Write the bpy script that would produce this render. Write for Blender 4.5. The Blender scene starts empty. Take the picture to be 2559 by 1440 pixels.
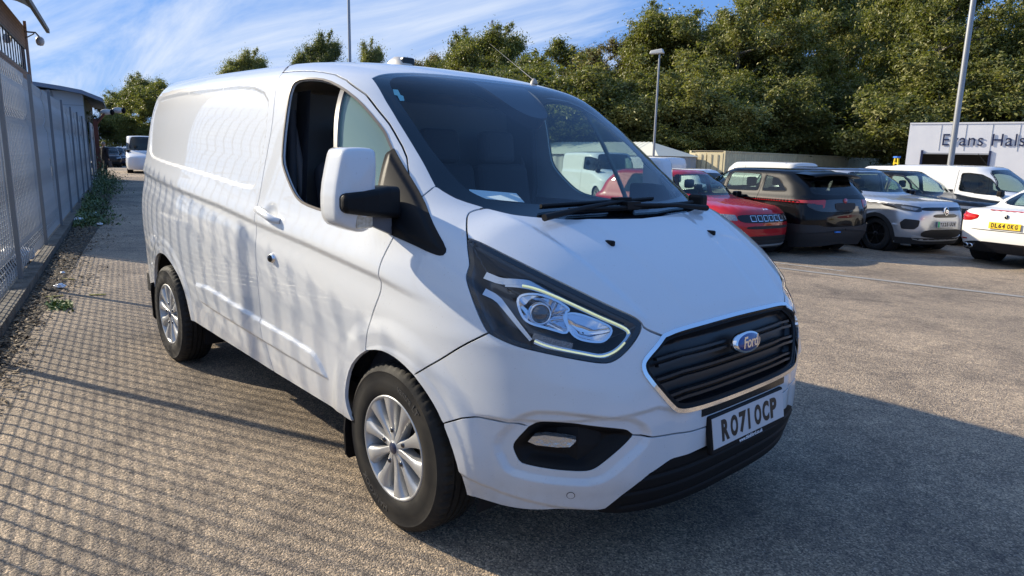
import bpy, bmesh, math, random
import numpy as np
from mathutils import Vector, Matrix
from mathutils.geometry import delaunay_2d_cdt

random.seed(7)
rng = np.random.default_rng(7)
SC = bpy.context.scene
COL = SC.collection
R_ = math.radians

# ---------------------------------------------------------------- camera
cam_d = bpy.data.cameras.new('camera')
cam = bpy.data.objects.new('camera', cam_d)
COL.objects.link(cam)
YAW, PITCH, ROLL = 2.40415815, -0.189938799, 0.0230603236
cy, sy, cp, sp_ = math.cos(YAW), math.sin(YAW), math.cos(PITCH), math.sin(PITCH)
fv = Vector((cy*cp, sy*cp, sp_)); rv = Vector((sy, -cy, 0)); uv_ = rv.cross(fv)
cr, sr = math.cos(ROLL), math.sin(ROLL)
r2 = cr*rv + sr*uv_; u2 = -sr*rv + cr*uv_
M = Matrix(((r2.x, u2.x, -fv.x, 2.21116803), (r2.y, u2.y, -fv.y, -2.34493656), (r2.z, u2.z, -fv.z, 1.49989267), (0, 0, 0, 1)))
cam.matrix_world = M
cam_d.sensor_width = 36
cam_d.lens = 1710.78/2559*36
cam_d.clip_start = .05
cam_d.clip_end = 3000
SC.camera = cam

# ---------------------------------------------------------------- light
SUN_AZ, SUN_EL = 203.5, 27.0
SUN_STRENGTH, SKY_STRENGTH, EXPOSURE = 4.1, .060, 1.0
sd = bpy.data.lights.new('sun', 'SUN'); sd.energy = SUN_STRENGTH; sd.angle = R_(.75); sd.color = (1, .88, .69)
sun = bpy.data.objects.new('sun', sd); COL.objects.link(sun)
tos = Vector((math.cos(R_(SUN_EL))*math.cos(R_(SUN_AZ)), math.cos(R_(SUN_EL))*math.sin(R_(SUN_AZ)), math.sin(R_(SUN_EL))))
sun.rotation_euler = tos.to_track_quat('Z', 'Y').to_euler()
sun.location = tos*60
W = bpy.data.worlds.new('World'); SC.world = W; W.use_nodes = True
nt = W.node_tree; nt.nodes.clear()
def N(nt, t, **k):
    n = nt.nodes.new(t)
    for a, b in k.items(): setattr(n, a, b)
    return n
wo = N(nt, 'ShaderNodeOutputWorld'); bg = N(nt, 'ShaderNodeBackground'); sky = N(nt, 'ShaderNodeTexSky')
sky.sky_type = 'NISHITA'; sky.sun_disc = False; sky.sun_elevation = R_(SUN_EL)
sky.sun_rotation = R_(90-SUN_AZ); sky.air_density = 1.0; sky.dust_density = .6; sky.ozone_density = 4.5; sky.altitude = 50
bg.inputs['Strength'].default_value = SKY_STRENGTH
# thin cirrus: noise on the view direction projected on a high flat layer
tc = N(nt, 'ShaderNodeTexCoord'); sep = N(nt, 'ShaderNodeSeparateXYZ'); nt.links.new(tc.outputs['Generated'], sep.inputs[0])
def mth(op, a, b=None, nt=nt, clamp=False):
    n = N(nt, 'ShaderNodeMath', operation=op); n.use_clamp = clamp
    for i, v in enumerate((a, b)):
        if v is None: continue
        if isinstance(v, (int, float)): n.inputs[i].default_value = v
        else: nt.links.new(v, n.inputs[i])
    return n.outputs[0]
zz = mth('ADD', mth('MAXIMUM', sep.outputs[2], 0.0), .10)
px_ = mth('DIVIDE', sep.outputs[0], zz); py_ = mth('DIVIDE', sep.outputs[1], zz)
cmb = N(nt, 'ShaderNodeCombineXYZ'); nt.links.new(px_, cmb.inputs[0]); nt.links.new(py_, cmb.inputs[1])
mp = N(nt, 'ShaderNodeMapping'); mp.inputs['Rotation'].default_value = (0, 0, R_(62)); mp.inputs['Scale'].default_value = (.26, 1.25, 1); mp.inputs['Location'].default_value = (1.3, .4, 0)
nt.links.new(cmb.outputs[0], mp.inputs['Vector'])
n1 = N(nt, 'ShaderNodeTexNoise'); n1.inputs['Scale'].default_value = .95; n1.inputs['Detail'].default_value = 10; n1.inputs['Roughness'].default_value = .62; n1.inputs['Distortion'].default_value = .9
nt.links.new(mp.outputs[0], n1.inputs['Vector'])
n2 = N(nt, 'ShaderNodeTexNoise'); n2.inputs['Scale'].default_value = .28; n2.inputs['Detail'].default_value = 3
nt.links.new(cmb.outputs[0], n2.inputs['Vector'])
cr1 = N(nt, 'ShaderNodeValToRGB'); cr1.color_ramp.elements[0].position = .555; cr1.color_ramp.elements[1].position = .74
sm = mth('ADD', mth('MULTIPLY', n1.outputs['Fac'], .72), mth('MULTIPLY', n2.outputs['Fac'], .34))
# more veil towards the sun side of the sky (-x, -y), clearer away from it
bias = mth('MULTIPLY', mth('ADD', mth('MULTIPLY', sep.outputs[0], -.9), mth('MULTIPLY', sep.outputs[1], -.44)), .10)
nt.links.new(mth('ADD', sm, bias), cr1.inputs[0])
mixc = N(nt, 'ShaderNodeMixRGB'); mixc.inputs['Color2'].default_value = (7.2, 7.8, 8.7, 1)
tn = N(nt, 'ShaderNodeMixRGB', blend_type='MULTIPLY'); tn.inputs[0].default_value = 1; nt.links.new(sky.outputs[0], tn.inputs[1]); tn.inputs[2].default_value = (.62, .84, 1.12, 1)
veil = N(nt, 'ShaderNodeMixRGB'); veil.inputs[0].default_value = .80; nt.links.new(tn.outputs[0], veil.inputs[1]); veil.inputs[2].default_value = (1.6, 3.4, 7.5, 1)
nt.links.new(mth('MULTIPLY', cr1.outputs[0], .80), mixc.inputs['Fac']); nt.links.new(veil.outputs[0], mixc.inputs['Color1'])
# bright veil of thin cloud round the sun
gd = N(nt, 'ShaderNodeVectorMath', operation='DOT_PRODUCT'); nt.links.new(tc.outputs['Generated'], gd.inputs[0]); gd.inputs[1].default_value = tuple(tos)
gl_ = mth('MULTIPLY', mth('EXPONENT', mth('MULTIPLY', mth('SUBTRACT', 1.0, gd.outputs['Value']), -14.0)), 2.5)
gv = N(nt, 'ShaderNodeMixRGB', blend_type='ADD'); gv.inputs[0].default_value = 1; nt.links.new(mixc.outputs[0], gv.inputs[1])
gc = N(nt, 'ShaderNodeCombineXYZ'); nt.links.new(gl_, gc.inputs[0]); nt.links.new(mth('MULTIPLY', gl_, .96), gc.inputs[1]); nt.links.new(mth('MULTIPLY', gl_, .88), gc.inputs[2]); nt.links.new(gc.outputs[0], gv.inputs[2])
nt.links.new(gv.outputs[0], bg.inputs['Color']); nt.links.new(bg.outputs[0], wo.inputs['Surface'])
SC.view_settings.view_transform = 'Standard'; SC.view_settings.look = 'None'
SC.view_settings.exposure = EXPOSURE; SC.view_settings.gamma = 1; SC.view_settings.use_curve_mapping = False
SC.render.engine = 'CYCLES'
SC.cycles.max_bounces = 8; SC.cycles.transparent_max_bounces = 16; SC.cycles.use_denoising = True

# ---------------------------------------------------------------- materials
MATS = {}
def mat(name, col=(.5, .5, .5), rough=.5, metal=0, coat=0, spec=.5, emit=None, noise=None, bump=None, coat_rough=.03, col2=None, nscale=5, ndetail=4, ramp=(.35, .65)):
    if name in MATS: return MATS[name]
    m = bpy.data.materials.new(name); m.use_nodes = True; t = m.node_tree; b = t.nodes['Principled BSDF']
    b.inputs['Base Color'].default_value = (*col, 1); b.inputs['Roughness'].default_value = rough; b.inputs['Metallic'].default_value = metal
    b.inputs['Coat Weight'].default_value = coat; b.inputs['Coat Roughness'].default_value = coat_rough; b.inputs['Specular IOR Level'].default_value = spec
    if emit: b.inputs['Emission Color'].default_value = (*emit[:3], 1); b.inputs['Emission Strength'].default_value = emit[3]
    tcn = N(t, 'ShaderNodeTexCoord')
    if col2 is not None:
        nz = N(t, 'ShaderNodeTexNoise'); nz.inputs['Scale'].default_value = nscale; nz.inputs['Detail'].default_value = ndetail
        rp = N(t, 'ShaderNodeValToRGB'); rp.color_ramp.elements[0].position, rp.color_ramp.elements[1].position = ramp
        rp.color_ramp.elements[0].color = (*col, 1); rp.color_ramp.elements[1].color = (*col2, 1)
        t.links.new(tcn.outputs['Object'], nz.inputs['Vector']); t.links.new(nz.outputs['Fac'], rp.inputs[0]); t.links.new(rp.outputs[0], b.inputs['Base Color'])
    if bump:
        nz = N(t, 'ShaderNodeTexNoise'); nz.inputs['Scale'].default_value = bump[0]; nz.inputs['Detail'].default_value = 5
        bp = N(t, 'ShaderNodeBump'); bp.inputs['Strength'].default_value = bump[1]; bp.inputs['Distance'].default_value = bump[2] if len(bump) > 2 else .01
        t.links.new(tcn.outputs['Object'], nz.inputs['Vector']); t.links.new(nz.outputs['Fac'], bp.inputs['Height']); t.links.new(bp.outputs[0], b.inputs['Normal'])
    MATS[name] = m
    return m
def glass_mat(name, tint=(.75, .85, .82), ior=1.5, rough=0.0, refl=(1, 1, 1)):
    if name in MATS: return MATS[name]
    m = bpy.data.materials.new(name); m.use_nodes = True; t = m.node_tree; t.nodes.clear()
    o = N(t, 'ShaderNodeOutputMaterial'); mx = N(t, 'ShaderNodeMixShader'); fr = N(t, 'ShaderNodeFresnel'); fr.inputs['IOR'].default_value = ior
    tr = N(t, 'ShaderNodeBsdfTransparent'); tr.inputs[0].default_value = (*tint, 1)
    gl = N(t, 'ShaderNodeBsdfGlossy'); gl.inputs['Roughness'].default_value = rough; gl.inputs['Color'].default_value = (*refl, 1)
    ge = N(t, 'ShaderNodeNewGeometry'); 
    # front-facing Fresnel on both sides of the thin sheet
    inv = mth('SUBTRACT', 1.0, ge.outputs['Backfacing'], nt=t)
    ir = mth('ADD', mth('MULTIPLY', inv, ior, nt=t), mth('MULTIPLY', ge.outputs['Backfacing'], 1/ior, nt=t), nt=t)
    fr2 = mth('MINIMUM', fr.outputs[0], 1.0, nt=t)
    t.links.new(ir, fr.inputs['IOR'])
    t.links.new(fr2, mx.inputs[0]); t.links.new(tr.outputs[0], mx.inputs[1]); t.links.new(gl.outputs[0], mx.inputs[2]); t.links.new(mx.outputs[0], o.inputs[0])
    MATS[name] = m
    return m

# ---------------------------------------------------------------- object helpers
def tag(o, label=None, cat=None, group=None, kind=None):
    if label: o['label'] = label
    if cat: o['category'] = cat
    if group: o['group'] = group
    if kind: o['kind'] = kind
    return o
def empty(name, loc=(0, 0, 0), rz=0, label=None, cat=None, group=None, kind=None):
    o = bpy.data.objects.new(name, None); COL.objects.link(o); o.location = loc; o.rotation_euler = (0, 0, rz); o.empty_display_size = .2
    return tag(o, label, cat, group, kind)
def link(name, me, m=None, parent=None):
    o = bpy.data.objects.new(name, me); COL.objects.link(o)
    if m is not None:
        me.materials.clear(); me.materials.append(m)
    if parent is not None: o.parent = parent
    return o
def copy_tree(o, parent=None):
    c = o.copy(); COL.objects.link(c)
    if parent is not None: c.parent = parent
    for ch in list(o.children): copy_tree(ch, c)
    return c
class MB:
    """collects simple shapes into one mesh"""
    def __init__(s): s.v = []; s.f = []; s.sm = []
    def add(s, vs, fs, smooth=False):
        n = len(s.v); s.v += [tuple(map(float, q)) for q in vs]; s.f += [tuple(n+i for i in f) for f in fs]; s.sm += [smooth]*len(fs); return s
    def box(s, lo, hi, T=None):
        x0, y0, z0 = lo; x1, y1, z1 = hi
        vs = [(x0, y0, z0), (x1, y0, z0), (x1, y1, z0), (x0, y1, z0), (x0, y0, z1), (x1, y0, z1), (x1, y1, z1), (x0, y1, z1)]
        if T is not None: vs = [T @ Vector(q) for q in vs]
        return s.add(vs, [(0, 3, 2, 1), (4, 5, 6, 7), (0, 1, 5, 4), (1, 2, 6, 5), (2, 3, 7, 6), (3, 0, 4, 7)])
    def tube(s, pts, r, n=8, caps=True, smooth=True):
        pts = [Vector(q) for q in pts]; rs = r if isinstance(r, (list, tuple)) else [r]*len(pts)
        rings = []; up = None
        for i, q in enumerate(pts):
            d = (pts[min(i+1, len(pts)-1)]-pts[max(i-1, 0)]).normalized()
            if up is None: up = Vector((0, 0, 1)) if abs(d.z) < .9 else Vector((1, 0, 0))
            a = d.cross(up).normalized(); b = d.cross(a).normalized(); up = -b if False else up
            rings.append([q+rs[i]*(math.cos(2*math.pi*k/n)*a+math.sin(2*math.pi*k/n)*b) for k in range(n)])
        vs = [q for rg in rings for q in rg]; fs = []
        for i in range(len(pts)-1):
            for k in range(n): fs.append((i*n+k, i*n+(k+1) % n, (i+1)*n+(k+1) % n, (i+1)*n+k))
        s.add(vs, fs, smooth)
        if caps: s.add(rings[0], [tuple(range(n))[::-1]]); s.add(rings[-1], [tuple(range(n))])
        return s
    def lathe(s, prof, n=48, axis='y', c=(0, 0, 0), smooth=True, closed=False):
        # prof: (r, h) pairs, revolved about axis through c
        vs = []; fs = []
        for k in range(n):
            a = 2*math.pi*k/n
            for r, h in prof:
                if axis == 'y': vs.append((c[0]+r*math.cos(a), c[1]+h, c[2]+r*math.sin(a)))
                elif axis == 'x': vs.append((c[0]+h, c[1]+r*math.cos(a), c[2]+r*math.sin(a)))
                else: vs.append((c[0]+r*math.cos(a), c[1]+r*math.sin(a), c[2]+h))
        m = len(prof)
        for k in range(n):
            k2 = (k+1) % n
            for i in range(m-1 if not closed else m):
                j = (i+1) % m
                fs.append((k*m+i, k*m+j, k2*m+j, k2*m+i))
        return s.add(vs, fs, smooth)
    def extrude(s, poly, h0, h1, frame=None):
        # poly in (u,v), extruded along w; frame maps (u,v,w)->xyz
        n = len(poly); fr = frame or (lambda u, v, w: (u, v, w))
        a = [fr(u, v, h0) for u, v in poly]; b = [fr(u, v, h1) for u, v in poly]
        s.add(a+b, [tuple(range(n))[::-1], tuple(range(n, 2*n))]+[(i, (i+1) % n, n+(i+1) % n, n+i) for i in range(n)])
        return s
    def mesh(s, name='mesh'):
        me = bpy.data.meshes.new(name); me.from_pydata(s.v, [], s.f)
        if s.sm: me.polygons.foreach_set('use_smooth', s.sm)
        me.update(); return me
    def obj(s, name, m=None, parent=None, fix=True, bevel=0, seg=2):
        me = s.mesh(name)
        if fix or bevel:
            b = bmesh.new(); b.from_mesh(me)
            bmesh.ops.recalc_face_normals(b, faces=b.faces)
            b.to_mesh(me); b.free()
        o = link(name, me, m, parent)
        if bevel:
            md = o.modifiers.new('bevel', 'BEVEL'); md.width = bevel; md.segments = seg; md.limit_method = 'ANGLE'; md.angle_limit = R_(35)
        return o
def text_mesh(s, size=1, ext=.002, offset=0, align='CENTER', shear=0, spacing=1, valign='CENTER', font_scale=(1, 1)):
    cu = bpy.data.curves.new('text', 'FONT'); cu.body = s; cu.size = size; cu.extrude = ext; cu.offset = offset; cu.align_x = align; cu.align_y = valign
    cu.shear = shear; cu.space_character = spacing; cu.resolution_u = 4
    o = bpy.data.objects.new('text', cu); COL.objects.link(o)
    dg = bpy.context.evaluated_depsgraph_get(); dg.update()
    me = bpy.data.meshes.new_from_object(o.evaluated_get(dg))
    bpy.data.objects.remove(o); bpy.data.curves.remove(cu)
    if font_scale != (1, 1):
        for v in me.vertices: v.co.x *= font_scale[0]; v.co.y *= font_scale[1]
    return me
def xform_mesh(me, T):
    me.transform(T); me.update(); return me

# ---------------------------------------------------------------- body surface engine
def pchip(xk, yk, x):
    xk = np.asarray(xk, float); yk = np.asarray(yk, float); h = np.diff(xk); d = np.diff(yk)/h; m = np.zeros_like(yk)
    w1 = 2*h[1:]+h[:-1]; w2 = h[1:]+2*h[:-1]; s = d[1:]*d[:-1] > 0
    with np.errstate(divide='ignore', invalid='ignore'): mm = (w1+w2)/(w1/d[:-1]+w2/d[1:])
    m[1:-1] = np.where(s, mm, 0); m[0] = d[0]; m[-1] = d[-1]
    x = np.clip(x, xk[0], xk[-1]); i = np.clip(np.searchsorted(xk, x)-1, 0, len(xk)-2); t = (x-xk[i])/h[i]
    return yk[i]*(1+2*t)*(1-t)**2+m[i]*h[i]*t*(1-t)**2+yk[i+1]*t*t*(3-2*t)+m[i+1]*h[i]*t*t*(t-1)
ZL = np.linspace(0, 2.6, 2601)
def sstep(t): t = np.clip(t, 0, 1); return t*t*(3-2*t)
class VanBody:
    def __init__(s, T):
        s.L = {k: pchip(T['zk'], T[k], ZL) for k in ('xn', 'x0', 'b', 'n', 'm')}; s.rx = T['rx']; s.rc = T['rc']; s.spine = (-3.3, -.3); s.R = .9
    def F(s, P):
        x, y, z = P[..., 0], np.abs(P[..., 1]), P[..., 2]
        g = {n: np.interp(z, ZL, v) for n, v in s.L.items()}
        bb = np.maximum(g['b']-np.clip(-2.2-x, 0, None)**2*s.rx[2], .3)
        a = g['xn']-g['x0']; fx = np.clip(x-g['x0'], 0, None)/a
        u = (y/bb+1e-9)**g['m']+fx**g['n']+1e-12; G = u**(1/g['m'])-1
        G = G*np.where(x > g['x0'], np.minimum(a, bb), bb)
        Rr = s.rx[0]+np.clip(z-.6, 0, None)**2*.06-x; k = s.rx[1]; h = np.clip(.5+.5*(G-Rr)/k, 0, 1); G = G*h+Rr*(1-h)+k*h*(1-h)
        T = z-(s.rc[0]-s.rc[1]*y*y-s.rc[2]*np.clip(x+2.2, -2, 9)-.03*np.clip(x+1.3, 0, 9)**1.5)
        k = .12; h = np.clip(.5+.5*(G-T)/k, 0, 1)
        return G*h+T*(1-h)+k*h*(1-h)
class CarBody:
    """horizontal slices: nose and tail are superellipses, closed by a crowned roof"""
    def __init__(s, T):
        zk = T['zk']; s.L = {k: pchip(zk, T[k], ZL) for k in ('xf', 'xr', 'b', 'nf', 'nr', 'df', 'dr')}
        s.roof = T['roof']; s.crown = T.get('crown', .05); s.k = T.get('k', .10); s.spine = T['spine']; s.R = .8; s.arc = T.get('arc', 0); s.rx0 = T.get('rx0', 0)
    def F(s, P):
        x, y, z = P[..., 0], np.abs(P[..., 1]), P[..., 2]
        g = {n: np.interp(z, ZL, v) for n, v in s.L.items()}
        bb = g['b']
        x0 = g['xf']-g['df']; x1 = g['xr']+g['dr']
        f1 = np.clip(x-x0, 0, None)/g['df']; f2 = np.clip(x1-x, 0, None)/g['dr']
        n = np.where(x > (x0+x1)/2, g['nf'], g['nr'])
        G = ((y/bb)**n+(f1+f2)**n+1e-12)**(1/n)-1
        G = G*np.where(f1 > 0, np.minimum(g['df'], bb), np.where(f2 > 0, np.minimum(g['dr'], bb), bb))
        T = z-(s.roof-s.crown*y*y-s.arc*(x-s.rx0)**2); k = s.k; h = np.clip(.5+.5*(G-T)/k, 0, 1)
        return G*h+T*(1-h)+k*h*(1-h)
class Wall:
    """u = distance round a stadium about the spine, v = height"""
    def __init__(s, body): s.B = body
    def to2(s, P):
        x, y, z = P[:, 0], -P[:, 1], P[:, 2]; x0, x1 = s.B.spine; R = s.B.R
        a1 = np.arctan2(x-x1, np.maximum(y, 0)); a0 = np.arctan2(x0-x, np.maximum(y, 0))
        return np.stack([np.where(x > x1, x1+a1*R, np.where(x < x0, x0-a0*R, x)), z], 1)
    def ray(s, uv):
        u, v = uv[:, 0], uv[:, 1]; x0, x1 = s.B.spine; R = s.B.R
        a = np.clip(np.where(u > x1, (u-x1)/R, np.where(u < x0, (u-x0)/R, 0)), -math.pi/2, math.pi/2); cx = np.clip(u, x0, x1)
        o = np.stack([cx, 0*u, v], 1); d = np.stack([np.sin(a), -np.cos(a), 0*u], 1)
        return o, d, 0., 3.5
class Top:
    def __init__(s, body, zlow=.75, ztop=2.4): s.B = body; s.zl = zlow; s.zt = ztop
    def to2(s, P): return P[:, :2].copy()
    def ray(s, uv):
        o = np.stack([uv[:, 0], uv[:, 1], np.full(len(uv), s.zl)], 1); d = np.zeros_like(o); d[:, 2] = 1
        return o, d, 0., s.zt-s.zl
def solve(fr, uv, disp=None):
    o, d, t0, t1 = fr.ray(uv); lo = np.full(len(uv), t0); hi = np.full(len(uv), t1)
    for _ in range(24):
        m = (lo+hi)/2; ins = fr.B.F(o+m[:, None]*d) < 0; lo = np.where(ins, m, lo); hi = np.where(ins, hi, m)
    P = o+((lo+hi)/2)[:, None]*d
    if disp is None: return P
    e = 1e-3; g = np.stack([fr.B.F(P+np.eye(3)[i]*e)-fr.B.F(P-np.eye(3)[i]*e) for i in range(3)], 1)
    g /= np.linalg.norm(g, axis=1)[:, None]+1e-12
    return P+g*disp(P)[:, None]
def normals(fr, uv, disp, e=.0025):
    a = solve(fr, uv+[e, 0], disp); b = solve(fr, uv-[e, 0], disp); c = solve(fr, uv+[0, e], disp); d = solve(fr, uv-[0, e], disp)
    n = np.cross(a-b, c-d); n /= np.linalg.norm(n, axis=1)[:, None]+1e-12
    o, dd, _, _ = fr.ray(uv); s = np.sign((n*dd).sum(1)); s[s == 0] = 1
    return n*s[:, None]
def chaikin(p, it=1, closed=False):
    for _ in range(it):
        q = []
        n = len(p); rngi = range(n if closed else n-1)
        if not closed: q.append(p[0])
        for i in rngi:
            a, b = p[i], p[(i+1) % n]; q += [a*.75+b*.25, a*.25+b*.75]
        if not closed: q.append(p[-1])
        p = np.array(q)
    return p
def tight(p, f=.14):
    # extra points near the corners so that smoothing only rounds them a little
    p = np.asarray(p, float); q = []; n = len(p)
    for i in range(n):
        a, b = p[i], p[(i+1) % n]; q += [a*(1-f)+b*f, a*f+b*(1-f)]
    r = []
    for i in range(n): r += [q[2*i], q[2*i+1]]; c = p[(i+1) % n]; r.append(.35*(q[2*i+1]+q[(2*i+2) % (2*n)])/2+.65*c)
    return np.array(r)
def resample(p, sp, closed=False):
    if closed: p = np.vstack([p, p[:1]])
    d = np.r_[0, np.cumsum(np.linalg.norm(np.diff(p, axis=0), axis=1))]; n = max(2, int(round(d[-1]/sp))+1); t = np.linspace(0, d[-1], n)
    q = np.stack([np.interp(t, d, p[:, i]) for i in range(p.shape[1])], 1)
    return q[:-1] if closed else q
def curve(fr, pts, it=2, sp=.012, closed=False, is2d=False):
    p = np.array(pts, float)
    if not is2d: p = fr.to2(p)
    p = chaikin(p, it, closed); return solve(fr, resample(p, sp, closed))
def inside(poly, q):
    x, y = q[:, 0], q[:, 1]; c = np.zeros(len(q), bool); n = len(poly); j = n-1
    for i in range(n):
        xi, yi = poly[i]; xj, yj = poly[j]
        if yi != yj: c ^= ((yi > y) != (yj > y)) & (x < (xj-xi)*(y-yi)/(yj-yi)+xi)
        j = i
    return c
def sdist(poly, q):
    """unsigned distance to a closed polyline"""
    out = np.full(len(q), 1e9); n = len(poly)
    for i in range(n):
        a = poly[i]; b = poly[(i+1) % n]; ab = b-a; t = np.clip(((q-a)@ab)/(ab@ab+1e-12), 0, 1)
        out = np.minimum(out, np.linalg.norm(q-a-t[:, None]*ab, axis=1))
    return out
def area(p): x, y = p[:, 0], p[:, 1]; return .5*np.sum(x*np.roll(y, -1)-np.roll(x, -1)*y)
def offset_loop(p, gap):
    # move inwards (towards polygon interior) by per-vertex gap
    s = 1 if area(p) > 0 else -1
    t = np.roll(p, -1, 0)-np.roll(p, 1, 0); t /= np.linalg.norm(t, axis=1)[:, None]+1e-12
    return p+s*np.stack([-t[:, 1], t[:, 0]], 1)*gap[:, None]
def panel(name, fr, loops, m, parent, sp=.03, disp=None, flange=.012, half=False, lift=0, left=False, hole_flange=None, spv=None, both=False, raw=False, fine=2.2):
    """loops: outer then holes; each loop = list of (points3d, gap) pieces, joined end to end"""
    L2 = []; G = []
    for lp in loops:
        pts = []; gp = []
        for P, g in lp:
            q = fr.to2(np.asarray(P, float))
            if len(pts) and np.linalg.norm(pts[-1]-q[0]) < 2e-3: q = q[1:]; 
            for k in q: pts.append(k); gp.append(g)
        if np.linalg.norm(pts[0]-pts[-1]) < 2e-3: pts.pop(); gp.pop()
        pts = np.array(pts); gp = np.array(gp); L2.append(pts); G.append(gp)
    base = [l.copy() for l in L2]
    O = [offset_loop(l, np.where(g > 0, g, 0)*(1 if i == 0 else -1)) for i, (l, g) in enumerate(zip(L2, G))]
    outer = O[0]; lo = outer.min(0); hi = outer.max(0); spv = spv or sp
    gx = np.arange(lo[0], hi[0], sp); gy = np.arange(lo[1], hi[1], spv*.87)
    XX, YY = np.meshgrid(gx, gy); XX = XX+((np.arange(len(gy)) % 2)*sp*.5)[:, None]
    q = np.stack([XX.ravel(), YY.ravel()], 1); q = q[inside(outer, q)]
    for h in O[1:]: q = q[~inside(h, q)]
    al = np.vstack(O)
    if len(q):
        dm = np.full(len(q), 1e9); sc = np.array([1, sp/spv])
        for i in range(0, len(al), 200):
            dm = np.minimum(dm, np.linalg.norm((q[:, None]-al[None, i:i+200])*sc, axis=2).min(1))
        q = q[dm > sp*.55]
    if disp is not None and fine:
        f = sp/fine; gx = np.arange(lo[0], hi[0], f); gy = np.arange(lo[1], hi[1], f); XX, YY = np.meshgrid(gx, gy); q3 = np.stack([XX.ravel(), YY.ravel()], 1)
        q3 = q3[inside(outer, q3)]
        for h in O[1:]: q3 = q3[~inside(h, q3)]
        P3 = solve(fr, q3); d0 = disp(P3); v = np.zeros(len(q3))
        for dx, dz in ((.008, 0), (0, .008)):
            Pa = P3.copy(); Pb = P3.copy(); Pa[:, 0] += dx; Pb[:, 0] -= dx; Pa[:, 2] += dz; Pb[:, 2] -= dz
            if dx: Pa[:, 1] += dx*.7; Pb[:, 1] -= dx*.7
            v = np.maximum(v, np.abs(disp(Pa)+disp(Pb)-2*d0))
        q3 = q3[v > .00025]
        if len(q3):
            dm = np.full(len(q3), 1e9)
            for i in range(0, len(al), 100): dm = np.minimum(dm, np.linalg.norm(q3[:, None]-al[None, i:i+100], axis=2).min(1))
            q = np.vstack([q, q3[dm > f*.6]+rng.uniform(-f*.08, f*.08, (int((dm > f*.6).sum()), 2))])
    vc = np.vstack([al, q]); ed = []; k = 0
    for l in O:
        n = len(l); ed += [(k+i, k+(i+1) % n) for i in range(n)]; k += n
    r = delaunay_2d_cdt([Vector(a) for a in vc], ed, [], 0, 1e-6, True)
    co = np.array([tuple(a) for a in r[0]]); tri = np.array([f for f in r[2] if len(f) == 3]); ov = r[3]
    cen = co[tri].mean(1); keep = inside(outer, cen)
    for h in O[1:]: keep &= ~inside(h, cen)
    tri = tri[keep]
    gfl = np.concatenate(G); gapv = np.array([(max((gfl[o] if o < len(gfl) else 0) for o in os_) if os_ else 0) for os_ in ov])
    S = solve(fr, co, disp); Nn = normals(fr, co, disp)
    if lift: S = S+Nn*lift
    if half: 
        c0 = np.abs(S[:, 1]) < .004; S[c0, 1] = 0; Nn[c0, 1] = 0; Nn /= np.linalg.norm(Nn, axis=1)[:, None]
    # orient
    a, b, c = S[tri[:, 0]], S[tri[:, 1]], S[tri[:, 2]]; fl = (np.cross(b-a, c-a)*Nn[tri].mean(1)).sum(1) < 0
    tri[fl] = tri[fl][:, ::-1]
    # boundary edges
    from collections import Counter
    es = {}
    for t in tri.tolist():
        for i in range(3):
            e = (t[i], t[(i+1) % 3]); key = (min(e), max(e)); es.setdefault(key, []).append(e)
    V = [S]; NV = [Nn]; faces = [tri.tolist()]; nb = len(S)
    if flange:
        be = [v[0] for v in es.values() if len(v) == 1 and gapv[v[0][0]] != 0 and gapv[v[0][1]] != 0]
        if be:
            ids = sorted({i for e in be for i in e}); mp_ = {i: j for j, i in enumerate(ids)}; ids = np.array(ids); n = len(ids)
            lat = np.zeros((n, 3))
            for i, j in be:
                t = S[j]-S[i]; w = np.cross(t, Nn[i]); w /= np.linalg.norm(w)+1e-12; lat[mp_[i]] += w; lat[mp_[j]] += w
            lat /= np.linalg.norm(lat, axis=1)[:, None]+1e-12
            fdepth = flange if hole_flange is None else flange
            r0 = S[ids]; r1 = S[ids]+lat*.0012-Nn[ids]*.0016; r2_ = r1-Nn[ids]*fdepth
            V += [r0, r1, r1, r2_]; NV += [Nn[ids], lat, lat, lat]
            fs = []
            for i, j in be:
                i, j = mp_[i], mp_[j]; a0 = nb; a1 = nb+n; a2 = nb+2*n; a3 = nb+3*n
                fs.append((a0+j, a0+i, a1+i, a1+j)); fs.append((a2+j, a2+i, a3+i, a3+j))
            faces.append(fs)
    V = np.vstack(V); NV = np.vstack(NV); F_ = [f for g in faces for f in g]
    if half or both:
        n = len(V); V = np.vstack([V, V*[1, -1, 1]]); NV = np.vstack([NV, NV*[1, -1, 1]]); F_ = F_+[tuple(n+i for i in f[::-1]) for f in F_]
    objs = []
    def build(V, NV, F_):
        me = bpy.data.meshes.new(name); me.from_pydata(V.tolist(), [], [tuple(f) for f in F_]); me.polygons.foreach_set('use_smooth', [True]*len(F_))
        me.update()
        li = np.empty(len(me.loops), int); me.loops.foreach_get('vertex_index', li)
        me.normals_split_custom_set(NV[li].tolist())
        return me
    o = link(name, build(V, NV, F_), m, parent); objs.append(o)
    if left:
        o2 = link(name, build(V*[1, -1, 1], NV*[1, -1, 1], [tuple(f[::-1]) for f in F_]), m, parent); objs.append(o2); return objs
    return o
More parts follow.
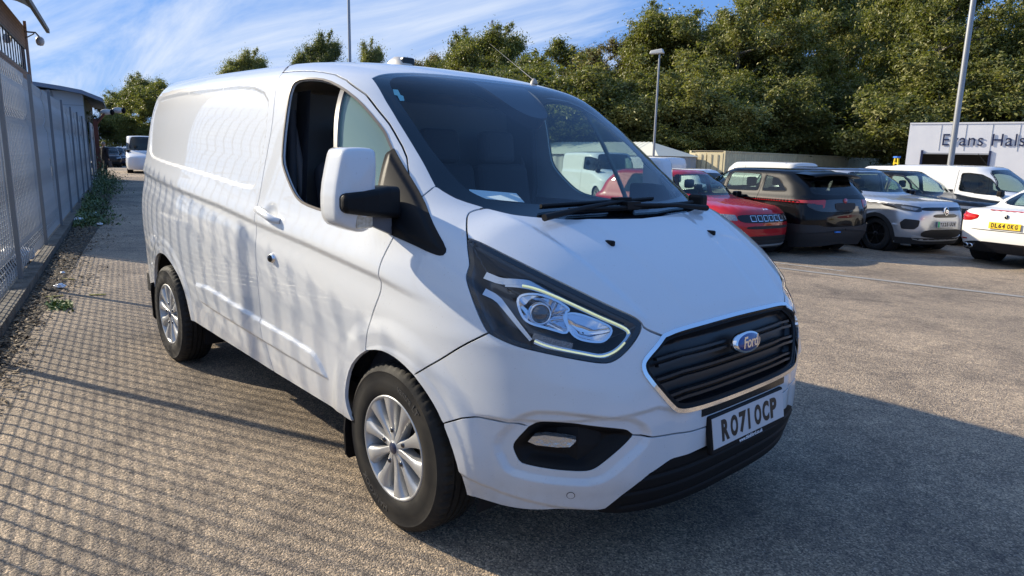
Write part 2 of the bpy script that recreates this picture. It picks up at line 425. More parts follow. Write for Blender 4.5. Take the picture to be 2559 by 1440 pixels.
def ribbon(name, P, width, nrm_out, m, parent, thick=.004, mirror=False):
    """flat strip following a 3d polyline; nrm_out(P) gives the outward normals"""
    P = np.asarray(P, float); n = len(P); Nn = nrm_out(P); t = np.gradient(P, axis=0); t /= np.linalg.norm(t, axis=1)[:, None]; s = np.cross(Nn, t)
    w = np.broadcast_to(np.asarray(width, float), (n,))[:, None]/2
    V = np.vstack([P+s*w, P-s*w, P-s*w-Nn*thick, P+s*w-Nn*thick]); F_ = []
    for i in range(n-1):
        for k in range(4): a, b = k*n, ((k+1) % 4)*n; F_.append((a+i, b+i, b+i+1, a+i+1))
    F_ += [(0, n, 2*n, 3*n), (n-1, 4*n-1, 3*n-1, 2*n-1)]
    mb = MB().add(V, F_)
    if mirror and np.abs(P[:, 1]).min() > .03: MB().add(V*[1, -1, 1], F_).obj(name, m, parent)
    elif mirror: mb.add(V*[1, -1, 1], F_)
    return mb.obj(name, m, parent)
def grad_n(B):
    def f(P):
        e = 1e-3; g = np.stack([B.F(P+np.eye(3)[i]*e)-B.F(P-np.eye(3)[i]*e) for i in range(3)], 1); return g/(np.linalg.norm(g, axis=1)[:, None]+1e-12)
    return f
VAN_TABLE = {'zk': [0.15, 0.3, 0.45, 0.6, 0.75, 0.87, 0.93, 1.0, 1.08, 1.16, 1.24, 1.32, 1.5, 1.7, 1.84, 1.93, 2.05], 'xn': [0.9021, 0.9552, 0.9769, 0.9769, 0.9585, 0.9302, 0.8921, 0.8234, 0.7295, 0.6078, 0.4567, 0.2899, 0.0461, -0.2309, -0.4596, -0.728, -1.1616], 'x0': [0.0, 0.0, 0.0, 0.0, 0.0, 0.0, -0.05, -0.1, -0.2, -0.3, -0.4, -0.5, -0.8, -1.1, -1.3, -1.5, -1.8], 'b': [0.9566, 0.9636, 0.9696, 0.9744, 0.9808, 0.986, 0.9876, 0.9873, 0.9834, 0.9738, 0.9612, 0.9497, 0.9195, 0.8821, 0.8417, 0.7953, 0.7197], 'n': [2.605, 2.661, 2.713, 2.717, 2.693, 2.657, 2.702, 2.754, 2.78, 2.819, 2.903, 2.931, 3.097, 3.197, 3.175, 3.024, 2.841], 'm': [2.823, 3.147, 3.455, 3.499, 3.323, 3.087, 3.161, 3.335, 3.537, 3.703, 3.822, 3.745, 4.051, 4.245, 4.123, 3.628, 3.067], 'rx': [-3.976, 0.2373, 0.0435], 'rc': [1.9968, 0.0517, 0.0238]}
VAN_CURVES = {
 'doorrear': [(-1.34, -0.731, 1.936), (-1.242, -0.802, 1.889), (-1.173, -0.895, 1.637), (-1.211, -0.938, 1.392), (-1.221, -0.955, 1.284), (-1.244, -0.971, 1.181), (-1.24, -0.987, 0.886)],
 'doorrear2': [(-1.219, -0.988, 0.958), (-1.235, -0.983, 0.797), (-1.244, -0.976, 0.633), (-1.2, -0.971, 0.502), (-1.128, -0.967, 0.378)],
 'doortop': [(-1.242, -0.802, 1.889), (-0.902, -0.774, 1.873), (-0.71, -0.757, 1.841), (-0.501, -0.761, 1.749), (-0.287, -0.771, 1.613), (-0.144, -0.791, 1.501), (-0.098, -0.815, 1.447)],
 'doorfront': [(0.007, -0.951, 1.191), (-0.019, -0.973, 1.122), (-0.032, -0.984, 1.055)],
 'doorfront2': [(0.01, -0.951, 1.19), (-0.026, -0.968, 1.148), (-0.036, -0.982, 1.073), (-0.029, -0.987, 0.99), (-0.107, -0.986, 0.864), (-0.138, -0.982, 0.777), (-0.148, -0.979, 0.72)],
 'sill': [(-0.299, -0.966, 0.369), (-1.128, -0.967, 0.378), (-2.292, -0.968, 0.408)],
 'window': [(-1.047, -0.853, 1.801), (-1.022, -0.835, 1.837), (-0.892, -0.82, 1.836), (-0.768, -0.807, 1.82), (-0.64, -0.8, 1.78), (-0.505, -0.796, 1.718), (-0.377, -0.798, 1.645), (-0.248, -0.805, 1.556), (-0.55, -0.959, 1.254), (-0.736, -0.957, 1.269), (-0.812, -0.954, 1.292), (-0.958, -0.938, 1.395), (-1.014, -0.928, 1.452), (-1.026, -0.912, 1.544), (-1.024, -0.89, 1.662)],
 'divider': [(-0.64, -0.8, 1.78), (-0.515, -0.908, 1.512)],
 'sail': [(-0.23, -0.807, 1.542), (-0.102, -0.825, 1.44), (0.034, -0.837, 1.339), (0.254, -0.894, 1.171), (0.257, -0.905, 1.153), (0.198, -0.921, 1.161), (-0.002, -0.952, 1.193), (-0.035, -0.936, 1.248), (-0.106, -0.887, 1.364)],
 'wingseam': [(0.036, -0.781, 1.381), (0.03, -0.834, 1.344)],
 'bonnetcorner': [(0.226, -0.686, 1.306), (0.212, -0.741, 1.296), (0.215, -0.764, 1.285), (0.266, -0.807, 1.241), (0.306, -0.832, 1.203)],
 'bonnetfront': [(0.827, -0.493, 0.961), (0.849, -0.501, 0.931), (0.881, -0.433, 0.908)],
 'bumpseam': [(0.511, -0.907, 0.917), (0.426, -0.944, 0.861), (0.324, -0.965, 0.789)],
 'bumpseam2': [(0.499, -0.915, 0.905), (0.358, -0.96, 0.812), (0.192, -0.975, 0.704)],
 'lowseam': [(0.347, -0.956, 0.56), (0.464, -0.936, 0.617), (0.564, -0.907, 0.617)],
 'lowseam2': [(0.503, -0.926, 0.621), (0.623, -0.882, 0.609), (0.659, -0.864, 0.607), (0.913, -0.584, 0.585), (0.941, -0.5, 0.573), (0.973, -0.273, 0.565)],
 'bumpbot': [(0.489, -0.909, 0.301), (0.593, -0.867, 0.297), (0.682, -0.817, 0.305), (0.75, -0.767, 0.32), (0.844, -0.656, 0.323)],
 'lowgr': [(0.847, -0.652, 0.326), (0.945, -0.481, 0.483), (0.973, -0.262, 0.495), (0.973, 0.271, 0.495), (0.913, 0.581, 0.432)],
 'archf': [(-0.302, -0.967, 0.378), (-0.343, -0.969, 0.436), (-0.341, -0.972, 0.519), (-0.295, -0.975, 0.612), (-0.224, -0.978, 0.678), (-0.136, -0.98, 0.725), (-0.038, -0.981, 0.75), (0.051, -0.981, 0.749), (0.125, -0.979, 0.733), (0.192, -0.975, 0.704), (0.255, -0.969, 0.663), (0.313, -0.962, 0.61), (0.347, -0.956, 0.56), (0.386, -0.948, 0.487), (0.415, -0.938, 0.405), (0.429, -0.926, 0.305)],
 'archr': [(-2.292, -0.968, 0.407), (-2.367, -0.968, 0.452), (-2.452, -0.97, 0.538), (-2.559, -0.97, 0.628), (-2.716, -0.968, 0.72), (-2.863, -0.963, 0.769), (-3.079, -0.948, 0.777), (-3.306, -0.926, 0.725), (-3.475, -0.906, 0.648), (-3.582, -0.891, 0.591), (-3.631, -0.882, 0.491)],
 'head': [(0.302, -0.83, 1.207), (0.366, -0.808, 1.187), (0.522, -0.746, 1.126), (0.666, -0.66, 1.058), (0.765, -0.576, 1.0), (0.818, -0.513, 0.965), (0.833, -0.497, 0.952), (0.843, -0.509, 0.936), (0.85, -0.543, 0.91), (0.846, -0.613, 0.86), (0.834, -0.646, 0.844), (0.818, -0.674, 0.842), (0.759, -0.747, 0.857), (0.691, -0.81, 0.872), (0.611, -0.864, 0.886), (0.555, -0.89, 0.903), (0.517, -0.903, 0.92), (0.484, -0.909, 0.95), (0.442, -0.909, 1.008), (0.398, -0.902, 1.063), (0.38, -0.896, 1.086), (0.375, -0.886, 1.104), (0.371, -0.872, 1.125), (0.355, -0.863, 1.146), (0.327, -0.847, 1.178)],
 'grille': [(0.897, 0.149, 0.923), (0.886, -0.35, 0.92), (0.882, -0.439, 0.906), (0.882, -0.533, 0.848), (0.886, -0.548, 0.821), (0.899, -0.538, 0.788), (0.948, -0.442, 0.668), (0.955, -0.412, 0.655), (0.964, -0.351, 0.649), (0.974, -0.026, 0.646)],
 'fog': [(0.662, -0.863, 0.609), (0.685, -0.85, 0.628), (0.706, -0.836, 0.638), (0.751, -0.803, 0.642), (0.814, -0.743, 0.636), (0.9, -0.615, 0.614), (0.909, -0.595, 0.601), (0.913, -0.585, 0.585), (0.91, -0.593, 0.567), (0.856, -0.687, 0.482), (0.841, -0.707, 0.467), (0.823, -0.729, 0.46), (0.749, -0.8, 0.46), (0.668, -0.854, 0.463), (0.63, -0.874, 0.467), (0.61, -0.884, 0.505), (0.605, -0.887, 0.525), (0.614, -0.884, 0.547)],
 'wsl': [(-0.576, -0.689, 1.828), (-0.348, -0.735, 1.679), (-0.082, -0.763, 1.48), (0.054, -0.766, 1.379), (0.143, -0.745, 1.331), (0.226, -0.686, 1.306), (0.309, -0.62, 1.281), (0.387, -0.454, 1.265), (0.422, -0.226, 1.256), (0.434, 0.06, 1.251), (0.42, 0.342, 1.255), (0.371, 0.527, 1.266)],
 'wst': [(-0.576, -0.689, 1.828), (-0.586, -0.624, 1.851), (-0.566, -0.514, 1.862), (-0.58, -0.239, 1.879), (-0.587, 0.17, 1.882), (-0.526, 0.338, 1.861)],
 'presspanel': [(-1.246, -0.839, 1.843), (-2.444, -0.827, 1.866), (-3.548, -0.741, 1.886), (-3.696, -0.749, 1.823), (-3.641, -0.804, 1.644), (-3.572, -0.837, 1.504), (-3.451, -0.863, 1.435), (-2.178, -0.943, 1.361), (-1.223, -0.954, 1.291)],
 'crease': [(-3.687, -0.853, 1.325), (-2.631, -0.95, 1.261), (-1.767, -0.967, 1.202), (-1.226, -0.975, 1.151), (-0.659, -0.981, 1.108), (-0.048, -0.984, 1.053)],
 'belt': [(-3.311, -0.88, 1.42), (-2.484, -0.94, 1.361), (-1.747, -0.952, 1.306), (-1.237, -0.957, 1.267), (-0.544, -0.959, 1.254), (-0.006, -0.953, 1.19)],
 'mould': [(-2.244, -0.978, 0.699), (-1.291, -0.975, 0.612), (-0.644, -0.974, 0.596), (-0.585, -0.973, 0.558), (-0.508, -0.971, 0.5), (-1.195, -0.972, 0.526), (-2.232, -0.972, 0.54)],
 'handle': [(-1.192, -0.966, 1.208), (-1.076, -0.963, 1.231), (-0.928, -0.97, 1.183), (-0.94, -0.974, 1.156)],
 'lock': [(-1.025, -0.987, 0.989)],
 'mudflap': [(-0.299, -0.966, 0.369), (-0.403, -0.964, 0.3), (-0.426, -0.958, 0.172), (-0.382, -0.957, 0.167), (-0.306, -0.959, 0.202)],
 'drl': [(0.502, -0.827, 1.08), (0.544, -0.791, 1.08), (0.583, -0.758, 1.072), (0.637, -0.721, 1.051), (0.702, -0.673, 1.019), (0.761, -0.619, 0.985), (0.814, -0.558, 0.952), (0.832, -0.545, 0.936), (0.841, -0.562, 0.915), (0.837, -0.623, 0.874), (0.817, -0.666, 0.861), (0.795, -0.697, 0.866), (0.733, -0.766, 0.883), (0.685, -0.806, 0.895), (0.653, -0.827, 0.908)],
 'chr1': [(0.428, -0.857, 1.104), (0.484, -0.833, 1.088), (0.518, -0.803, 1.09), (0.555, -0.767, 1.089), (0.601, -0.731, 1.076), (0.693, -0.664, 1.032), (0.753, -0.61, 0.999), (0.81, -0.548, 0.962)],
 'chr2': [(0.451, -0.882, 1.052), (0.502, -0.864, 1.036), (0.541, -0.859, 1.003), (0.592, -0.849, 0.956), (0.642, -0.834, 0.91)],
 'projc': [(0.637, -0.785, 0.999)],
 'refc': [(0.762, -0.665, 0.956)],
 'sig': [(0.643, -0.827, 0.925), (0.704, -0.782, 0.908), (0.749, -0.74, 0.898)],
 'bowl': [(0.551, -0.818, 1.048), (0.592, -0.766, 1.059), (0.643, -0.726, 1.043), (0.697, -0.695, 1.011), (0.688, -0.721, 1.002), (0.733, -0.733, 0.932), (0.677, -0.783, 0.951), (0.615, -0.828, 0.964), (0.583, -0.833, 0.998)],
 'bowl2': [(0.687, -0.729, 0.996), (0.713, -0.684, 1.001), (0.768, -0.626, 0.974), (0.803, -0.592, 0.95), (0.808, -0.64, 0.911), (0.781, -0.684, 0.912), (0.746, -0.724, 0.924), (0.718, -0.732, 0.955)],
 'wedge': [(0.509, -0.837, 1.063), (0.538, -0.803, 1.074), (0.579, -0.771, 1.067), (0.553, -0.816, 1.048), (0.59, -0.831, 0.992), (0.631, -0.817, 0.962), (0.62, -0.832, 0.95), (0.57, -0.847, 0.991)],
 'foglamp': [(0.685, -0.849, 0.59), (0.799, -0.76, 0.586), (0.797, -0.762, 0.574), (0.779, -0.778, 0.55), (0.657, -0.864, 0.549)],
 'sensor': [(0.781, -0.757, 0.377)],
 'podl': [(-0.509, -0.142, 1.858), (-0.36, -0.131, 1.786), (-0.236, -0.082, 1.704), (-0.229, 0.053, 1.699), (-0.252, 0.093, 1.714), (-0.327, 0.109, 1.766), (-0.468, 0.237, 1.842)],
 'sticker': [(-0.444, -0.665, 1.775), (-0.429, -0.648, 1.773), (-0.392, -0.659, 1.746), (-0.382, -0.652, 1.743), (-0.357, -0.661, 1.723), (-0.37, -0.676, 1.724), (-0.4, -0.663, 1.749), (-0.412, -0.673, 1.752)],
 'wip1': [(0.349, -0.491, 1.279), (0.317, -0.249, 1.305), (0.31, 0.024, 1.309)],
 'wipp': [(0.31, 0.024, 1.309), (0.361, -0.026, 1.284), (0.378, 0.452, 1.269)],
 'lowline': [(0.314, -0.957, 0.45), (0.574, -0.883, 0.337), (0.804, -0.713, 0.329)],
 'ledge': [(0.901, -0.558, 0.753), (0.965, -0.346, 0.642)],
 'roofseam': [(-1.242, -0.802, 1.889), (-1.34, -0.731, 1.936)],
 'flarel': [(0.184, -0.981, 0.848), (0.291, -0.971, 0.839), (0.397, -0.952, 0.78), (0.458, -0.939, 0.703), (0.473, -0.935, 0.661), (0.467, -0.935, 0.619)],
 'bonridge': [(0.317, -0.724, 1.253), (0.412, -0.74, 1.197), (0.543, -0.699, 1.134), (0.599, -0.701, 1.094)],
 'bonr2': [(0.387, -0.56, 1.255), (0.514, -0.513, 1.196), (0.64, -0.472, 1.125), (0.812, -0.446, 0.988)],
}
# ================================================================ THE WHITE VAN
paint = mat('white_paint', (.64, .665, .69), .32, coat=1.0, coat_rough=.02, spec=.15, col2=(.655, .675, .69), nscale=2.2)
def add_dirt(m):
    t = m.node_tree; b = t.nodes['Principled BSDF']; src = b.inputs['Base Color'].links[0].from_socket; co = N(t, 'ShaderNodeTexCoord'); sx = N(t, 'ShaderNodeSeparateXYZ'); t.links.new(co.outputs['Object'], sx.inputs[0])
    nz = N(t, 'ShaderNodeTexNoise'); nz.inputs['Scale'].default_value = 7; nz.inputs['Detail'].default_value = 7; nz.inputs['Roughness'].default_value = .7; t.links.new(co.outputs['Object'], nz.inputs['Vector'])
    mr = N(t, 'ShaderNodeMapRange'); t.links.new(sx.outputs[2], mr.inputs[0]); mr.inputs[1].default_value = .62; mr.inputs[2].default_value = .28; mr.inputs[3].default_value = 0; mr.inputs[4].default_value = 1
    f = mth('MULTIPLY', mth('POWER', mr.outputs[0], 2.0, nt=t), mth('MULTIPLY', nz.outputs['Fac'], .95, nt=t), nt=t)
    sp2 = N(t, 'ShaderNodeTexNoise'); sp2.inputs['Scale'].default_value = 160; sp2.inputs['Detail'].default_value = 1; t.links.new(co.outputs['Object'], sp2.inputs['Vector']); g = mth('MULTIPLY', mth('GREATER_THAN', sp2.outputs['Fac'], .745, nt=t), .30, nt=t)
    mx = N(t, 'ShaderNodeMixRGB'); t.links.new(mth('MINIMUM', mth('ADD', f, g, nt=t), .75, nt=t), mx.inputs[0]); t.links.new(src, mx.inputs[1]); mx.inputs[2].default_value = (.30, .235, .165, 1); t.links.new(mx.outputs[0], b.inputs['Base Color'])
add_dirt(paint)
def painted_sheen_glass(name, tint, ior, sheen_col, amt):  # glass with a diffuse colour mixed in to imitate a bright reflection
    m = glass_mat(name, tint, ior); t = m.node_tree; o = t.nodes['Material Output']; src = o.inputs[0].links[0].from_socket
    d = N(t, 'ShaderNodeBsdfDiffuse'); d.inputs[0].default_value = (*sheen_col, 1); mx = N(t, 'ShaderNodeMixShader'); mx.inputs[0].default_value = amt; t.links.new(src, mx.inputs[1]); t.links.new(d.outputs[0], mx.inputs[2]); t.links.new(mx.outputs[0], o.inputs[0]); return m
blk = mat('black_plastic', (.0055, .0055, .0065), .55, spec=.22, bump=(900, .12, .0006))
gblk = mat('gloss_black', (.006, .006, .008), .12)
dark = mat('dark_void', (.006, .006, .007), .9)
chrome = mat('chrome', (.82, .83, .85), .07, metal=1)
silver = mat('alloy', (.50, .50, .49), .42, metal=.55, coat=.25)
rubber = mat('tyre_rubber', (.010, .0095, .009), .72, spec=.35, col2=(.024, .021, .017), nscale=9)
trimgrey = mat('window_rubber', (.12, .10, .085), .5)
clear = glass_mat('clear_lens', (.93, .94, .95), 1.45)
wsglass = glass_mat('windscreen_glass', (.74, .82, .84), 1.40, refl=(.8, .85, .9))
sideglass = glass_mat('side_glass', (.60, .74, .70), 1.75)
intr = mat('cab_trim', (.040, .042, .050), .7)
seatm = mat('seat_fabric', (.060, .060, .070), .85)
ledm = mat('lit_running_light', (.9, .95, .5), .3, emit=(.78, .80, .46, .30))
van = empty('parked_van', (0, 0, 0), 0, 'large white panel van in the foreground with its driver window wound down', 'van')
VB = VanBody(VAN_TABLE); WF = Wall(VB); TF = Top(VB); VC = VAN_CURVES; VN = grad_n(VB)
A_ = lambda k, i=None, j=None: [list(q) for q in VC[k][i:j]]
def sidepts(l): return [(a, -.95, b) for a, b in l]
CREASE = np.array([(-4.8, 1.36), (-3.687, 1.325), (-2.631, 1.261), (-1.767, 1.202), (-1.226, 1.151), (-.659, 1.108), (-.048, 1.050), (.25, 1.0), (.6, .93), (1.5, .9)])
PRESS = chaikin(np.array([(-1.30, 1.842), (-2.444, 1.862), (-3.50, 1.875), (-3.66, 1.84), (-3.68, 1.7), (-3.60, 1.50), (-3.50, 1.445), (-3.3, 1.42), (-2.2, 1.362), (-1.42, 1.302), (-1.31, 1.31), (-1.285, 1.36), (-1.24, 1.6)]), 2, True)
MOULD = chaikin(np.array([(-2.27, .712), (-1.29, .645), (-.68, .612), (-.60, .588), (-.50, .500), (-.52, .488), (-1.195, .512), (-2.16, .552), (-2.21, .58)]), 1, True)
FOGP = WF.to2(np.array(A_('fog')))
def disp_van(P):
    x, y, z = P[:, 0], np.abs(P[:, 1]), P[:, 2]; d = np.zeros(len(P)); q = np.stack([x, z], 1)
    side = y > .70
    # shoulder crease
    zc = np.interp(x, CREASE[:, 0], CREASE[:, 1]); f = sstep((.32-x)/.35)*sstep((x+3.95)/.25)*side
    t = z-zc
    d += f*(.013*np.exp(-(np.clip(t, 0, 9)/.085)**2)*sstep((t+.034)/.034))
    d -= f*.004*np.exp(-((t+.06)/.05)**2)
    # pressed upper panel
    s = sdist(PRESS, q)*np.where(inside(PRESS, q), 1, -1); d -= .009*sstep((s+.004)/.020)*(x < -1.1)*side
    # lower door moulding
    m = (x > -2.4) & (x < -.4) & (z > .42) & (z < .76)
    if m.any():
        qq = q[m]; s = sdist(MOULD, qq)*np.where(inside(MOULD, qq), 1, -1); d[m] += .013*sstep(s/.022)
    # wheel arch flares
    for cx, cz, R, w, h in ((.045, .35, .405, .022, .0035), (-2.95, .34, .46, .03, .004)):
        r = np.hypot(x-cx, z-cz); d += h*sstep((R+w-r)/w)*side
    r = np.hypot(x-.03, (z-.36)); d += .010*sstep((.53-r)/.075)*side*sstep((z-.30)/.1)
    r = np.hypot((x+2.95)*.93, (z-.33)); d += .008*sstep((.57-r)/.05)*side
    # door handle scoop
    r = np.hypot((x+1.06)/.085, (z-1.20)/.050); d -= .016*sstep(1.15-r)*side
    # bonnet: raised wings outside a centre panel
    bm = (z > .93) & (x > .2) & (y < .83)
    yr = np.interp(x, [.22, .45, .70, .90], [.66, .585, .52, .44]); d += bm*sstep((x-.23)/.15)*(.012*sstep((y-yr+.02)/.05)*sstep((.90-x)/.1+.3)*sstep((z-.94)/.04))
    yr2 = np.interp(x, [.22, .9], [.40, .27]); d += bm*.004*sstep((yr2-y)/.06)*sstep((x-.27)/.15)*sstep((z-.94)/.04)
    # bumper: ledge beside the grille and a dished zone round the fog lamp
    bz = (z < .90) & (x > .3)
    zl = np.interp(y, [.0, .30, .50, .70, .95], [.62, .635, .69, .665, .63]); d += bz*(-.014*sstep((zl-z)/.020)*sstep((y-.34)/.1)*sstep((x-.45)/.15)*sstep((z-.28)/.1))
    fm = bz & (x > .5) & (z < .74) & (z > .34)
    if fm.any():
        Pm = P[fm].copy(); Pm[:, 1] = -np.abs(Pm[:, 1]); q2 = WF.to2(Pm); s = sdist(FOGP, q2)*np.where(inside(FOGP, q2), -1, 1)
        d[fm] -= .020*sstep((.046-s)/.022)
    # chin step
    zz_ = np.interp(x, [.3, .57, .80, .95], [.43, .355, .33, .30]); d += bz*(-.010*sstep((zz_-z)/.02))
    # ridge round the grille opening
    return d
C = {}
C['dr'] = curve(WF, sidepts([(-1.244, 1.889), (-1.205, 1.77), (-1.176, 1.637), (-1.195, 1.5), (-1.214, 1.392), (-1.226, 1.284), (-1.240, 1.181), (-1.238, .95), (-1.238, .8), (-1.240, .65), (-1.205, .50), (-1.128, .378)]), 2)
C['dt'] = curve(WF, sidepts([(-1.244, 1.889), (-1.07, 1.886), (-.902, 1.873), (-.71, 1.841), (-.501, 1.749), (-.29, 1.613)])[:-1]+[[-.501, -.761, 1.749]]+[[-.287, -.771, 1.613], [-.144, -.791, 1.501], [-.098, -.815, 1.447], [-.045, -.85, 1.385], [0.0, -.878, 1.322]], 1)
C['df'] = curve(WF, [[0.0, -.878, 1.322], [.018, -.92, 1.25], [.007, -.951, 1.191], [-.019, -.973, 1.122], [-.034, -.984, 1.055], [-.031, -.987, .99], [-.07, -.987, .92], [-.107, -.986, .864], [-.138, -.982, .777], [-.15, -.979, .722]], 2)
C['a1'] = curve(WF, [[-.15, -.979, .722]]+[list(q) for q in VC['archf'][4::-1]][:5], 1)
C['a1'] = curve(WF, sidepts([(-.15, .722), (-.224, .678), (-.295, .612), (-.341, .519), (-.343, .436), (-.299, .369)]), 1)
C['a2'] = curve(WF, sidepts([(.192, .704)])[:0]+[[.192, -.975, .704], [.125, -.979, .733], [.051, -.981, .749], [-.038, -.981, .750], [-.15, -.979, .722]], 1)
C['a3'] = curve(WF, [[.347, -.956, .56], [.313, -.962, .61], [.255, -.969, .663], [.192, -.975, .704]], 1)
C['a4'] = curve(WF, [[.347, -.956, .56], [.386, -.948, .487], [.415, -.938, .405], [.429, -.926, .300]], 1)
C['ra'] = curve(WF, sidepts([(-2.40, .405), (-2.43, .47), (-2.46, .54), (-2.53, .63), (-2.66, .715), (-2.82, .768), (-2.95, .778), (-3.08, .768), (-3.24, .715)])+[[-3.36, -.92, .63], [-3.42, -.91, .54], [-3.44, -.9, .45]], 2)
C['sill1'] = curve(WF, sidepts([(-.299, .369), (-1.128, .378)]), 0)
C['sill2'] = curve(WF, sidepts([(-1.128, .378), (-2.40, .405)]), 0)
UE = -3.3-.66
C['rail'] = curve(WF, np.array([(-1.244, 1.889), (-3.3, 1.889), (UE, 1.889)]), 0, is2d=True)
C['rend'] = curve(WF, np.array([(UE, 1.889), (UE, .42)]), 0, is2d=True)
C['rbot'] = curve(WF, np.array([tuple(WF.to2(np.array([[-3.44, -.9, .45]]))[0]), (UE, .42)]), 0, is2d=True)
UC = -3.3-.9*math.pi/2
C['rail2'] = curve(WF, np.array([(UE, 1.889), (UC, 1.889)]), 0, is2d=True)
C['ws'] = curve(WF, [[.036, -.781, 1.381], [.030, -.834, 1.344], [0.0, -.878, 1.322]], 0)
C['wl'] = curve(WF, A_('wsl', 0, 4)+[[.045, -.768, 1.386]]+[], 1)
C['wl'] = curve(TF, A_('wsl', 0, 3)+[[.036, -.781, 1.381]], 1)
C['wb1'] = curve(TF, [[.036, -.781, 1.381], [.085, -.768, 1.36], [.143, -.745, 1.331], [.226, -.686, 1.306]], 1)
C['wb2'] = curve(TF, A_('wsl', 5, 9)+[[.434, 0, 1.251]], 2)
C['wt'] = curve(TF, [A_('wst')[0], [-.592, -.63, 1.85], [-.592, -.514, 1.86], [-.596, -.239, 1.879], [-.60, 0, 1.882]], 1)
C['bc'] = curve(TF, A_('bonnetcorner', 0, 4)+[[.302, -.830, 1.207]], 1)
hd = A_('head')
C['ht'] = curve(WF, hd[0:6]+[[.833, -.497, .952]], 1)
C['hb'] = curve(WF, [[.833, -.497, .952]]+hd[7:16]+[[.514, -.905, .918]], 2)
C['hl'] = curve(WF, [[.514, -.905, .918]]+hd[17:25]+[hd[0]], 2)
C['bs'] = curve(WF, [[.514, -.905, .918], [.426, -.944, .861], [.324, -.965, .789], [.192, -.975, .704]], 1)
C['bf'] = curve(WF, [[.833, -.497, .952], [.849, -.492, .935], [.881, -.433, .908]], 1)
gr = A_('grille')
C['gt'] = curve(WF, [[.881, -.433, .908], [.886, -.35, .92], [.895, -.15, .925], [.898, 0, .926]], 2)
C['gl'] = curve(WF, [[.881, -.433, .908]]+gr[3:9]+[[.972, -.18, .646], [.975, 0, .645]], 1)
fg = A_('fog')
C['ft'] = curve(WF, [[.913, -.585, .585]]+fg[4:7][::-1][:0]+[fg[6], fg[5], fg[4], fg[3], fg[2], fg[1], fg[0]], 2)
C['fb'] = curve(WF, [fg[0], fg[17], fg[16], fg[15], fg[14], fg[13], fg[12], fg[11], fg[10], fg[9], fg[8], [.913, -.585, .585]], 1)
C['ls1'] = curve(WF, [fg[0], [.564, -.907, .617], [.464, -.936, .617], [.347, -.956, .56]], 1)
C['ls2'] = curve(WF, [[.975, 0, .562], [.973, -.273, .565], [.941, -.5, .573], [.913, -.585, .585]], 1)
C['bb'] = curve(WF, [[.429, -.926, .300]]+A_('bumpbot')+[[.847, -.652, .326]], 1)
C['lg'] = curve(WF, [[.847, -.652, .326], [.945, -.481, .475], [.973, -.262, .493], [.976, 0, .495]], 1)
C['win'] = curve(WF, sidepts([(-1.047, 1.801), (-1.022, 1.837), (-.892, 1.838), (-.768, 1.822), (-.64, 1.782), (-.505, 1.720), (-.377, 1.645)])+[[-.25, -.806, 1.556], [-.10, -.865, 1.42], [-.02, -.905, 1.31], [-.04, -.93, 1.23]]+sidepts([(-.30, 1.243), (-.55, 1.250), (-.736, 1.268), (-.812, 1.292), (-.875, 1.33), (-.958, 1.395), (-1.014, 1.452), (-1.03, 1.544), (-1.034, 1.662)]), 1, closed=True)
rev = lambda a: a[::-1]
g4 = .0038
yz = lambda a, b: curve(WF, np.array([(WF.to2(np.array([[a[0], 0, a[1]]]))[0][0], a[1]), (WF.to2(np.array([[b[0], 0, b[1]]]))[0][0], b[1])]), 0, is2d=True)
panel('side_panel', WF, [[(C['dr'], g4), (C['sill2'], 1e-6), (C['ra'], 1e-6), (C['rbot'], 1e-6), (rev(C['rend']), 0), (rev(C['rail']), 0)]], paint, van, sp=.022, spv=.018, disp=disp_van, flange=.02, left=True)
panel('front_door', WF, [[(rev(C['dr']), g4), (C['dt'], g4), (C['df'], g4), (C['a1'], 1e-6), (C['sill1'], 1e-6)], [(C['win'], 1e-6)]], paint, van, sp=.018, disp=disp_van, flange=.014, left=True)
doors = [o for o in van.children if o.name.startswith('front_door')]
panel('front_wing', WF, [[(C['ws'], g4), (rev(C['df'])[::-1], g4), (rev(C['a2']), 1e-6), (rev(C['bs']), g4), (C['hl'], g4), (rev(C['bc']), g4), (rev(C['wb1']), 1e-6)]], paint, van, sp=.016, disp=disp_van, left=True)
ctr = np.array([(x, 0, 0) for x in np.linspace(-3.93, -.60, 60)])
panel('roof', TF, [[(C['wt'][::-1], 1e-6), (C['wl'], 1e-6), (C['ws'], g4), (rev(C['dt']), g4), (C['rail'], 0), (C['rail2'], 0), (ctr, 0)]], paint, van, sp=.05, disp=disp_van, half=True)
rc2 = curve(WF, np.array([(UC, .42), (UC, 1.889)]), 0, is2d=True)
panel('rear_panel', WF, [[(C['rend'], 0), (curve(WF, np.array([(UE, .42), (UC, .42)]), 0, is2d=True), 0), (rc2, 0), (rev(C['rail2']), 0)]], paint, van, sp=.06, half=True)
bcen = [[x, 0, 0] for x in np.linspace(.890, .44, 40)]
panel('bonnet', TF, [[(C['bc'], g4), (C['ht'], g4), (C['bf'], g4), (C['gt'], 1e-6), (np.array(bcen), 0), (rev(C['wb2']), 1e-6)]], paint, van, sp=.018, disp=disp_van, half=True)
panel('bumper', WF, [[(C['hb'][::-1], g4), (C['bf'], g4), (C['gl'], 1e-6), (yz((.975, .645), (.975, .562)), 0), (C['ls2'], g4), (C['ft'], 1e-6), (C['ls1'], g4), (C['a3'], 1e-6), (rev(C['bs']), g4)]], paint, van, sp=.014, disp=disp_van, half=True)
panel('lower_bumper', WF, [[(C['ls2'], g4), (rev(C['fb']), 1e-6), (C['ls1'], g4), (C['a4'], 1e-6), (C['bb'], 1e-6), (C['lg'], 1e-6), (yz((.976, .495), (.975, .562)), 0)]], paint, van, sp=.014, disp=disp_van, half=True)
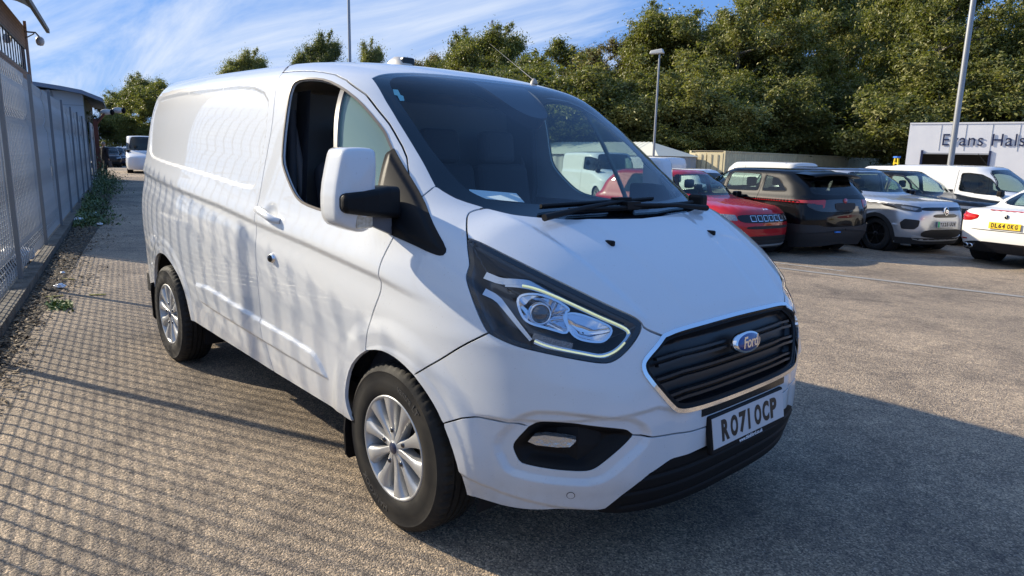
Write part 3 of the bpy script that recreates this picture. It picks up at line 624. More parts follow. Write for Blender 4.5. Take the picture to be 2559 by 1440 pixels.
def disp_slats(P):
    z = P[:, 2]; return -.012-.007*(.5-.5*np.cos(2*np.pi*np.clip((z-.290)/.056, 0, 4)))**6*(np.abs(P[:, 1]) < .60)
panel('lower_grille', WF, [[(C['lg'], 1e-6), (yz((.976, .495), (.93, .282)), 0), (curve(WF, [[.94, 0, .282], [.91, -.3, .282], [.85, -.56, .288], [.81, -.65, .305]], 1), 1e-6), (curve(WF, [[.81, -.65, .305], [.847, -.652, .326]], 0), 1e-6)]], blk, van, sp=.014, disp=disp_slats, half=True, flange=.03)

# --- windscreen
inner = offset_loop(TF.to2(np.vstack([C['wt'][::-1], C['wl'], C['wb1'], C['wb2']])), np.zeros(1)) if False else None
wso = [(C['wt'][::-1], 1e-6), (C['wl'], 1e-6), (C['wb1'], 1e-6), (C['wb2'], 1e-6), (np.array([[x, 0, 0] for x in np.linspace(.434, -.60, 60)]), 0)]
panel('windscreen', TF, [wso], wsglass, van, sp=.03, half=True, flange=0)
bot = [[.314, 0, 0], [.306, -.20, 0], [.293, -.36, 0], [.255, -.52, 0], [.205, -.635, 0], [.13, -.685, 0], [.06, -.700, 0], [-.04, -.706, 0], [-.12, -.706, 0]]
sidei = [[-.12, -.706, 0], [-.36, -.682, 0], [-.49, -.655, 0], [-.535, -.61, 0], [-.542, -.57, 0], [-.545, -.3, 0], [-.548, 0, 0]]
ib = chaikin(np.array(bot+sidei[1:]), 2)
ib = resample(ib, .015)
ib3 = np.array([(a, b, 0) for a, b, _ in ib])
panel('windscreen_border', TF, [[(C['wt'][::-1], 0), (C['wl'], 0), (C['wb1'], 0), (C['wb2'], 0), (np.array([[x, 0, 0] for x in np.linspace(.434, .314, 9)]), 0), (ib3, 0), (np.array([[x, 0, 0] for x in np.linspace(-.548, -.60, 5)]), 0)]], gblk, van, sp=.02, half=True, flange=0, lift=-.005)
# sensor pod behind the glass
pod = chaikin(np.array([(-.552, -.150), (-.40, -.140), (-.30, -.105), (-.245, -.055), (-.222, .0), (-.222, .055), (-.245, .10), (-.30, .135), (-.40, .17), (-.552, .20)]), 2)
mb = MB(); top = solve(TF, pod)-[0, 0, .012]; lowp = top-[.03, 0, .05]; lowp[:, 1] *= .8
n_ = len(pod); mb.add(np.vstack([top, lowp]), [tuple(range(n_))[::-1], tuple(range(n_, 2*n_))]+[(i, (i+1) % n_, n_+(i+1) % n_, n_+i) for i in range(n_)])
mb.obj('sensor_pod', mat('pod_plastic', (.02, .018, .03), .5), van)
st = solve(TF, np.array([(-.444, -.663), (-.43, -.646), (-.395, -.655), (-.385, -.648), (-.357, -.66), (-.367, -.676), (-.40, -.668), (-.41, -.677)]))+VN(solve(TF, np.array([(-.4, -.66)])))*-.007
mb = MB(); mb.add(st+[0, 0, .006], [tuple(range(8))]); mb.obj('windscreen_sticker', mat('sticker', (.20, .52, .62), .5), van)

# --- door windows
wn2 = WF.to2(C['win']); ia = np.argmin(np.linalg.norm(wn2-[-.64, 1.782], axis=1)); ibx = np.argmin(np.linalg.norm(wn2-[-.40, 1.246], axis=1))
seg = C['win'][ia:ibx+1] if ia < ibx else np.vstack([C['win'][ia:], C['win'][:ibx+1]])
dv = curve(WF, np.array([tuple(wn2[ibx]), tuple(wn2[ia])]), 0, is2d=True)
dm = lambda P: np.full(len(P), -.016)
panel('quarter_glass', WF, [[(seg, 0), (dv, 0)]], painted_sheen_glass('quarter_glass_painted_sheen', (.55, .70, .66), 1.6, (.36, .55, .53), .42), van, sp=.05, disp=dm, flange=0, left=True)  # pale green diffuse share stands in for the sky reflected in the pane
rest = np.vstack([C['win'][ibx:], C['win'][:ia+1]]) if ia < ibx else C['win'][ibx:ia+1]
gl = panel('door_glass', WF, [[(rest, 0), (rev(dv), 0)]], sideglass, van, sp=.05, disp=dm, flange=0)
gm = gl.data; gm.transform(Matrix.Diagonal((1, -1, 1, 1))); gm.flip_normals()
for sgn in (1, -1):
    P = C['win'].copy(); P = np.vstack([P, P[:1]]); 
    o = ribbon('window_seal', P+VN(P)*.002, .011, VN, trimgrey, van, .006)
    o2 = ribbon('window_divider', dv-VN(dv)*.004, .024, VN, mat('divider_trim', (.20, .19, .18), .4), van, .012)
    if sgn < 0:
        for q in (o, o2): q.data.transform(Matrix.Diagonal((1, -1, 1, 1))); q.data.flip_normals()

rs_ = solve(TF, resample(chaikin(np.array([(-1.246, -.800), (-1.30, -.755), (-1.345, -.70), (-1.36, -.5), (-1.365, 0)]), 1), .03))
ribbon('roof_seam', rs_+VN(rs_)*.0012, .005, VN, mat('seam_sealer', (.10, .10, .11), .6), van, .002, mirror=True)
# --- black corner sails carrying the mirrors
sl = [[-.235, -.812, 1.545], [-.10, -.825, 1.44], [.034, -.837, 1.339], [.150, -.868, 1.25], [.262, -.893, 1.172], [.266, -.905, 1.150], [.235, -.915, 1.146], [.10, -.937, 1.178], [-.02, -.955, 1.20], [-.10, -.955, 1.218], [-.13, -.94, 1.245], [-.17, -.90, 1.36]]
sail = curve(WF, sl, 1, closed=True)
def disp_sail(P):
    x, z = P[:, 0], P[:, 2]; q = WF.to2(P); s = sdist(WF.to2(sail), q)
    t = (z-1.19)-(-.62*(x-.10)); return .004+.014*sstep(s/.03)-.008*sstep((t+.02)/.03)*sstep(s/.02)
panel('mirror_sail', WF, [[(sail, 1e-6)]], blk, van, sp=.012, disp=disp_sail, flange=.012, left=True)

# --- mirrors
def make_mirror(sg):
    mb = MB()
    # head: rounded box lofted front to back; x forward
    prof = [(-1.032, 1.514), (-1.05, 1.519), (-1.10, 1.520), (-1.148, 1.516), (-1.160, 1.500), (-1.168, 1.470), (-1.190, 1.37), (-1.192, 1.29), (-1.180, 1.248), (-1.14, 1.228), (-1.085, 1.212), (-1.055, 1.225), (-1.036, 1.29), (-1.032, 1.37), (-1.027, 1.45), (-1.028, 1.497)]
    pf = resample(chaikin(np.array(prof), 1, True), .010, True); c = np.array([-1.125, 1.375]); n = len(pf); V = []
    lay = [(-.085, .96), (-.08, 1.0), (-.045, 1.0), (.006, .994), (.022, .965), (.032, .89), (.038, .68), (.046, .40), (.047, .15)]
    for xo, s in lay:
        q = c+(pf-c)*s
        for a, b in q: V.append((xo-.012+(a+1.12)*.10, (a if sg > 0 else -a), b))
    F_ = []
    for i in range(len(lay)-1):
        for k in range(n): F_.append((i*n+k, i*n+(k+1) % n, (i+1)*n+(k+1) % n, (i+1)*n+k))
    F_.append(tuple((len(lay)-1)*n+k for k in range(n)))
    mb.add(V, F_, True); o = mb.obj('door_mirror', paint, van)
    g = MB(); g.add([(-.098+(a+1.12)*.10, a if sg > 0 else -a, b) for a, b in c+(pf-c)*.93], [tuple(range(n))]); g.obj('mirror_glass', mat('mirror_face', (.8, .8, .8), .02, metal=1), o)
    # arm
    a = MB(); yy = [(-.93), (-.98), (-1.04), (-1.10), (-1.165), (-1.178)]
    T = [1.380, 1.381, 1.373, 1.366, 1.360, 1.348]; Bt = [1.262, 1.266, 1.272, 1.280, 1.290, 1.304]; xf_ = [.026, .040, .052, .056, .054, .046]; xb = [-.10, -.09, -.08, -.07, -.06, -.05]
    V = []; F_ = []
    for y_, t_, b_, f_, r_ in zip(yy, T, Bt, xf_, xb):
        e = .012
        for X, Z in ((f_-e, t_), (f_, t_-e), (f_, b_+e), (f_-e, b_), (r_+e, b_), (r_, b_+e), (r_, t_-e), (r_+e, t_)): V.append((X, y_ if sg > 0 else -y_, Z))
    for i in range(len(yy)-1):
        for k in range(8): F_.append((i*8+k, i*8+(k+1) % 8, (i+1)*8+(k+1) % 8, (i+1)*8+k))
    F_ += [tuple(range(8)), tuple(40+k for k in range(8))]
    a.add(V, F_, False); a.obj('mirror_arm', blk, o, bevel=.008)
    t = MB(); y0, y1 = (-1.118, -1.050); ys = (y0, y1) if sg > 0 else (-y1, -y0)
    t.box((-.03, min(ys), 1.232), (.030, max(ys), 1.290)); t.obj('indicator_lens', mat('indicator', (.42, .36, .27), .10, coat=1, col2=(.60, .55, .45), nscale=70), o, bevel=.008)
    t = MB(); ys = (-1.045, -.955) if sg > 0 else (.955, 1.045)
    t.add([(.0, ys[0], 1.275), (.0, ys[1], 1.262), (.0, ys[1], 1.20), (.0, ys[0], 1.24), (-.03, ys[0], 1.275), (-.03, ys[1], 1.262), (-.03, ys[1], 1.20), (-.03, ys[0], 1.24)], [(0, 1, 2, 3), (7, 6, 5, 4), (0, 4, 5, 1), (3, 2, 6, 7)])
    t.obj('arm_bracket', mat('grey_bracket', (.12, .12, .13), .5), o)
make_mirror(1); make_mirror(-1)
fm_ = [o for o in van.children if o.name.startswith('door_mirror')][1]; fm_.location = (-.12, -.20, -.01)

# --- door handle, lock plate, deadlock, fuel-side details
for sgn, dr_ in ((1, doors[0]), (-1, doors[-1])):
    mb = MB(); ps = [(-1.175, -.978, 1.212), (-1.165, -1.000, 1.212), (-1.10, -1.008, 1.205), (-1.02, -1.008, 1.190), (-.955, -1.003, 1.176), (-.94, -.982, 1.172)]
    ps = [(a, b if sgn > 0 else -b, c) for a, b, c in ps]
    mb.tube(ps, [.013, .017, .018, .018, .017, .013], 12); o = mb.obj('handle', paint, dr_)
    o.data.transform(Matrix.Translation((0, 0, 0)))
    mb = MB(); y_ = -.995*sgn
    mb.lathe([(.0, -.008*sgn), (.018, -.008*sgn), (.022, -.005*sgn), (.025, 0), (.025, .014*sgn)], 28, 'y', (-1.025, y_+.002*sgn, .985)); mb.obj('door_lock', chrome, dr_)
    mb = MB(); mb.lathe([(.0, -.016*sgn), (.014, -.015*sgn), (.018, -.011*sgn), (.019, .0)], 20, 'y', (-1.025, y_, .985)); mb.obj('lock_cap', gblk, dr_)

# --- front parking sensors
for sg in (1, -1):
    P0 = np.array([[.781, -.757, .377]]); P0 = solve(WF, WF.to2(P0), disp_van); n0 = VN(P0)[0]; P0 = P0[0]
    for r_, m_, l_ in ((.0145, blk, .001), (.0125, paint, .0018)):
        t = Vector((0, 0, 1)).cross(Vector(n0)).normalized(); b = Vector(n0).cross(t)
        V = [tuple(Vector(P0)+Vector(n0)*l_+t*math.cos(k*math.pi/12)*r_+b*math.sin(k*math.pi/12)*r_) for k in range(24)]
        V = [(a, c*sg, d) for a, c, d in V]; mb = MB().add(V, [tuple(range(24))]); mb.obj('parking_sensor', m_, van)

# --- headlights
def ins(P, d): P = np.array(P, float); P = curve(WF, P, 0, 9) if False else P; return P-VN(P)*d
hloop = [(C['ht'], 1e-6), (C['hb'], 1e-6), (C['hl'], 1e-6)]
H2 = WF.to2(np.vstack([C['ht'][:-1], C['hb'][:-1], C['hl'][:-1]])); H2 = resample(H2, .014, True)
def disp_hl(P): return -.004-.075*sstep(sdist(H2, WF.to2(P*[1, np.sign(-P[:, 1:2]).mean() or 1, 1] if False else P))/.055)
lampback = mat('headlamp_housing', (.030, .032, .038), .30, metal=.3, coat=.8)
hk = panel('headlight', WF, [hloop], lampback, van, sp=.014, disp=disp_hl, flange=.0, left=True)
hb_in = offset_loop(H2, np.full(len(H2), .013))
ring_in = solve(WF, hb_in)
lens = panel('headlight_lens', WF, [hloop], clear, van, sp=.025, disp=disp_van, flange=0, left=True, lift=-.001)
bord = panel('headlight_border', WF, [hloop, [(ring_in, 0)]], gblk, van, sp=.02, disp=disp_van, flange=0, left=True, lift=-.003)
for i in range(2): lens[i].parent = hk[i]; bord[i].parent = hk[i]
def mirrored(o, i):
    o.data.transform(Matrix.Diagonal((1, -1, 1, 1))); o.data.flip_normals(); o.parent = hk[i]; return o
def both(fn):
    fn(hk[0]); o = fn(hk[1]); mirrored(o, 1)
hn = lambda P: VN(P)
drl = resample(chaikin(np.array(A_('drl')), 2), .01); chr1 = resample(chaikin(np.array(A_('chr1')), 1), .01); chr2 = resample(chaikin(np.array(A_('chr2')), 1), .01)
kd = len(drl)
both(lambda p: ribbon('running_light', ins(drl[int(kd*.08):int(kd*.56)], .012), .0055, hn, ledm, p, .003))
both(lambda p: ribbon('running_light', ins(drl[int(kd*.60):], .012), .0055, hn, ledm, p, .003))
both(lambda p: ribbon('chrome_strip', ins(drl, .017), .017, hn, mat('lamp_chrome', (.55, .58, .63), .14, metal=1), p, .006))
both(lambda p: ribbon('chrome_strip', ins(chr1, .016), np.linspace(.026, .014, len(chr1)), hn, MATS['lamp_chrome'], p, .006))
both(lambda p: ribbon('chrome_strip', ins(chr2, .018), np.linspace(.024, .011, len(chr2)), hn, MATS['lamp_chrome'], p, .006))
def bowl(name, key, depth, p, m, out=.018):
    P = np.array(A_(key)); P = chaikin(P, 2, True); n = len(P); Nn = VN(P); c = P.mean(0); nc = VN(c[None])[0]; V = []; L_ = [(1.0, out), (.97, out+.004), (.80, out+depth*.45), (.55, out+depth*.8), (.30, out+depth), (.05, out+depth*1.03)]
    for s, dd in L_:
        for a in P: V.append(c+(a-c)*s-nc*dd)
    F_ = []
    for i in range(len(L_)-1):
        for k in range(n): F_.append((i*n+k, i*n+(k+1) % n, (i+1)*n+(k+1) % n, (i+1)*n+k))
    mb = MB().add(V, F_, True); o = mb.obj(name, m, p, fix=False)
    return o
refm = mat('reflector', (.80, .83, .88), .10, metal=1)
both(lambda p: bowl('reflector', 'bowl', .05, p, refm, .020))
both(lambda p: bowl('reflector', 'bowl2', .045, p, refm, .020))
both(lambda p: ribbon('reflector_rim', ins(np.vstack([chaikin(np.array(A_('bowl')), 2, True), chaikin(np.array(A_('bowl')), 2, True)[:1]]), .018), .008, hn, refm, p, .004))
both(lambda p: ribbon('reflector_rim', ins(np.vstack([chaikin(np.array(A_('bowl2')), 2, True), chaikin(np.array(A_('bowl2')), 2, True)[:1]]), .018), .008, hn, refm, p, .004))
def projector(p, key='projc', r=.030):
    c = np.array(A_(key)[0]); nc = np.array([.80, -.55, .15]); nc /= np.linalg.norm(nc); c = c-VN(c[None])[0]*.030
    z_ = Vector(nc); T = Matrix.Translation(Vector(c)) @ z_.to_track_quat('Z', 'Y').to_matrix().to_4x4()
    mb = MB(); mb.lathe([(0, .016), (r*.4, .0145), (r*.75, .010), (r*.97, .002), (r, -.002)], 28, 'z'); me = mb.mesh(); me.transform(T)
    return link('projector_lens', me, mat('projector_glass', (.03, .035, .045), .03, coat=1, spec=1), p)
both(projector)
def projring(p):
    c = np.array(A_('projc')[0]); nc = np.array([.80, -.55, .15]); nc /= np.linalg.norm(nc); c = c-VN(c[None])[0]*.031
    T = Matrix.Translation(Vector(c)) @ Vector(nc).to_track_quat('Z', 'Y').to_matrix().to_4x4()
    mb = MB(); mb.lathe([(.030, .0), (.032, .006), (.036, .004), (.040, -.02), (.038, -.03)], 28, 'z'); me = mb.mesh(); me.transform(T)
    return link('projector_ring', me, refm, p)
both(projring)
sig = resample(np.array(A_('sig')), .004)
both(lambda p: ribbon('turn_signal', ins(sig, .024), .022, hn, mat('ribbed_lens', (.10, .07, .05), .12, coat=1, col2=(.25, .2, .16), nscale=260), p, .004))

# --- grille
GLP = np.vstack([C['gt'][::-1], C['gl'][1:]]); full = np.vstack([GLP, (GLP*[1, -1, 1])[::-1][1:]]); full = full[:-1] if np.linalg.norm(full[0]-full[-1]) < 1e-4 else full
G2 = WF.to2(GLP)
gcen = [[0, 0, 0]]
def disp_gr(P):
    q = WF.to2(P); o_ = np.vstack([G2]); s = np.full(len(q), 1e9)
    for i in range(len(o_)-1):
        a, b = o_[i], o_[i+1]; ab = b-a; t = np.clip(((q-a)@ab)/(ab@ab+1e-12), 0, 1); s = np.minimum(s, np.linalg.norm(q-a-t[:, None]*ab, axis=1))
    return -.003-.045*sstep(s/.03)
panel('grille', WF, [[(C['gt'], 0), (yz((.898, .926), (.975, .645)), 0), (rev(C['gl']), 0)]], mat('grille_black', (.006, .006, .008), .4), van, sp=.02, disp=disp_gr, half=True, flange=0)
gri = [o for o in van.children if o.name.startswith('grille')][0]
fc = resample(full, .012, True); fc = np.vstack([fc, fc[:1]]); V1 = VN(fc)
ribbon('chrome_surround', fc+V1*.006, .015, VN, chrome, gri, .012)
fi = fc.copy(); cc = np.array([.93, 0, .785]); fi = cc+(fc-cc)*[1, .955, .90]; 
ribbon('inner_surround', fi-VN(fi)*.006, .016, VN, blk, gri, .01)
def bar(z0, z1, ymax, w=.020, gap=None):
    segs = [(-ymax, ymax)] if gap is None else [(-ymax, -gap), (gap, ymax)]
    mb_all = []
    for a, b in segs:
        ys = np.linspace(a, b, 60)
        zz_ = z0-(np.clip(np.abs(ys)-.36, 0, 1))*.10
        for dz, dd, ww in ((.011, .016, .009), (-.010, .012, .010)):
            uvq = np.stack([np.full(60, 0.), zz_+dz], 1)
            # solve x on the centre-ish surface at given y, z by bisection along x
            lo = np.zeros(60); hi = np.full(60, 1.3)
            for _ in range(30):
                m_ = (lo+hi)/2; i_ = VB.F(np.stack([m_, ys, zz_+dz], 1)) < 0; lo = np.where(i_, m_, lo); hi = np.where(i_, hi, m_)
            P = np.stack([lo, ys, zz_+dz], 1); ribbon('grille_bar', P-VN(P)*dd, ww, VN, mat('bar_black', (.009, .0095, .011), .38), gri, .02)
bar(.838, 0, .475, gap=.085); bar(.772, 0, .50); bar(.705, 0, .44)
# strip under the grille
ys = np.linspace(-.30, .30, 40); lo = np.zeros(40); hi = np.full(40, 1.3)
for _ in range(30):
    m_ = (lo+hi)/2; i_ = VB.F(np.stack([m_, ys, 0*ys+.624], 1)) < 0; lo = np.where(i_, m_, lo); hi = np.where(i_, hi, m_)
P = np.stack([lo, ys, 0*ys+.624], 1); ribbon('lower_slot', P+VN(P)*.003, .026, VN, gblk, gri, .01)
# badge
def oval(name, a, b, h0, h1, m, p, T, dome=0, n=56):
    mb = MB(); V = []; F_ = []
    L_ = [(1, h0), (1, h1*.7), (.96, h1), (.5, h1+dome*.8), (.0001, h1+dome)]
    for s, h in L_:
        for k in range(n): t = 2*math.pi*k/n; V.append((a*s*math.cos(t), b*s*math.sin(t), h))
    for i in range(len(L_)-1):
        for k in range(n): F_.append((i*n+k, i*n+(k+1) % n, (i+1)*n+(k+1) % n, (i+1)*n+k))
    mb.add(V, F_, True); me = mb.mesh(); me.transform(T); return link(name, me, m, p)
def frame_at(P, nx, up=(0, 0, 1)):
    z_ = Vector(nx).normalized(); x_ = Vector(up).cross(z_).normalized(); y_ = z_.cross(x_)
    return Matrix(((x_.x, y_.x, z_.x, P[0]), (x_.y, y_.y, z_.y, P[1]), (x_.z, y_.z, z_.z, P[2]), (0, 0, 0, 1)))
BT = frame_at((.955, 0, .832), (1, 0, .22))
blue = mat('badge_blue', (.012, .04, .20), .18, coat=1)
oval('badge', .088, .040, -.016, .010, chrome, gri, BT, .0); oval('badge_field', .079, .033, .0, .0125, blue, gri, BT, .002)
me = text_mesh('Ford', .058, .0008, .0010, shear=.35, spacing=.92); me.transform(BT @ Matrix.Translation((0, -.001, .0155))); link('badge_lettering', me, chrome, gri)

# --- number plate
PT = frame_at((.992, 0, .5405), (1, 0, .167))
pl = MB(); pl.box((-.268, -.076, -.02), (.268, .066, .004)); pl.v = [tuple(PT @ Vector(q)) for q in pl.v]
plate = pl.obj('number_plate', blk, van, bevel=.006)
pl = MB(); pl.box((-.259, -.0555, .004), (.259, .0555, .0065)); pl.v = [tuple(PT @ Vector(q)) for q in pl.v]; pl.obj('plate_face', mat('plate_white', (.56, .56, .57), .35), plate)
def plate_text(s, T, p, m, h=.079, w=.050, pitch=.061, gap=.033):
    tot = 0; xs = []; x = 0
    for ch in s:
        if ch == ' ': x += gap-.011; continue
        cw = .017 if ch in '1I' else w
        xs.append((ch, x+cw/2, cw)); x += cw+.011
    x -= .011
    for ch, cx, cw in xs:
        me = text_mesh(ch, .1, .0006, .0044)
        co = np.array([v.co[:] for v in me.vertices]); lo = co.min(0); hi = co.max(0)
        if ch == '1': me = None; mb = MB().box((-.0065, -h/2, 0), (.0065, h/2, .001)); me = mb.mesh()
        else:
            for v in me.vertices:
                v.co.x = ((v.co.x-lo[0])/(hi[0]-lo[0])-.5)*cw; v.co.y = ((v.co.y-lo[1])/(hi[1]-lo[1])-.5)*h
        me.transform(T @ Matrix.Translation((cx-x/2, 0, 0))); link('plate_character', me, m, p)
ink = mat('plate_ink', (.008, .008, .008), .4)
plate_text('RO71 OCP', PT @ Matrix.Translation((0, 0, .0074)), plate, ink)
me = text_mesh('www.thinkford.co.uk', .020, .0004, .0004); me.transform(PT @ Matrix.Translation((0, -.067, .0050))); link('plate_web_address', me, mat('white_print', (.75, .75, .77), .5), plate)

# --- fog lamps
FL = [(C['ft'], 0), (C['fb'], 0)]
F2 = WF.to2(np.vstack([C['ft'][:-1], C['fb'][:-1]]))
def disp_fog(P):
    s = sdist(F2, WF.to2(P)); return disp_van(P)-.003-.038*sstep(s/.045)
fogp = panel('fog_light', WF, [FL], blk, van, sp=.012, disp=disp_fog, flange=0, left=True)
fl_ = np.array(A_('foglamp')); fl_ = chaikin(fl_, 1, True)
for i, sg in enumerate((1, -1)):
    P = fl_-VN(fl_)*.020; Q = fl_-VN(fl_)*.050; n = len(P)
    mb = MB().add(np.vstack([P, Q])*[1, sg, 1], [tuple(range(n))]+[(k, (k+1) % n, n+(k+1) % n, n+k) for k in range(n)]); mb.obj('fog_lens', mat('fog_lens', (.55, .56, .56), .06, metal=.75, coat=1, bump=(60, .8, .01)), fogp[i])

# --- wipers and washer jets
def topP(x, y, h=0): P = solve(TF, np.array([(x, y)])); return Vector(P[0]+VN(P)[0]*h)
for pts, r in (([(.315, -.49), (.325, -.25), (.320, .03), (.31, .22)], .008), ([(.362, -.38), (.372, -.1), (.372, .2), (.335, .50)], .008)):
    mb = MB(); mb.tube([topP(a, b, .022) for a, b in pts], r, 8); mb.tube([topP(a, b, .012) for a, b in pts], .004, 6); w_ = mb.obj('wiper', blk, van)
for pts in ([(.395, -.55), (.37, -.30), (.335, -.02)], [(.40, .52), (.385, .30), (.37, .0)]):
    mb = MB(); mb.tube([topP(a, b, .030) for a, b in pts], [.014, .010, .009], 8); mb.box((pts[2][0]-.02, pts[2][1]-.045, topP(*pts[2]).z+.012), (pts[2][0]+.02, pts[2][1]+.045, topP(*pts[2]).z+.042)); mb.obj('wiper_arm', blk, van)
mb = MB(); q = topP(.335, .57, .01); mb.box((q.x-.05, q.y-.03, q.z-.02), (q.x+.03, q.y+.03, q.z+.055)); mb.obj('wiper_pivot', blk, van, bevel=.015)
for y_ in (-.346, .346):
    q = topP(.556, y_, .0); mb = MB(); mb.box((q.x-.022, q.y-.011, q.z-.01), (q.x+.018, q.y+.011, q.z+.012)); mb.obj('washer_jet', blk, van, bevel=.006)

# --- wheels
def make_wheel(p, x, sg):
    """axle along y; outer face towards -y for sg=1"""
    t = MB()
    R = .343; hw = .1075; rr = .212
    prof = [(rr, -.098), (rr+.010, -.104), (rr+.035, -.1105), (rr+.062, -.1085), (R-.040, -.1045), (R-.030, -.1075), (R-.018, -.100), (R-.006, -.090), (R, -.078)]
    n = 168; V = []; F_ = []
    full = prof+[(R+.002, -.055), (R+.003, -.052), (R-.007, -.050), (R-.007, -.043), (R+.003, -.041), (R+.004, -.020), (R-.006, -.018), (R-.006, -.011), (R+.004, -.009), (R+.004, .009), (R-.006, .011), (R-.006, .018), (R+.004, .020), (R+.003, .041), (R-.007, .043), (R-.007, .05), (R+.003, .052)]+[(a, -b) for a, b in prof[::-1]]
    m = len(full)
    for k in range(n):
        a = 2*math.pi*k/n; sip = .0065 if k % 3 == 0 else 0
        for i, (r, h) in enumerate(full):
            rr_ = r-(sip if (abs(h) < .1 and abs(h) > .053 and r > R-.03) else (sip*.7 if .020 < abs(h) < .042 else 0))
            V.append((rr_*math.cos(a), h, rr_*math.sin(a)))
    for k in range(n):
        for i in range(m-1): F_.append((k*m+i, k*m+i+1, ((k+1) % n)*m+i+1, ((k+1) % n)*m+i))
    t.add(V, F_, False); me = t.mesh()
    b = bmesh.new(); b.from_mesh(me); bmesh.ops.recalc_face_normals(b, faces=b.faces); b.to_mesh(me); b.free()
    sm = np.zeros(len(me.polygons), bool)
    for i, pl_ in enumerate(me.polygons): sm[i] = True
    me.polygons.foreach_set('use_smooth', sm); 
    try: me.set_sharp_from_angle(angle=R_(32))
    except Exception: pass
    w = link('wheel', me, rubber, p); w.location = (x, -.863*sg, .343); w.rotation_euler = (0, 0, 0 if sg > 0 else math.pi)
    y0 = -.092
    rim = MB(); rim.lathe([(.214, y0), (.216, y0-.008), (.210, y0-.012), (.203, y0-.008), (.199, y0+.02), (.190, y0+.05), (.186, y0+.12), (.20, y0+.18)], 72); ro = rim.obj('rim', silver, w, fix=False)
    bm_ = MB(); bm_.lathe([(.0, y0+.075), (.13, y0+.075), (.145, y0+.085), (.145, y0+.10)], 40); bm_.obj('brake_disc', mat('brake_iron', (.10, .095, .09), .5, metal=.6), w, fix=False)
    bk = MB(); bk.lathe([(.0, y0+.11), (.198, y0+.11)], 40); bk.obj('wheel_well', dark, w, fix=False)
    sp_me = None
    for k in range(10):
        if sp_me is None:
            s_ = MB(); L_ = [(.030, .012, -.004, .055), (.055, .0145, .000, .050), (.085, .0145, -.001, .045), (.12, .018, -.006, .040), (.16, .026, -.010, .035), (.190, .037, -.010, .03), (.206, .047, -.010, .02)]
            V = []; F_ = []
            for r, hwid, yo, th in L_:
                for s, yy in ((-1, th), (-1, .004), (-.86, yo*.2), (-.55, yo*.9), (0, yo+.001), (.55, yo*.9), (.86, yo*.2), (1, .004), (1, th)):
                    # pocket on the face near the hub
                    V.append((r, y0+yy, hwid*s))
            nn = 9
            for i in range(len(L_)-1):
                for j in range(nn-1): F_.append((i*nn+j, i*nn+j+1, (i+1)*nn+j+1, (i+1)*nn+j))
            s_.add(V, F_, True); sp_me = s_.mesh(); bb = bmesh.new(); bb.from_mesh(sp_me); bmesh.ops.recalc_face_normals(bb, faces=bb.faces); bb.to_mesh(sp_me); bb.free(); sp_me.materials.append(silver)
        o = bpy.data.objects.new('spoke', sp_me); COL.objects.link(o); o.parent = w; o.rotation_euler = (0, R_(36*k+9), 0)
    hub = MB(); hub.lathe([(.0, y0-.004), (.030, y0-.004), (.034, y0+.001), (.052, y0+.008), (.056, y0+.05)], 40); hub.obj('hub', silver, w, fix=False)
    cap = MB(); cap.lathe([(0, y0-.008), (.022, y0-.008), (.025, y0-.004)], 32); cap.obj('centre_cap', mat('cap_navy', (.015, .022, .06), .3, coat=.5), w, fix=False)
    nut_me = None
    for k in range(5):
        if nut_me is None:
            s_ = MB(); s_.lathe([(0, y0-.006), (.009, y0-.005), (.0125, y0+.002), (.0125, y0+.03), (.018, y0+.032), (.018, y0+.06)], 12); nut_me = s_.mesh(); nut_me.materials.append(mat('nut_steel', (.10, .10, .11), .25, metal=1))
        a = R_(72*k+27); o = bpy.data.objects.new('lug_nut', nut_me); COL.objects.link(o); o.parent = w; o.location = (.073*math.cos(a), 0, .073*math.sin(a))
    def arc(s, r, a0, size, up=True, nm='sidewall_lettering'):
        me = text_mesh(s, size, .0012, .0006, align='CENTER')
        for v in me.vertices:
            th = a0-v.co.x/r; rad = r+v.co.y; h = v.co.z
            v.co = (rad*math.cos(th), -.1085-h, rad*math.sin(th))
        me.update(); link(nm, me, mat('raised_rubber', (.055, .052, .048), .6), w)
    arc('vantra LT', .272, R_(62), .040); arc('HANKOOK', .272, R_(242), .040)
    return w
for x in (0, -2.933):
    for sg in (1, -1): make_wheel(van, x, sg)
# wheel housings, floor, mud flaps
for x, r in ((.03, .44), (-2.95, .52)):
    for sg in (1, -1):
        mb = MB(); n = 24; V = []; F_ = []
        for k in range(n+1):
            a = math.pi*(k/n*1.16-.08)
            for y in (-.90 if x > -1 else -.885, -.60): V.append((x+r*math.cos(a), y*sg, .34+r*math.sin(a)))
        for k in range(n): F_.append((2*k, 2*k+1, 2*k+3, 2*k+2))
        F_.append(tuple(range(1, 2*n+2, 2))); mb.add(V, F_); mb.obj('wheel_housing', dark, van)
mb = MB(); mb.box((-3.85, -.86, .36), (-3.48, .86, .5)); mb.box((-2.36, -.84, .29), (-.42, .84, .42)); mb.box((-3.5, -.58, .30), (.85, .58, .46)); mb.obj('underbody', dark, van)
for x0, z0, z1, yy in ((-.385, .375, .165, .95), (-3.47, .50, .20, .915)):
    for sg in (1, -1):
        mb = MB(); pts = [(-.965+(.95-yy), z0-.015), (-.972+(.95-yy), z0-.07), (-.968+(.95-yy), z1+.02), (-.955+(.95-yy), z1), (-.80, z1), (-.78, z0)]
        V = [(x0+dx, y*sg, z) for dx in (0, .012) for y, z in pts]; n = len(pts)
        mb.add(V, [tuple(range(n)), tuple(range(2*n-1, n-1, -1))]+[(i, (i+1) % n, n+(i+1) % n, n+i) for i in range(n)]); mb.obj('mud_flap', blk, van)

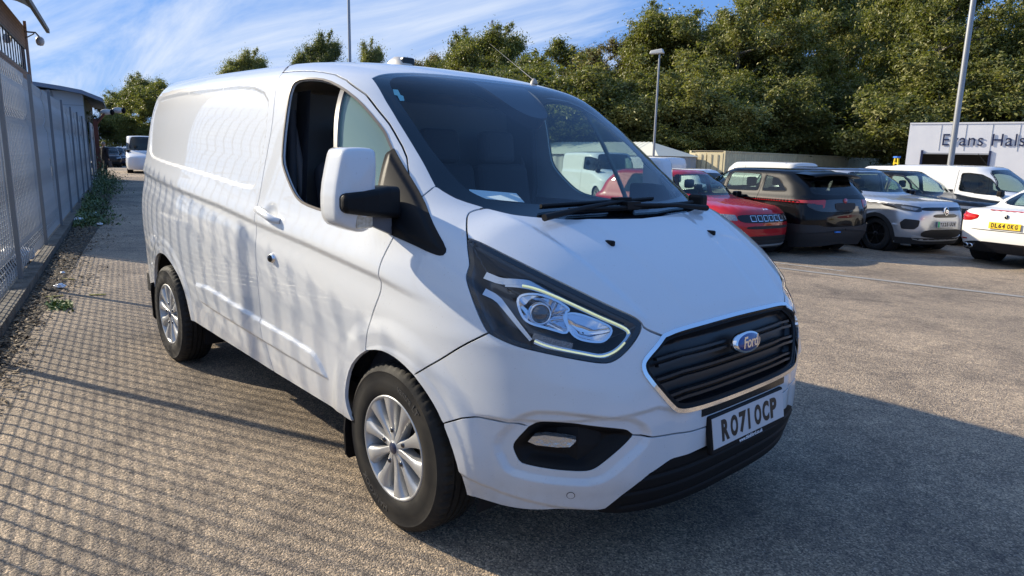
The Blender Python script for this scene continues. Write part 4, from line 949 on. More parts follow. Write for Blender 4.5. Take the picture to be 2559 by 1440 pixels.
# --- cab interior
mb = MB(); mb.box((-1.30, -.90, .40), (.0, .90, .50)); mb.obj('cab_floor', dark, van)
mb = MB(); mb.add([(-1.29, -.90, .42), (-1.29, .90, .42), (-1.29, .88, 1.3), (-1.29, .76, 1.80), (-1.29, -.76, 1.80), (-1.29, -.88, 1.3)], [(0, 1, 2, 3, 4, 5)]); bh = mb.obj('bulkhead', mat('bulkhead_grey', (.16, .165, .17), .6), van)
V = []; ys = np.linspace(-.80, .80, 17)
rows = [(.33, 1.225), (.20, 1.262), (.02, 1.275), (-.14, 1.262), (-.20, 1.22), (-.23, 1.08), (-.20, .85), (-.10, .62)]
for x_, z_ in rows:
    for y in ys: V.append((x_-.22*(abs(y)/.8)**2.2*(1 if x_ > .1 else .5 if x_ > -.05 else .1), y, z_+(.018*math.exp(-((y+.42)/.16)**2) if -.2 < x_ < .1 else 0)))
nn = len(ys); mb = MB().add(V, [(i*nn+k, i*nn+k+1, (i+1)*nn+k+1, (i+1)*nn+k) for i in range(len(rows)-1) for k in range(nn-1)], True); mb.obj('dashboard', intr, van, fix=False)
mb = MB(); mb.box((-.14, -.54, 1.25), (-.04, -.32, 1.31)); mb.obj('instrument_hood', intr, van, bevel=.01)
mb = MB(); mb.box((.04, -.02, 1.276), (.15, .50, 1.281)); mb.obj('vent_panel', mat('vent_dark', (.01, .01, .012), .5), van)
def seat(y, w, name='seat'):
    mb = MB(); mb.box((-.98, y-w/2, .72), (-.48, y+w/2, .88)); mb.obj(name, seatm, van, bevel=.05, seg=3)
    o = [c for c in van.children if c.name.startswith(name)][-1]
    b = MB(); T = Matrix.Translation((-.98, y, .86)) @ Matrix.Rotation(R_(-12), 4, 'Y'); b.box((-.07, -w/2, 0), (.07, w/2, .60), T); b.obj('backrest', seatm, van, bevel=.05, seg=3)
    b = MB(); T = Matrix.Translation((-1.11, y, 1.45)) @ Matrix.Rotation(R_(-8), 4, 'Y'); b.box((-.05, -.13, 0), (.05, .13, .20), T); b.obj('headrest', seatm, van, bevel=.04, seg=3)
seat(-.46, .50); seat(.08, .42); seat(.52, .42)
mb = MB(); sw = []
for k in range(33):
    a = 2*math.pi*k/32; sw.append(Vector((0, .185*math.cos(a), .185*math.sin(a))))
Tm = Matrix.Translation((-.32, -.43, 1.20)) @ Matrix.Rotation(R_(-32), 4, 'Y'); mb.tube([Tm @ q for q in sw], .014, 8, caps=False); mb.tube([Tm @ Vector((0, -.17, 0)), Tm @ Vector((0, .17, 0))], .018, 8); mb.tube([Tm @ Vector((0, 0, 0)), Tm @ Vector((0, 0, -.17))], .018, 8); mb.obj('steering_wheel', intr, van)
pp = [topP(.225, -.55, -.035), topP(.275, -.28, -.035), topP(.15, -.33, -.062), topP(.135, -.49, -.06)]
pp = [(.10, -.57, 1.205), (.205, -.28, 1.196), (.13, -.25, 1.20), (.03, -.50, 1.208)]
mb = MB(); mb.add([(.055, -.615, 1.335), (.125, -.39, 1.313), (.0, -.324, 1.343), (.0, -.586, 1.364)], [(0, 1, 2, 3)]); mb.obj('paper_sheet', mat('paper', (.75, .85, .88), .7), van)
# side trim behind the door opening: belt rail and inner door
for sg in (1, -1):
    mb = MB(); V = []; 
    for x_ in (-1.24, -1.05, -.03):
        V += [(x_, -.93*sg, 1.235), (x_, -.86*sg, 1.235), (x_, -.86*sg, .45), (x_, -.94*sg, .45)]
    mb.add(V, [(0, 1, 5, 4), (1, 2, 6, 5), (4, 5, 9, 8), (5, 6, 10, 9)]); mb.obj('door_card', intr, van)
    mb = MB(); mb.add([(-1.26, -.86*sg, .45), (-1.05, -.86*sg, .45), (-1.07, -.74*sg, 1.80), (-1.26, -.72*sg, 1.80)], [(0, 1, 2, 3)]); mb.tube([(-1.12, -.82*sg, 1.70), (-1.10, -.84*sg, 1.3), (-1.05, -.70*sg, .8)], .024, 6); mb.obj('pillar_trim', intr, van)
    mb = MB(); mb.tube([(-1.16, -.80*sg, 1.62), (-1.14, -.78*sg, 1.45), (-1.12, -.76*sg, 1.0)], .022, 6); mb.obj('seat_belt', mat('belt_grey', (.15, .15, .16), .7), van)
mb = MB(); mb.add([(-.62, -.60, 1.84), (-.62, .60, 1.84), (-1.28, .74, 1.86), (-1.28, -.74, 1.86)], [(0, 1, 2, 3)]); mb.obj('headliner', mat('headliner', (.20, .20, .19), .9), van)
mb = MB(); mb.box((-.1, -.75, .45), (.80, .75, .90)); mb.obj('engine_bay_blocker', dark, van, bevel=.1)  # unseen dark box added under the bonnet to keep panel gaps dark
# --- roof fittings
mb = MB(); q = topP(-1.40, 0, .03); V = []
L_ = [(-.095, .010, .0), (-.09, .05, .016), (-.06, .055, .046), (-.02, .055, .056), (.02, .05, .054), (.045, .045, .036), (.08, .035, .010), (.085, .02, 0)]
for dx, wy, h in L_:
    for s, hh in ((-1, 0), (-.95, h*.6), (-.6, h), (.6, h), (.95, h*.6), (1, 0)): V.append((q.x+dx, s*wy, q.z+hh))
mb.add(V, [(i*6+k, i*6+k+1, (i+1)*6+k+1, (i+1)*6+k) for i in range(len(L_)-1) for k in range(5)], True); mb.obj('roof_lamp', mat('lamp_housing', (.52, .48, .42), .4, coat=.6), van)
mb = MB(); mb.box((q.x+.03, -.030, q.z+.0), (q.x+.075, .052, q.z+.050)); mb.obj('roof_lamp_end', gblk, van, bevel=.012)
mb = MB(); q = topP(-.72, .45, .0); mb.lathe([(.022, 0), (.02, .012), (.008, .03), (0, .03)], 16, 'z', tuple(q)); mb.tube([q+Vector((0, 0, .02)), q+Vector((-.40, 0, .26))], [.0020, .0005], 6); mb.obj('antenna', mat('antenna_grey', (.35, .32, .28), .5), van)
# ================================================================ SETTING
GD = np.array([.97509, -.22180]); ND = np.array([.22180, .97509]); FN = -2.893   # direction of the fence, its normal, its offset
def gp(g, n, z=0.): p = g*GD+n*ND; return Vector((p[0], p[1], z))
GA = math.atan2(GD[1], GD[0])
def gframe(g, n, z=0): return Matrix.Translation(gp(g, n, z)) @ Matrix.Rotation(GA, 4, 'Z')
# asphalt
def asphalt(name, base, base2, agg=(.32, .29, .25)):
    m = bpy.data.materials.new(name); m.use_nodes = True; t = m.node_tree; b = t.nodes['Principled BSDF']; L = t.links.new
    co = N(t, 'ShaderNodeTexCoord'); ob = co.outputs['Object']
    big = N(t, 'ShaderNodeTexNoise'); big.inputs['Scale'].default_value = .35; big.inputs['Detail'].default_value = 6; L(ob, big.inputs['Vector'])
    rp = N(t, 'ShaderNodeValToRGB'); rp.color_ramp.elements[0].position = .38; rp.color_ramp.elements[1].position = .60; rp.color_ramp.elements[0].color = (*base, 1); rp.color_ramp.elements[1].color = (*base2, 1); L(big.outputs['Fac'], rp.inputs[0])
    vo = N(t, 'ShaderNodeTexVoronoi'); vo.inputs['Scale'].default_value = 150; L(ob, vo.inputs['Vector'])
    vr = N(t, 'ShaderNodeValToRGB'); e = vr.color_ramp.elements; e[0].position = .0; e[0].color = (.32, .32, .33, 1); e[1].position = 1.0; e[1].color = (1.8, 1.70, 1.56, 1)
    x = e.new(.50); x.color = (.78, .77, .75, 1); x = e.new(.82); x.color = (1.15, 1.10, 1.0, 1)
    sx = N(t, 'ShaderNodeSeparateColor'); L(vo.outputs['Color'], sx.inputs[0]); L(sx.outputs[0], vr.inputs[0])
    mu = N(t, 'ShaderNodeMixRGB', blend_type='MULTIPLY'); mu.inputs[0].default_value = 1; L(rp.outputs[0], mu.inputs[1]); L(vr.outputs[0], mu.inputs[2])
    # sparse pale stones
    wn = N(t, 'ShaderNodeTexVoronoi'); wn.inputs['Scale'].default_value = 70; L(ob, wn.inputs['Vector'])
    lt = mth('LESS_THAN', wn.outputs['Distance'], .24, nt=t); s2 = N(t, 'ShaderNodeSeparateColor'); L(wn.outputs['Color'], s2.inputs[0]); gt = mth('GREATER_THAN', s2.outputs[1], .80, nt=t)
    mx = N(t, 'ShaderNodeMixRGB'); L(mth('MULTIPLY', mth('MULTIPLY', lt, gt, nt=t), .75, nt=t), mx.inputs[0]); L(mu.outputs[0], mx.inputs[1]); mx.inputs[2].default_value = (*agg, 1)
    # worn mid-scale mottling
    mid = N(t, 'ShaderNodeTexNoise'); mid.inputs['Scale'].default_value = 9; mid.inputs['Detail'].default_value = 7; mid.inputs['Roughness'].default_value = .7; L(ob, mid.inputs['Vector'])
    mr = N(t, 'ShaderNodeValToRGB'); mr.color_ramp.elements[0].position = .3; mr.color_ramp.elements[1].position = .7; mr.color_ramp.elements[0].color = (.72, .72, .75, 1); mr.color_ramp.elements[1].color = (1.20, 1.18, 1.14, 1); L(mid.outputs['Fac'], mr.inputs[0])
    m2 = N(t, 'ShaderNodeMixRGB', blend_type='MULTIPLY'); m2.inputs[0].default_value = 1; L(mx.outputs[0], m2.inputs[1]); L(mr.outputs[0], m2.inputs[2])
    st = N(t, 'ShaderNodeTexNoise'); st.inputs['Scale'].default_value = 1.1; st.inputs['Detail'].default_value = 8; st.inputs['Roughness'].default_value = .75; st.inputs['Distortion'].default_value = .6; L(ob, st.inputs['Vector'])
    sr = N(t, 'ShaderNodeValToRGB'); sr.color_ramp.elements[0].position = .36; sr.color_ramp.elements[1].position = .52; sr.color_ramp.elements[0].color = (.66, .66, .68, 1); sr.color_ramp.elements[1].color = (1.06, 1.05, 1.04, 1); L(st.outputs['Fac'], sr.inputs[0])
    m3 = N(t, 'ShaderNodeMixRGB', blend_type='MULTIPLY'); m3.inputs[0].default_value = 1; L(m2.outputs[0], m3.inputs[1]); L(sr.outputs[0], m3.inputs[2]); m2 = m3
    L(m2.outputs[0], b.inputs['Base Color']); b.inputs['Roughness'].default_value = .82; b.inputs['Specular IOR Level'].default_value = .35
    # relief
    b1 = N(t, 'ShaderNodeBump'); b1.inputs['Strength'].default_value = .9; b1.inputs['Distance'].default_value = .0042; L(mth('MULTIPLY', vo.outputs['Distance'], -1., nt=t), b1.inputs['Height'])
    b2 = N(t, 'ShaderNodeBump'); b2.inputs['Strength'].default_value = .5; b2.inputs['Distance'].default_value = .02; L(mid.outputs['Fac'], b2.inputs['Height']); L(b2.outputs[0], b1.inputs['Normal']); L(b1.outputs[0], b.inputs['Normal'])
    return m
asp = asphalt('asphalt', (.25, .21, .165), (.40, .33, .25))
def sheet(name, pts, m, kind='structure', z=None):
    mb = MB().add([(p[0], p[1], p[2] if z is None else z) for p in pts], [tuple(range(len(pts)))]); o = mb.obj(name, m, fix=False); o['kind'] = kind; return o
sheet('ground', [(-900, -700, -.50), (900, -700, -.50), (900, 1100, -.50), (-900, 1100, -.50)], mat('far_ground', (.07, .075, .05), .9, col2=(.12, .12, .09), nscale=.05))
YS = [(FN-.1, 0), (3.0, 0), (4.5, -.025), (6, -.09), (7.5, -.16), (9, -.205), (12, -.22), (16, -.27), (20, -.32), (30, -.40), (75, -.45)]
mb = MB(); mb.add([tuple(gp(g, n_, z_)) for n_, z_ in YS for g in (-75, 60)], [(2*i, 2*i+1, 2*i+3, 2*i+2) for i in range(len(YS)-1)], True); o = mb.obj('tarmac_yard', asp, fix=False); o['kind'] = 'structure'
def gz(x, y): n_ = x*ND[0]+y*ND[1]; return float(np.interp(n_, [a for a, b in YS], [b for a, b in YS]))
sheet('verge', [tuple(gp(-46, FN-30, .0)), tuple(gp(60, FN-30, .0)), tuple(gp(60, FN-.1, .0)), tuple(gp(-46, FN-.1, .0))], mat('gravel_yard', (.045, .042, .036), .9, col2=(.10, .09, .075), nscale=3, bump=(40, .6, .02)))
road = asphalt('road_asphalt', (.21, .20, .185), (.27, .255, .235)); sheet('road', [tuple(gp(-260, FN-3, .0)), tuple(gp(-75, FN-3, .0)), tuple(gp(-75, 9, .0)), tuple(gp(-260, 9, .0))], road)
# concrete channel and faded bay markings on the right
conc = mat('pale_concrete', (.30, .28, .25), .8, col2=(.22, .21, .19), nscale=6, bump=(60, .4, .01))
def strip(name, a, b, w, z, m, kind='structure'):
    a = Vector(a); b = Vector(b); d = (b-a).normalized(); s = Vector((-d.y, d.x, 0))*w/2
    return sheet(name, [a-s, b-s, b+s, a+s], m, kind, z)
STR_A, STR_B = Vector((-2.62, 8.75, 0)), Vector((.95, 9.25, 0))
ch = MB(); P_ = [Vector((-2.9, 8.0, 0)).lerp(Vector((3.5, 9.6, 0)), t/20) for t in range(21)]; d_ = Vector((-.24, .97, 0))*.09
ch.add([(q.x+s*d_.x, q.y+s*d_.y, gz(q.x+s*d_.x, q.y+s*d_.y)+.006) for q in P_ for s in (-1, 1)], [(2*i, 2*i+1, 2*i+3, 2*i+2) for i in range(20)]); o = ch.obj('drainage_channel', conc, fix=False); o['kind'] = 'structure'
faded = mat('faded_white_line', (.42, .41, .38), .8, col2=(.20, .19, .17), nscale=30)
# ---- fence
galv = mat('galvanised_wire', (.30, .31, .31), .5, metal=.25, col2=(.52, .53, .52), nscale=1.6, ndetail=6)
postm = mat('post_steel', (.16, .17, .18), .5, metal=.3)
PW = 2.95
prof = [(0, .0), (.30, .0), (.37, .055), (.44, .0), (.90, .0), (1.60, .0), (1.67, .0), (1.76, .085), (1.86, .0), (2.10, .0), (2.17, .05), (2.24, .0), (2.42, .0)]
PW = 2.94
prof = [(0, .0), (.10, .0), (.20, .04), (.30, .0), (.95, .0), (1.65, .0), (1.74, .040), (1.83, .0), (2.12, .0), (2.20, .025), (2.28, .0), (2.36, .0)]
pz = [a for a, b in prof]; pd = [b for a, b in prof]
def make_wires():
    mb = MB(); r = .0026
    for z in np.arange(.03, 2.34, .05):
        y = -np.interp(z, pz, pd)-.012
        mb.box((-PW/2+.01, y-r, z-r), (PW/2-.01, y+r, z+r))
    me = mb.mesh(); me.materials.append(galv); return me
def make_bar():
    mb = MB(); mb.tube([(0, -d, z) for z, d in prof], .0076, 6, smooth=True); me = mb.mesh(); me.materials.append(galv); return me
fence = empty('mesh_fence', gp(-18, FN), GA, 'tall galvanised wire mesh fence with folded panels along the left of the yard', 'fence')
wme = make_wires(); bme = make_bar()
mb = MB(); mb.box((-.030, -.02, 0), (.030, .02, 2.46)); post_me = mb.mesh(); post_me.materials.append(postm)
g0 = -3.30
for kk in range(-2, 13):
    gx = g0-kk*PW; lean = R_(rng.uniform(-1.8, 1.8)); 
    o = bpy.data.objects.new('mesh_panel', wme); COL.objects.link(o); o.parent = fence; o.location = (gx+PW/2+18, 0, .10); o['kind'] = 'stuff'; o.rotation_euler = (lean, 0, 0)
    for b_ in range(20):
        u_ = bpy.data.objects.new('upright', bme); COL.objects.link(u_); u_.parent = o; u_.location = (-PW/2+.0735+b_*.147, 0, 0)
    o = bpy.data.objects.new('post', post_me); COL.objects.link(o); o.parent = fence; o.location = (gx+18, .045, 0)
mb = MB(); mb.box((-24, .02, 0), (30, .16, .09)); o = mb.obj('kerb', mat('dirty_kerb', (.06, .052, .04), .9, col2=(.14, .125, .10), nscale=7, bump=(50, .6, .02)), fence)
# concrete blocks and bags behind the fence
mb = MB(); mb.box((-.95, -.4, 0), (.95, .4, .74)); o = mb.obj('concrete_block', mat('block_concrete', (.34, .32, .28), .85, col2=(.26, .25, .22), nscale=5), bevel=.12, seg=4); o.matrix_world = gframe(-7.40, FN-.90); tag(o, 'pale concrete block behind the mesh fence with rounded corners', 'block')
def crumple(name, s, m, seed, loc, label, cat, group=None):
    b = bmesh.new(); bmesh.ops.create_icosphere(b, subdivisions=3, radius=1); r_ = np.random.default_rng(seed); ph = r_.uniform(0, 6, 9)
    for v in b.verts:
        c = v.co; f = 1+.22*math.sin(5*c.x+ph[0])*math.cos(4*c.y+ph[1])+.16*math.sin(9*c.z+ph[2]+3*c.x)+.10*math.sin(14*c.y+ph[3]); v.co = Vector((c.x*s[0]*f, c.y*s[1]*f, max(-.1, c.z)*s[2]*f+s[2]*.1))
    me = bpy.data.meshes.new(name); b.to_mesh(me); b.free(); me.polygons.foreach_set('use_smooth', [True]*len(me.polygons)); o = link(name, me, m); o.location = loc; return tag(o, label, cat, group)
bagm = mat('white_plastic', (.62, .63, .64), .35, coat=.2)
crumple('plastic_bag', (.28, .22, .34), bagm, 3, gp(-8.9, FN-.72, .02), 'large white plastic sack behind the mesh fence near the ground', 'bag')
crumple('plastic_bag', (.20, .18, .16), bagm, 5, gp(-8.1, FN-.2, .05), 'small white plastic bag pressed against the foot of the mesh fence', 'bag')
for i, (px, s, lab) in enumerate([((-6.35, -1.10), .07, 'crushed silver foil tray on the debris beside the fence foot'), ((-13.9, .43), .16, 'crumpled white carrier bag among weeds by the far fence'), ((-15.5, 1.02), .09, 'small white wrapper lying beyond the crumpled carrier bag'), ((-13.0, .62), .07, 'flattened white cup lying nearer than the crumpled carrier bag'), ((-7.3, -.92), .035, 'scrap of white paper on dark debris near the foil tray')]):
    crumple('litter', (s, s*.7, s*.45), mat('foil', (.6, .6, .62), .25, metal=.6) if i == 0 else bagm, 10+i, Vector((px[0], px[1], .02)), lab, 'litter', 'litter along the fence foot')
# dead leaves and soil along the fence foot
def scatter(name, n, fn, size, m, label=None, upr=.3, kind='stuff', quad=True, seed=1, parent=None):
    r_ = np.random.default_rng(seed); P = fn(r_, n); s = r_.uniform(size[0], size[1], n); a = r_.uniform(0, 2*np.pi, n); t = r_.normal(0, upr, (n, 2))
    u = np.stack([np.cos(a), np.sin(a), t[:, 0]], 1); v = np.stack([-np.sin(a), np.cos(a), t[:, 1]], 1)
    q = np.stack([P-u*s[:, None], P+v*s[:, None]*.45, P+u*s[:, None], P-v*s[:, None]*.45], 1).reshape(-1, 3)
    me = bpy.data.meshes.new(name); me.vertices.add(4*n); me.vertices.foreach_set('co', q.ravel()); me.loops.add(4*n); me.loops.foreach_set('vertex_index', np.arange(4*n)); me.polygons.add(n); me.polygons.foreach_set('loop_start', np.arange(n)*4); me.polygons.foreach_set('loop_total', np.full(n, 4)); me.update(); me.validate()
    o = link(name, me, m, parent)
    if kind: o['kind'] = kind
    return o
def footzone(w, h, g0=-34, g1=1.5, pw=1.6):
    def f(r_, n):
        g = r_.uniform(g0, g1, n); d = np.minimum(np.abs(r_.normal(0, w, n)), 2.6*w)*np.interp(g, [-36, -12, -6, -3, 2], [1.0, .85, .55, .25, .2])*(1+.3*np.sin(g*1.7)); z = np.abs(r_.normal(0, h, n)); 
        return np.stack([g*GD[0]+(FN+.18+np.abs(d))*ND[0], g*GD[1]+(FN+.18+np.abs(d))*ND[1], z+.005], 1)
    return f
sheet('soil_strip', [tuple(gp(-36, FN+.15, .004)), tuple(gp(1.5, FN+.15, .004)), tuple(gp(1.5, FN+.28, .004)), tuple(gp(-3.2, FN+.30, .004)), tuple(gp(-6, FN+.42, .004)), tuple(gp(-9, FN+.50, .004)), tuple(gp(-12, FN+.6, .004)), tuple(gp(-16, FN+.7, .004)), tuple(gp(-22, FN+.7, .004)), tuple(gp(-36, FN+.8, .004))], mat('dark_soil', (.035, .030, .022), .95, col2=(.075, .06, .042), nscale=14, bump=(90, .8, .02)))
scatter('dead_leaves', 14000, footzone(.40, .012), (.010, .028), mat('dead_leaf', (.10, .070, .040), .8, col2=(.24, .18, .11), nscale=25), seed=4)
leafm = lambda n, a, b, sc=1.2: mat(n, a, .55, col2=b, nscale=sc, ndetail=2)
weedm = leafm('weed_leaf', (.035, .065, .018), (.13, .17, .045), 3)
def weeds(r_, n):
    cl = np.array([(-13.2, .4, .3, .03), (-14.5, .45, .5, .07), (-16.8, .4, .5, .14), (-19, .3, .5, .14), (-24, .6, 1.4, .35), (-29, .6, 2, .5), (-31, .6, 2, .5)]); k = r_.integers(0, len(cl), n); c = cl[k]
    g = c[:, 0]+r_.normal(0, 1, n)*c[:, 2]; d = .18+np.abs(r_.normal(0, 1, n))*c[:, 1]*.6; z = np.abs(r_.normal(0, 1, n))*c[:, 3]*np.exp(-d)
    return np.stack([g*GD[0]+(FN+d)*ND[0], g*GD[1]+(FN+d)*ND[1], z+.01], 1)
scatter('weeds', 9000, weeds, (.014, .040), weedm, upr=.9, seed=5)
def tuft(r_, n): a = r_.normal(0, 1, (n, 3)); return np.stack([-5.38+a[:, 0]*.10, -1.26+a[:, 1]*.04, np.abs(a[:, 2])*.012+.005], 1)
scatter('weeds', 500, tuft, (.012, .035), leafm('moss_green', (.08, .13, .02), (.17, .22, .05), 9), upr=.6, seed=6)
def pebbles(r_, n): return np.stack([r_.uniform(-12, 3, n), r_.uniform(-3, 1, n), np.full(n, .006)], 1)
scatter('grit', 260, pebbles, (.004, .014), mat('grit', (.30, .27, .22), .8, col2=(.05, .045, .04), nscale=9), upr=.1, seed=8)
for i, (x, y) in enumerate([(-6.9, -.93), (-5.75, -.87), (-5.9, -1.22)]):
    mb = MB(); mb.box((-.075, -.012, .004), (.075, .012, .012)); o = mb.obj('dead_leaf', mat('yellow_leaf', (.34, .30, .07), .6)); o.location = (x, y, 0); o.rotation_euler = (0, 0, R_(38+i*22)); tag(o, 'yellow willow leaf on the shaded tarmac, %s' % ('farthest of the three', 'nearest the van', 'nearest the fence')[i], 'leaf', 'yellow leaves on the tarmac')

# ---- brick building on the left
brick = bpy.data.materials.new('brown_brick'); brick.use_nodes = True; t = brick.node_tree; b = t.nodes['Principled BSDF']
co = N(t, 'ShaderNodeTexCoord'); mp2 = N(t, 'ShaderNodeMapping'); mp2.inputs['Rotation'].default_value = (R_(90), 0, 0); t.links.new(co.outputs['Object'], mp2.inputs[0])
bt = N(t, 'ShaderNodeTexBrick'); bt.inputs['Scale'].default_value = 1; bt.inputs['Brick Width'].default_value = .45; bt.inputs['Row Height'].default_value = .15; bt.inputs['Mortar Size'].default_value = .016
bt.inputs['Color1'].default_value = (.27, .17, .11, 1); bt.inputs['Color2'].default_value = (.33, .22, .15, 1); bt.inputs['Mortar'].default_value = (.15, .12, .10, 1)
t.links.new(mp2.outputs[0], bt.inputs['Vector']); t.links.new(bt.outputs['Color'], b.inputs['Base Color']); b.inputs['Roughness'].default_value = .85
bp = N(t, 'ShaderNodeBump'); bp.inputs['Distance'].default_value = .01; t.links.new(bt.outputs['Fac'], bp.inputs['Height']); bp.invert = True; t.links.new(bp.outputs[0], b.inputs['Normal'])
BN = FN-2.62; GF = -39.5; GN_ = -17.6
roofm = mat('roof_sheet', (.16, .17, .18), .5, metal=.3); fascia = mat('dark_fascia', (.05, .045, .04), .5); winm = mat('window_glass_blue', (.03, .06, .10), .03, coat=1, spec=1); framem = mat('window_frame_dark', (.03, .035, .04), .4)
bld = empty('brick_building', gp(GF, BN), GA, 'brown brick unit with a band of blue windows and a curved roof behind the fence', 'building')
L_ = GN_-GF
mb = MB(); mb.box((0, -3.5, 0), (L_, -.0, 4.95)); mb.box((0, -3.5, 6.10), (L_, 0, 7.15)); mb.box((0, -3.5, 4.95), (L_, -.25, 6.10)); mb.obj('wall', brick, bld)
nw = 24
for i in range(nw):
    a = .35+i*(L_-.7)/nw; w_ = (L_-.7)/nw
    mb = MB(); mb.box((a+.03, -.10, 4.97), (a+w_-.03, -.06, 6.08)); w = mb.obj('window', winm, bld)
    mb = MB(); mb.box((a-.025, -.12, 4.95), (a+.025, -.04, 6.10)); mb.obj('frame', framem, w)
mb = MB(); mb.box((.2, -.12, 4.95), (L_, -.01, 5.0)); mb.box((.2, -.12, 6.06), (L_, -.01, 6.11)); mb.obj('window_frame', framem, bld)
mb = MB(); V = []; F_ = []; n = 14
for k in range(n+1):
    a = k/n; yy = .95-a**1.6*4.6; zz_ = 7.15+1.45*math.sin(min(1, a*1.9)*math.pi*.5)-max(0, a-.55)*3.2
    for x, dz in ((-.55, 0), (L_+.1, 0), (L_+.1, -.16), (-.55, -.16)): V.append((x, yy, zz_+dz))
for k in range(n):
    for j in range(4): F_.append((4*k+j, 4*k+(j+1) % 4, 4*k+4+(j+1) % 4, 4*k+4+j))
F_ += [(0, 1, 2, 3)]; mb.add(V, F_); mb.obj('roof', roofm, bld)
mb = MB(); mb.box((-.5, .86, 7.0), (L_+.1, 1.0, 7.2)); mb.obj('gutter', fascia, bld)
mb = MB(); mb.box((-.05, -.02, 0), (.10, .10, 7.4)); mb.obj('corner_post', mat('pink_render', (.45, .33, .27), .7), bld)
cam_o = empty('security_camera', gp(GF+.1, BN+.1, 6.35), GA, 'white dome security camera on a bracket at the brick building corner', 'camera')
mb = MB(); mb.tube([(0, -.2, .55), (0, .35, .55), (0, .50, .35)], .04, 8); mb.tube([(0, -.15, .2), (0, .3, .5)], .03, 6); mb.obj('bracket', mat('bracket_grey', (.20, .20, .21), .5), cam_o)
mb = MB(); mb.lathe([(0, -.26), (.12, -.23), (.17, -.14), (.19, -.04), (.17, .08), (.10, .16), (0, .19)], 20, 'z', (0, .50, .20)); mb.obj('dome', mat('cam_white', (.55, .54, .52), .4), cam_o, fix=False)
# ---- pale clad building farther down
b2 = empty('clad_building', gp(-98, FN-2.6), GA, 'pale blue clad warehouse with a low curved roof beyond the brick unit', 'building')
clad = mat('pale_cladding', (.50, .52, .55), .5); tan = mat('tan_cladding', (.26, .24, .17), .6)
mb = MB(); mb.box((-30, -34, 0), (0, 0, 8.0)); mb.obj('wall', clad, b2)
mb = MB(); mb.box((-30, .0, 0), (.0, .08, 8.0)); mb.obj('side_wall', tan, b2)
for z in (1.6, 3.2, 4.8, 6.4):
    mb = MB(); mb.box((0, -34, z-.03), (.04, 0, z+.03)); mb.obj('cladding_joint', mat('joint_grey', (.30, .32, .35), .6), b2)
for y in (-3.2, -9, -16):
    mb = MB(); mb.box((0, y-.12, 0), (.14, y+.12, 7.9)); mb.obj('downpipe', mat('pipe_grey', (.25, .27, .29), .5), b2)
mb = MB(); V = []; F_ = []; n = 18
for k in range(n+1):
    a = k/n; yy = 2.1-a*38; zz_ = 7.3+2.0*math.sin(max(0, min(1, a))*math.pi)**.5 if True else 0
    for x, dz in ((1.6, 0), (-31, 0), (-31, -.45), (1.6, -.45)): V.append((x, yy, zz_+dz))
for k in range(n):
    for j in range(4): F_.append((4*k+j, 4*k+(j+1) % 4, 4*k+4+(j+1) % 4, 4*k+4+j))
F_ += [(0, 1, 2, 3)]; mb.add(V, F_); mb.obj('roof', mat('roof_bluegrey', (.20, .23, .30), .5), b2)
mb = MB(); mb.box((1.2, -20.5, 8.6), (1.9, -19.9, 10.1)); mb.obj('flue', fascia, b2)
# ---- gate post with folded barrier arms
gt = empty('gate_post', gp(-35.6, FN+.10), GA, 'rusty red gate post with two white and black rounded barrier ends', 'gate post')
rust = mat('rust_red', (.16, .045, .025), .7, col2=(.07, .03, .02), nscale=3)
mb = MB(); mb.box((-.09, -.09, 0), (.09, .09, 2.8)); mb.tube([(0, 0, 2.5), (0, .40, 3.05)], .06, 8); mb.obj('post', rust, gt)
for y, z in ((.50, 3.12), (.98, 3.22)):
    mb = MB(); mb.lathe([(0, -.06), (.17, -.05), (.19, 0), (.17, .05), (0, .06)], 20, 'x', (0, 0, 0)); o = mb.obj('barrier_end', mat('barrier_white', (.6, .58, .55), .5), gt, fix=False); o.location = (0, y, z); o.scale = (1, 1.4, .7)
    mb = MB(); mb.lathe([(0, -.065), (.12, -.055), (.13, 0), (.12, .055), (0, .065)], 20, 'x'); o2 = mb.obj('barrier_stripe', blk, gt, fix=False); o2.location = (0, y+.22, z); o2.scale = (1.1, .75, 1.1)

# ---- lamp posts
polem = mat('lamp_post_steel', (.33, .34, .35), .4, metal=.5)
def lamp_post(x, y, h, r0, r1, head, label):
    t = empty('lamp_post', (x, y, -.1), math.radians(20), label, 'lamp post', 'lamp posts round the yard')
    mb = MB(); mb.tube([(0, 0, 0), (0, 0, 1.2)], r0*1.35, 12); mb.tube([(0, 0, 1.2), (0, 0, h)], [r0, r1], 12); mb.obj('pole', polem, t)
    mb = MB(); 
    if head: 
        mb.add([(-.55, -.16, h), (.25, -.16, h+.02), (.25, .16, h+.02), (-.55, .16, h), (-.50, -.12, h+.18), (.15, -.13, h+.26), (.15, .13, h+.26), (-.50, .12, h+.18)], [(0, 1, 2, 3), (4, 5, 6, 7), (0, 1, 5, 4), (1, 2, 6, 5), (2, 3, 7, 6), (3, 0, 4, 7)]); mb.obj('lamp_head', mat('lamp_head_white', (.55, .55, .52), .5), t, bevel=.03)
    else:
        mb.box((-.45, -.14, h), (.35, .14, h+.14)); mb.obj('lamp_head', mat('lamp_head_white', (.55, .55, .52), .5), t, bevel=.03)
    return t
lamp_post(-33.67, 17.6, 13, .10, .07, False, 'tall dark lamp post rising behind the roof of the white van')
lamp_post(-22.05, 30.4, 7.4, .075, .05, True, 'short lamp post with a pale lamp head in front of the trees')
lamp_post(-5.80, 26.0, 13, .10, .075, False, 'tall grey lamp post in front of the lettered white building')

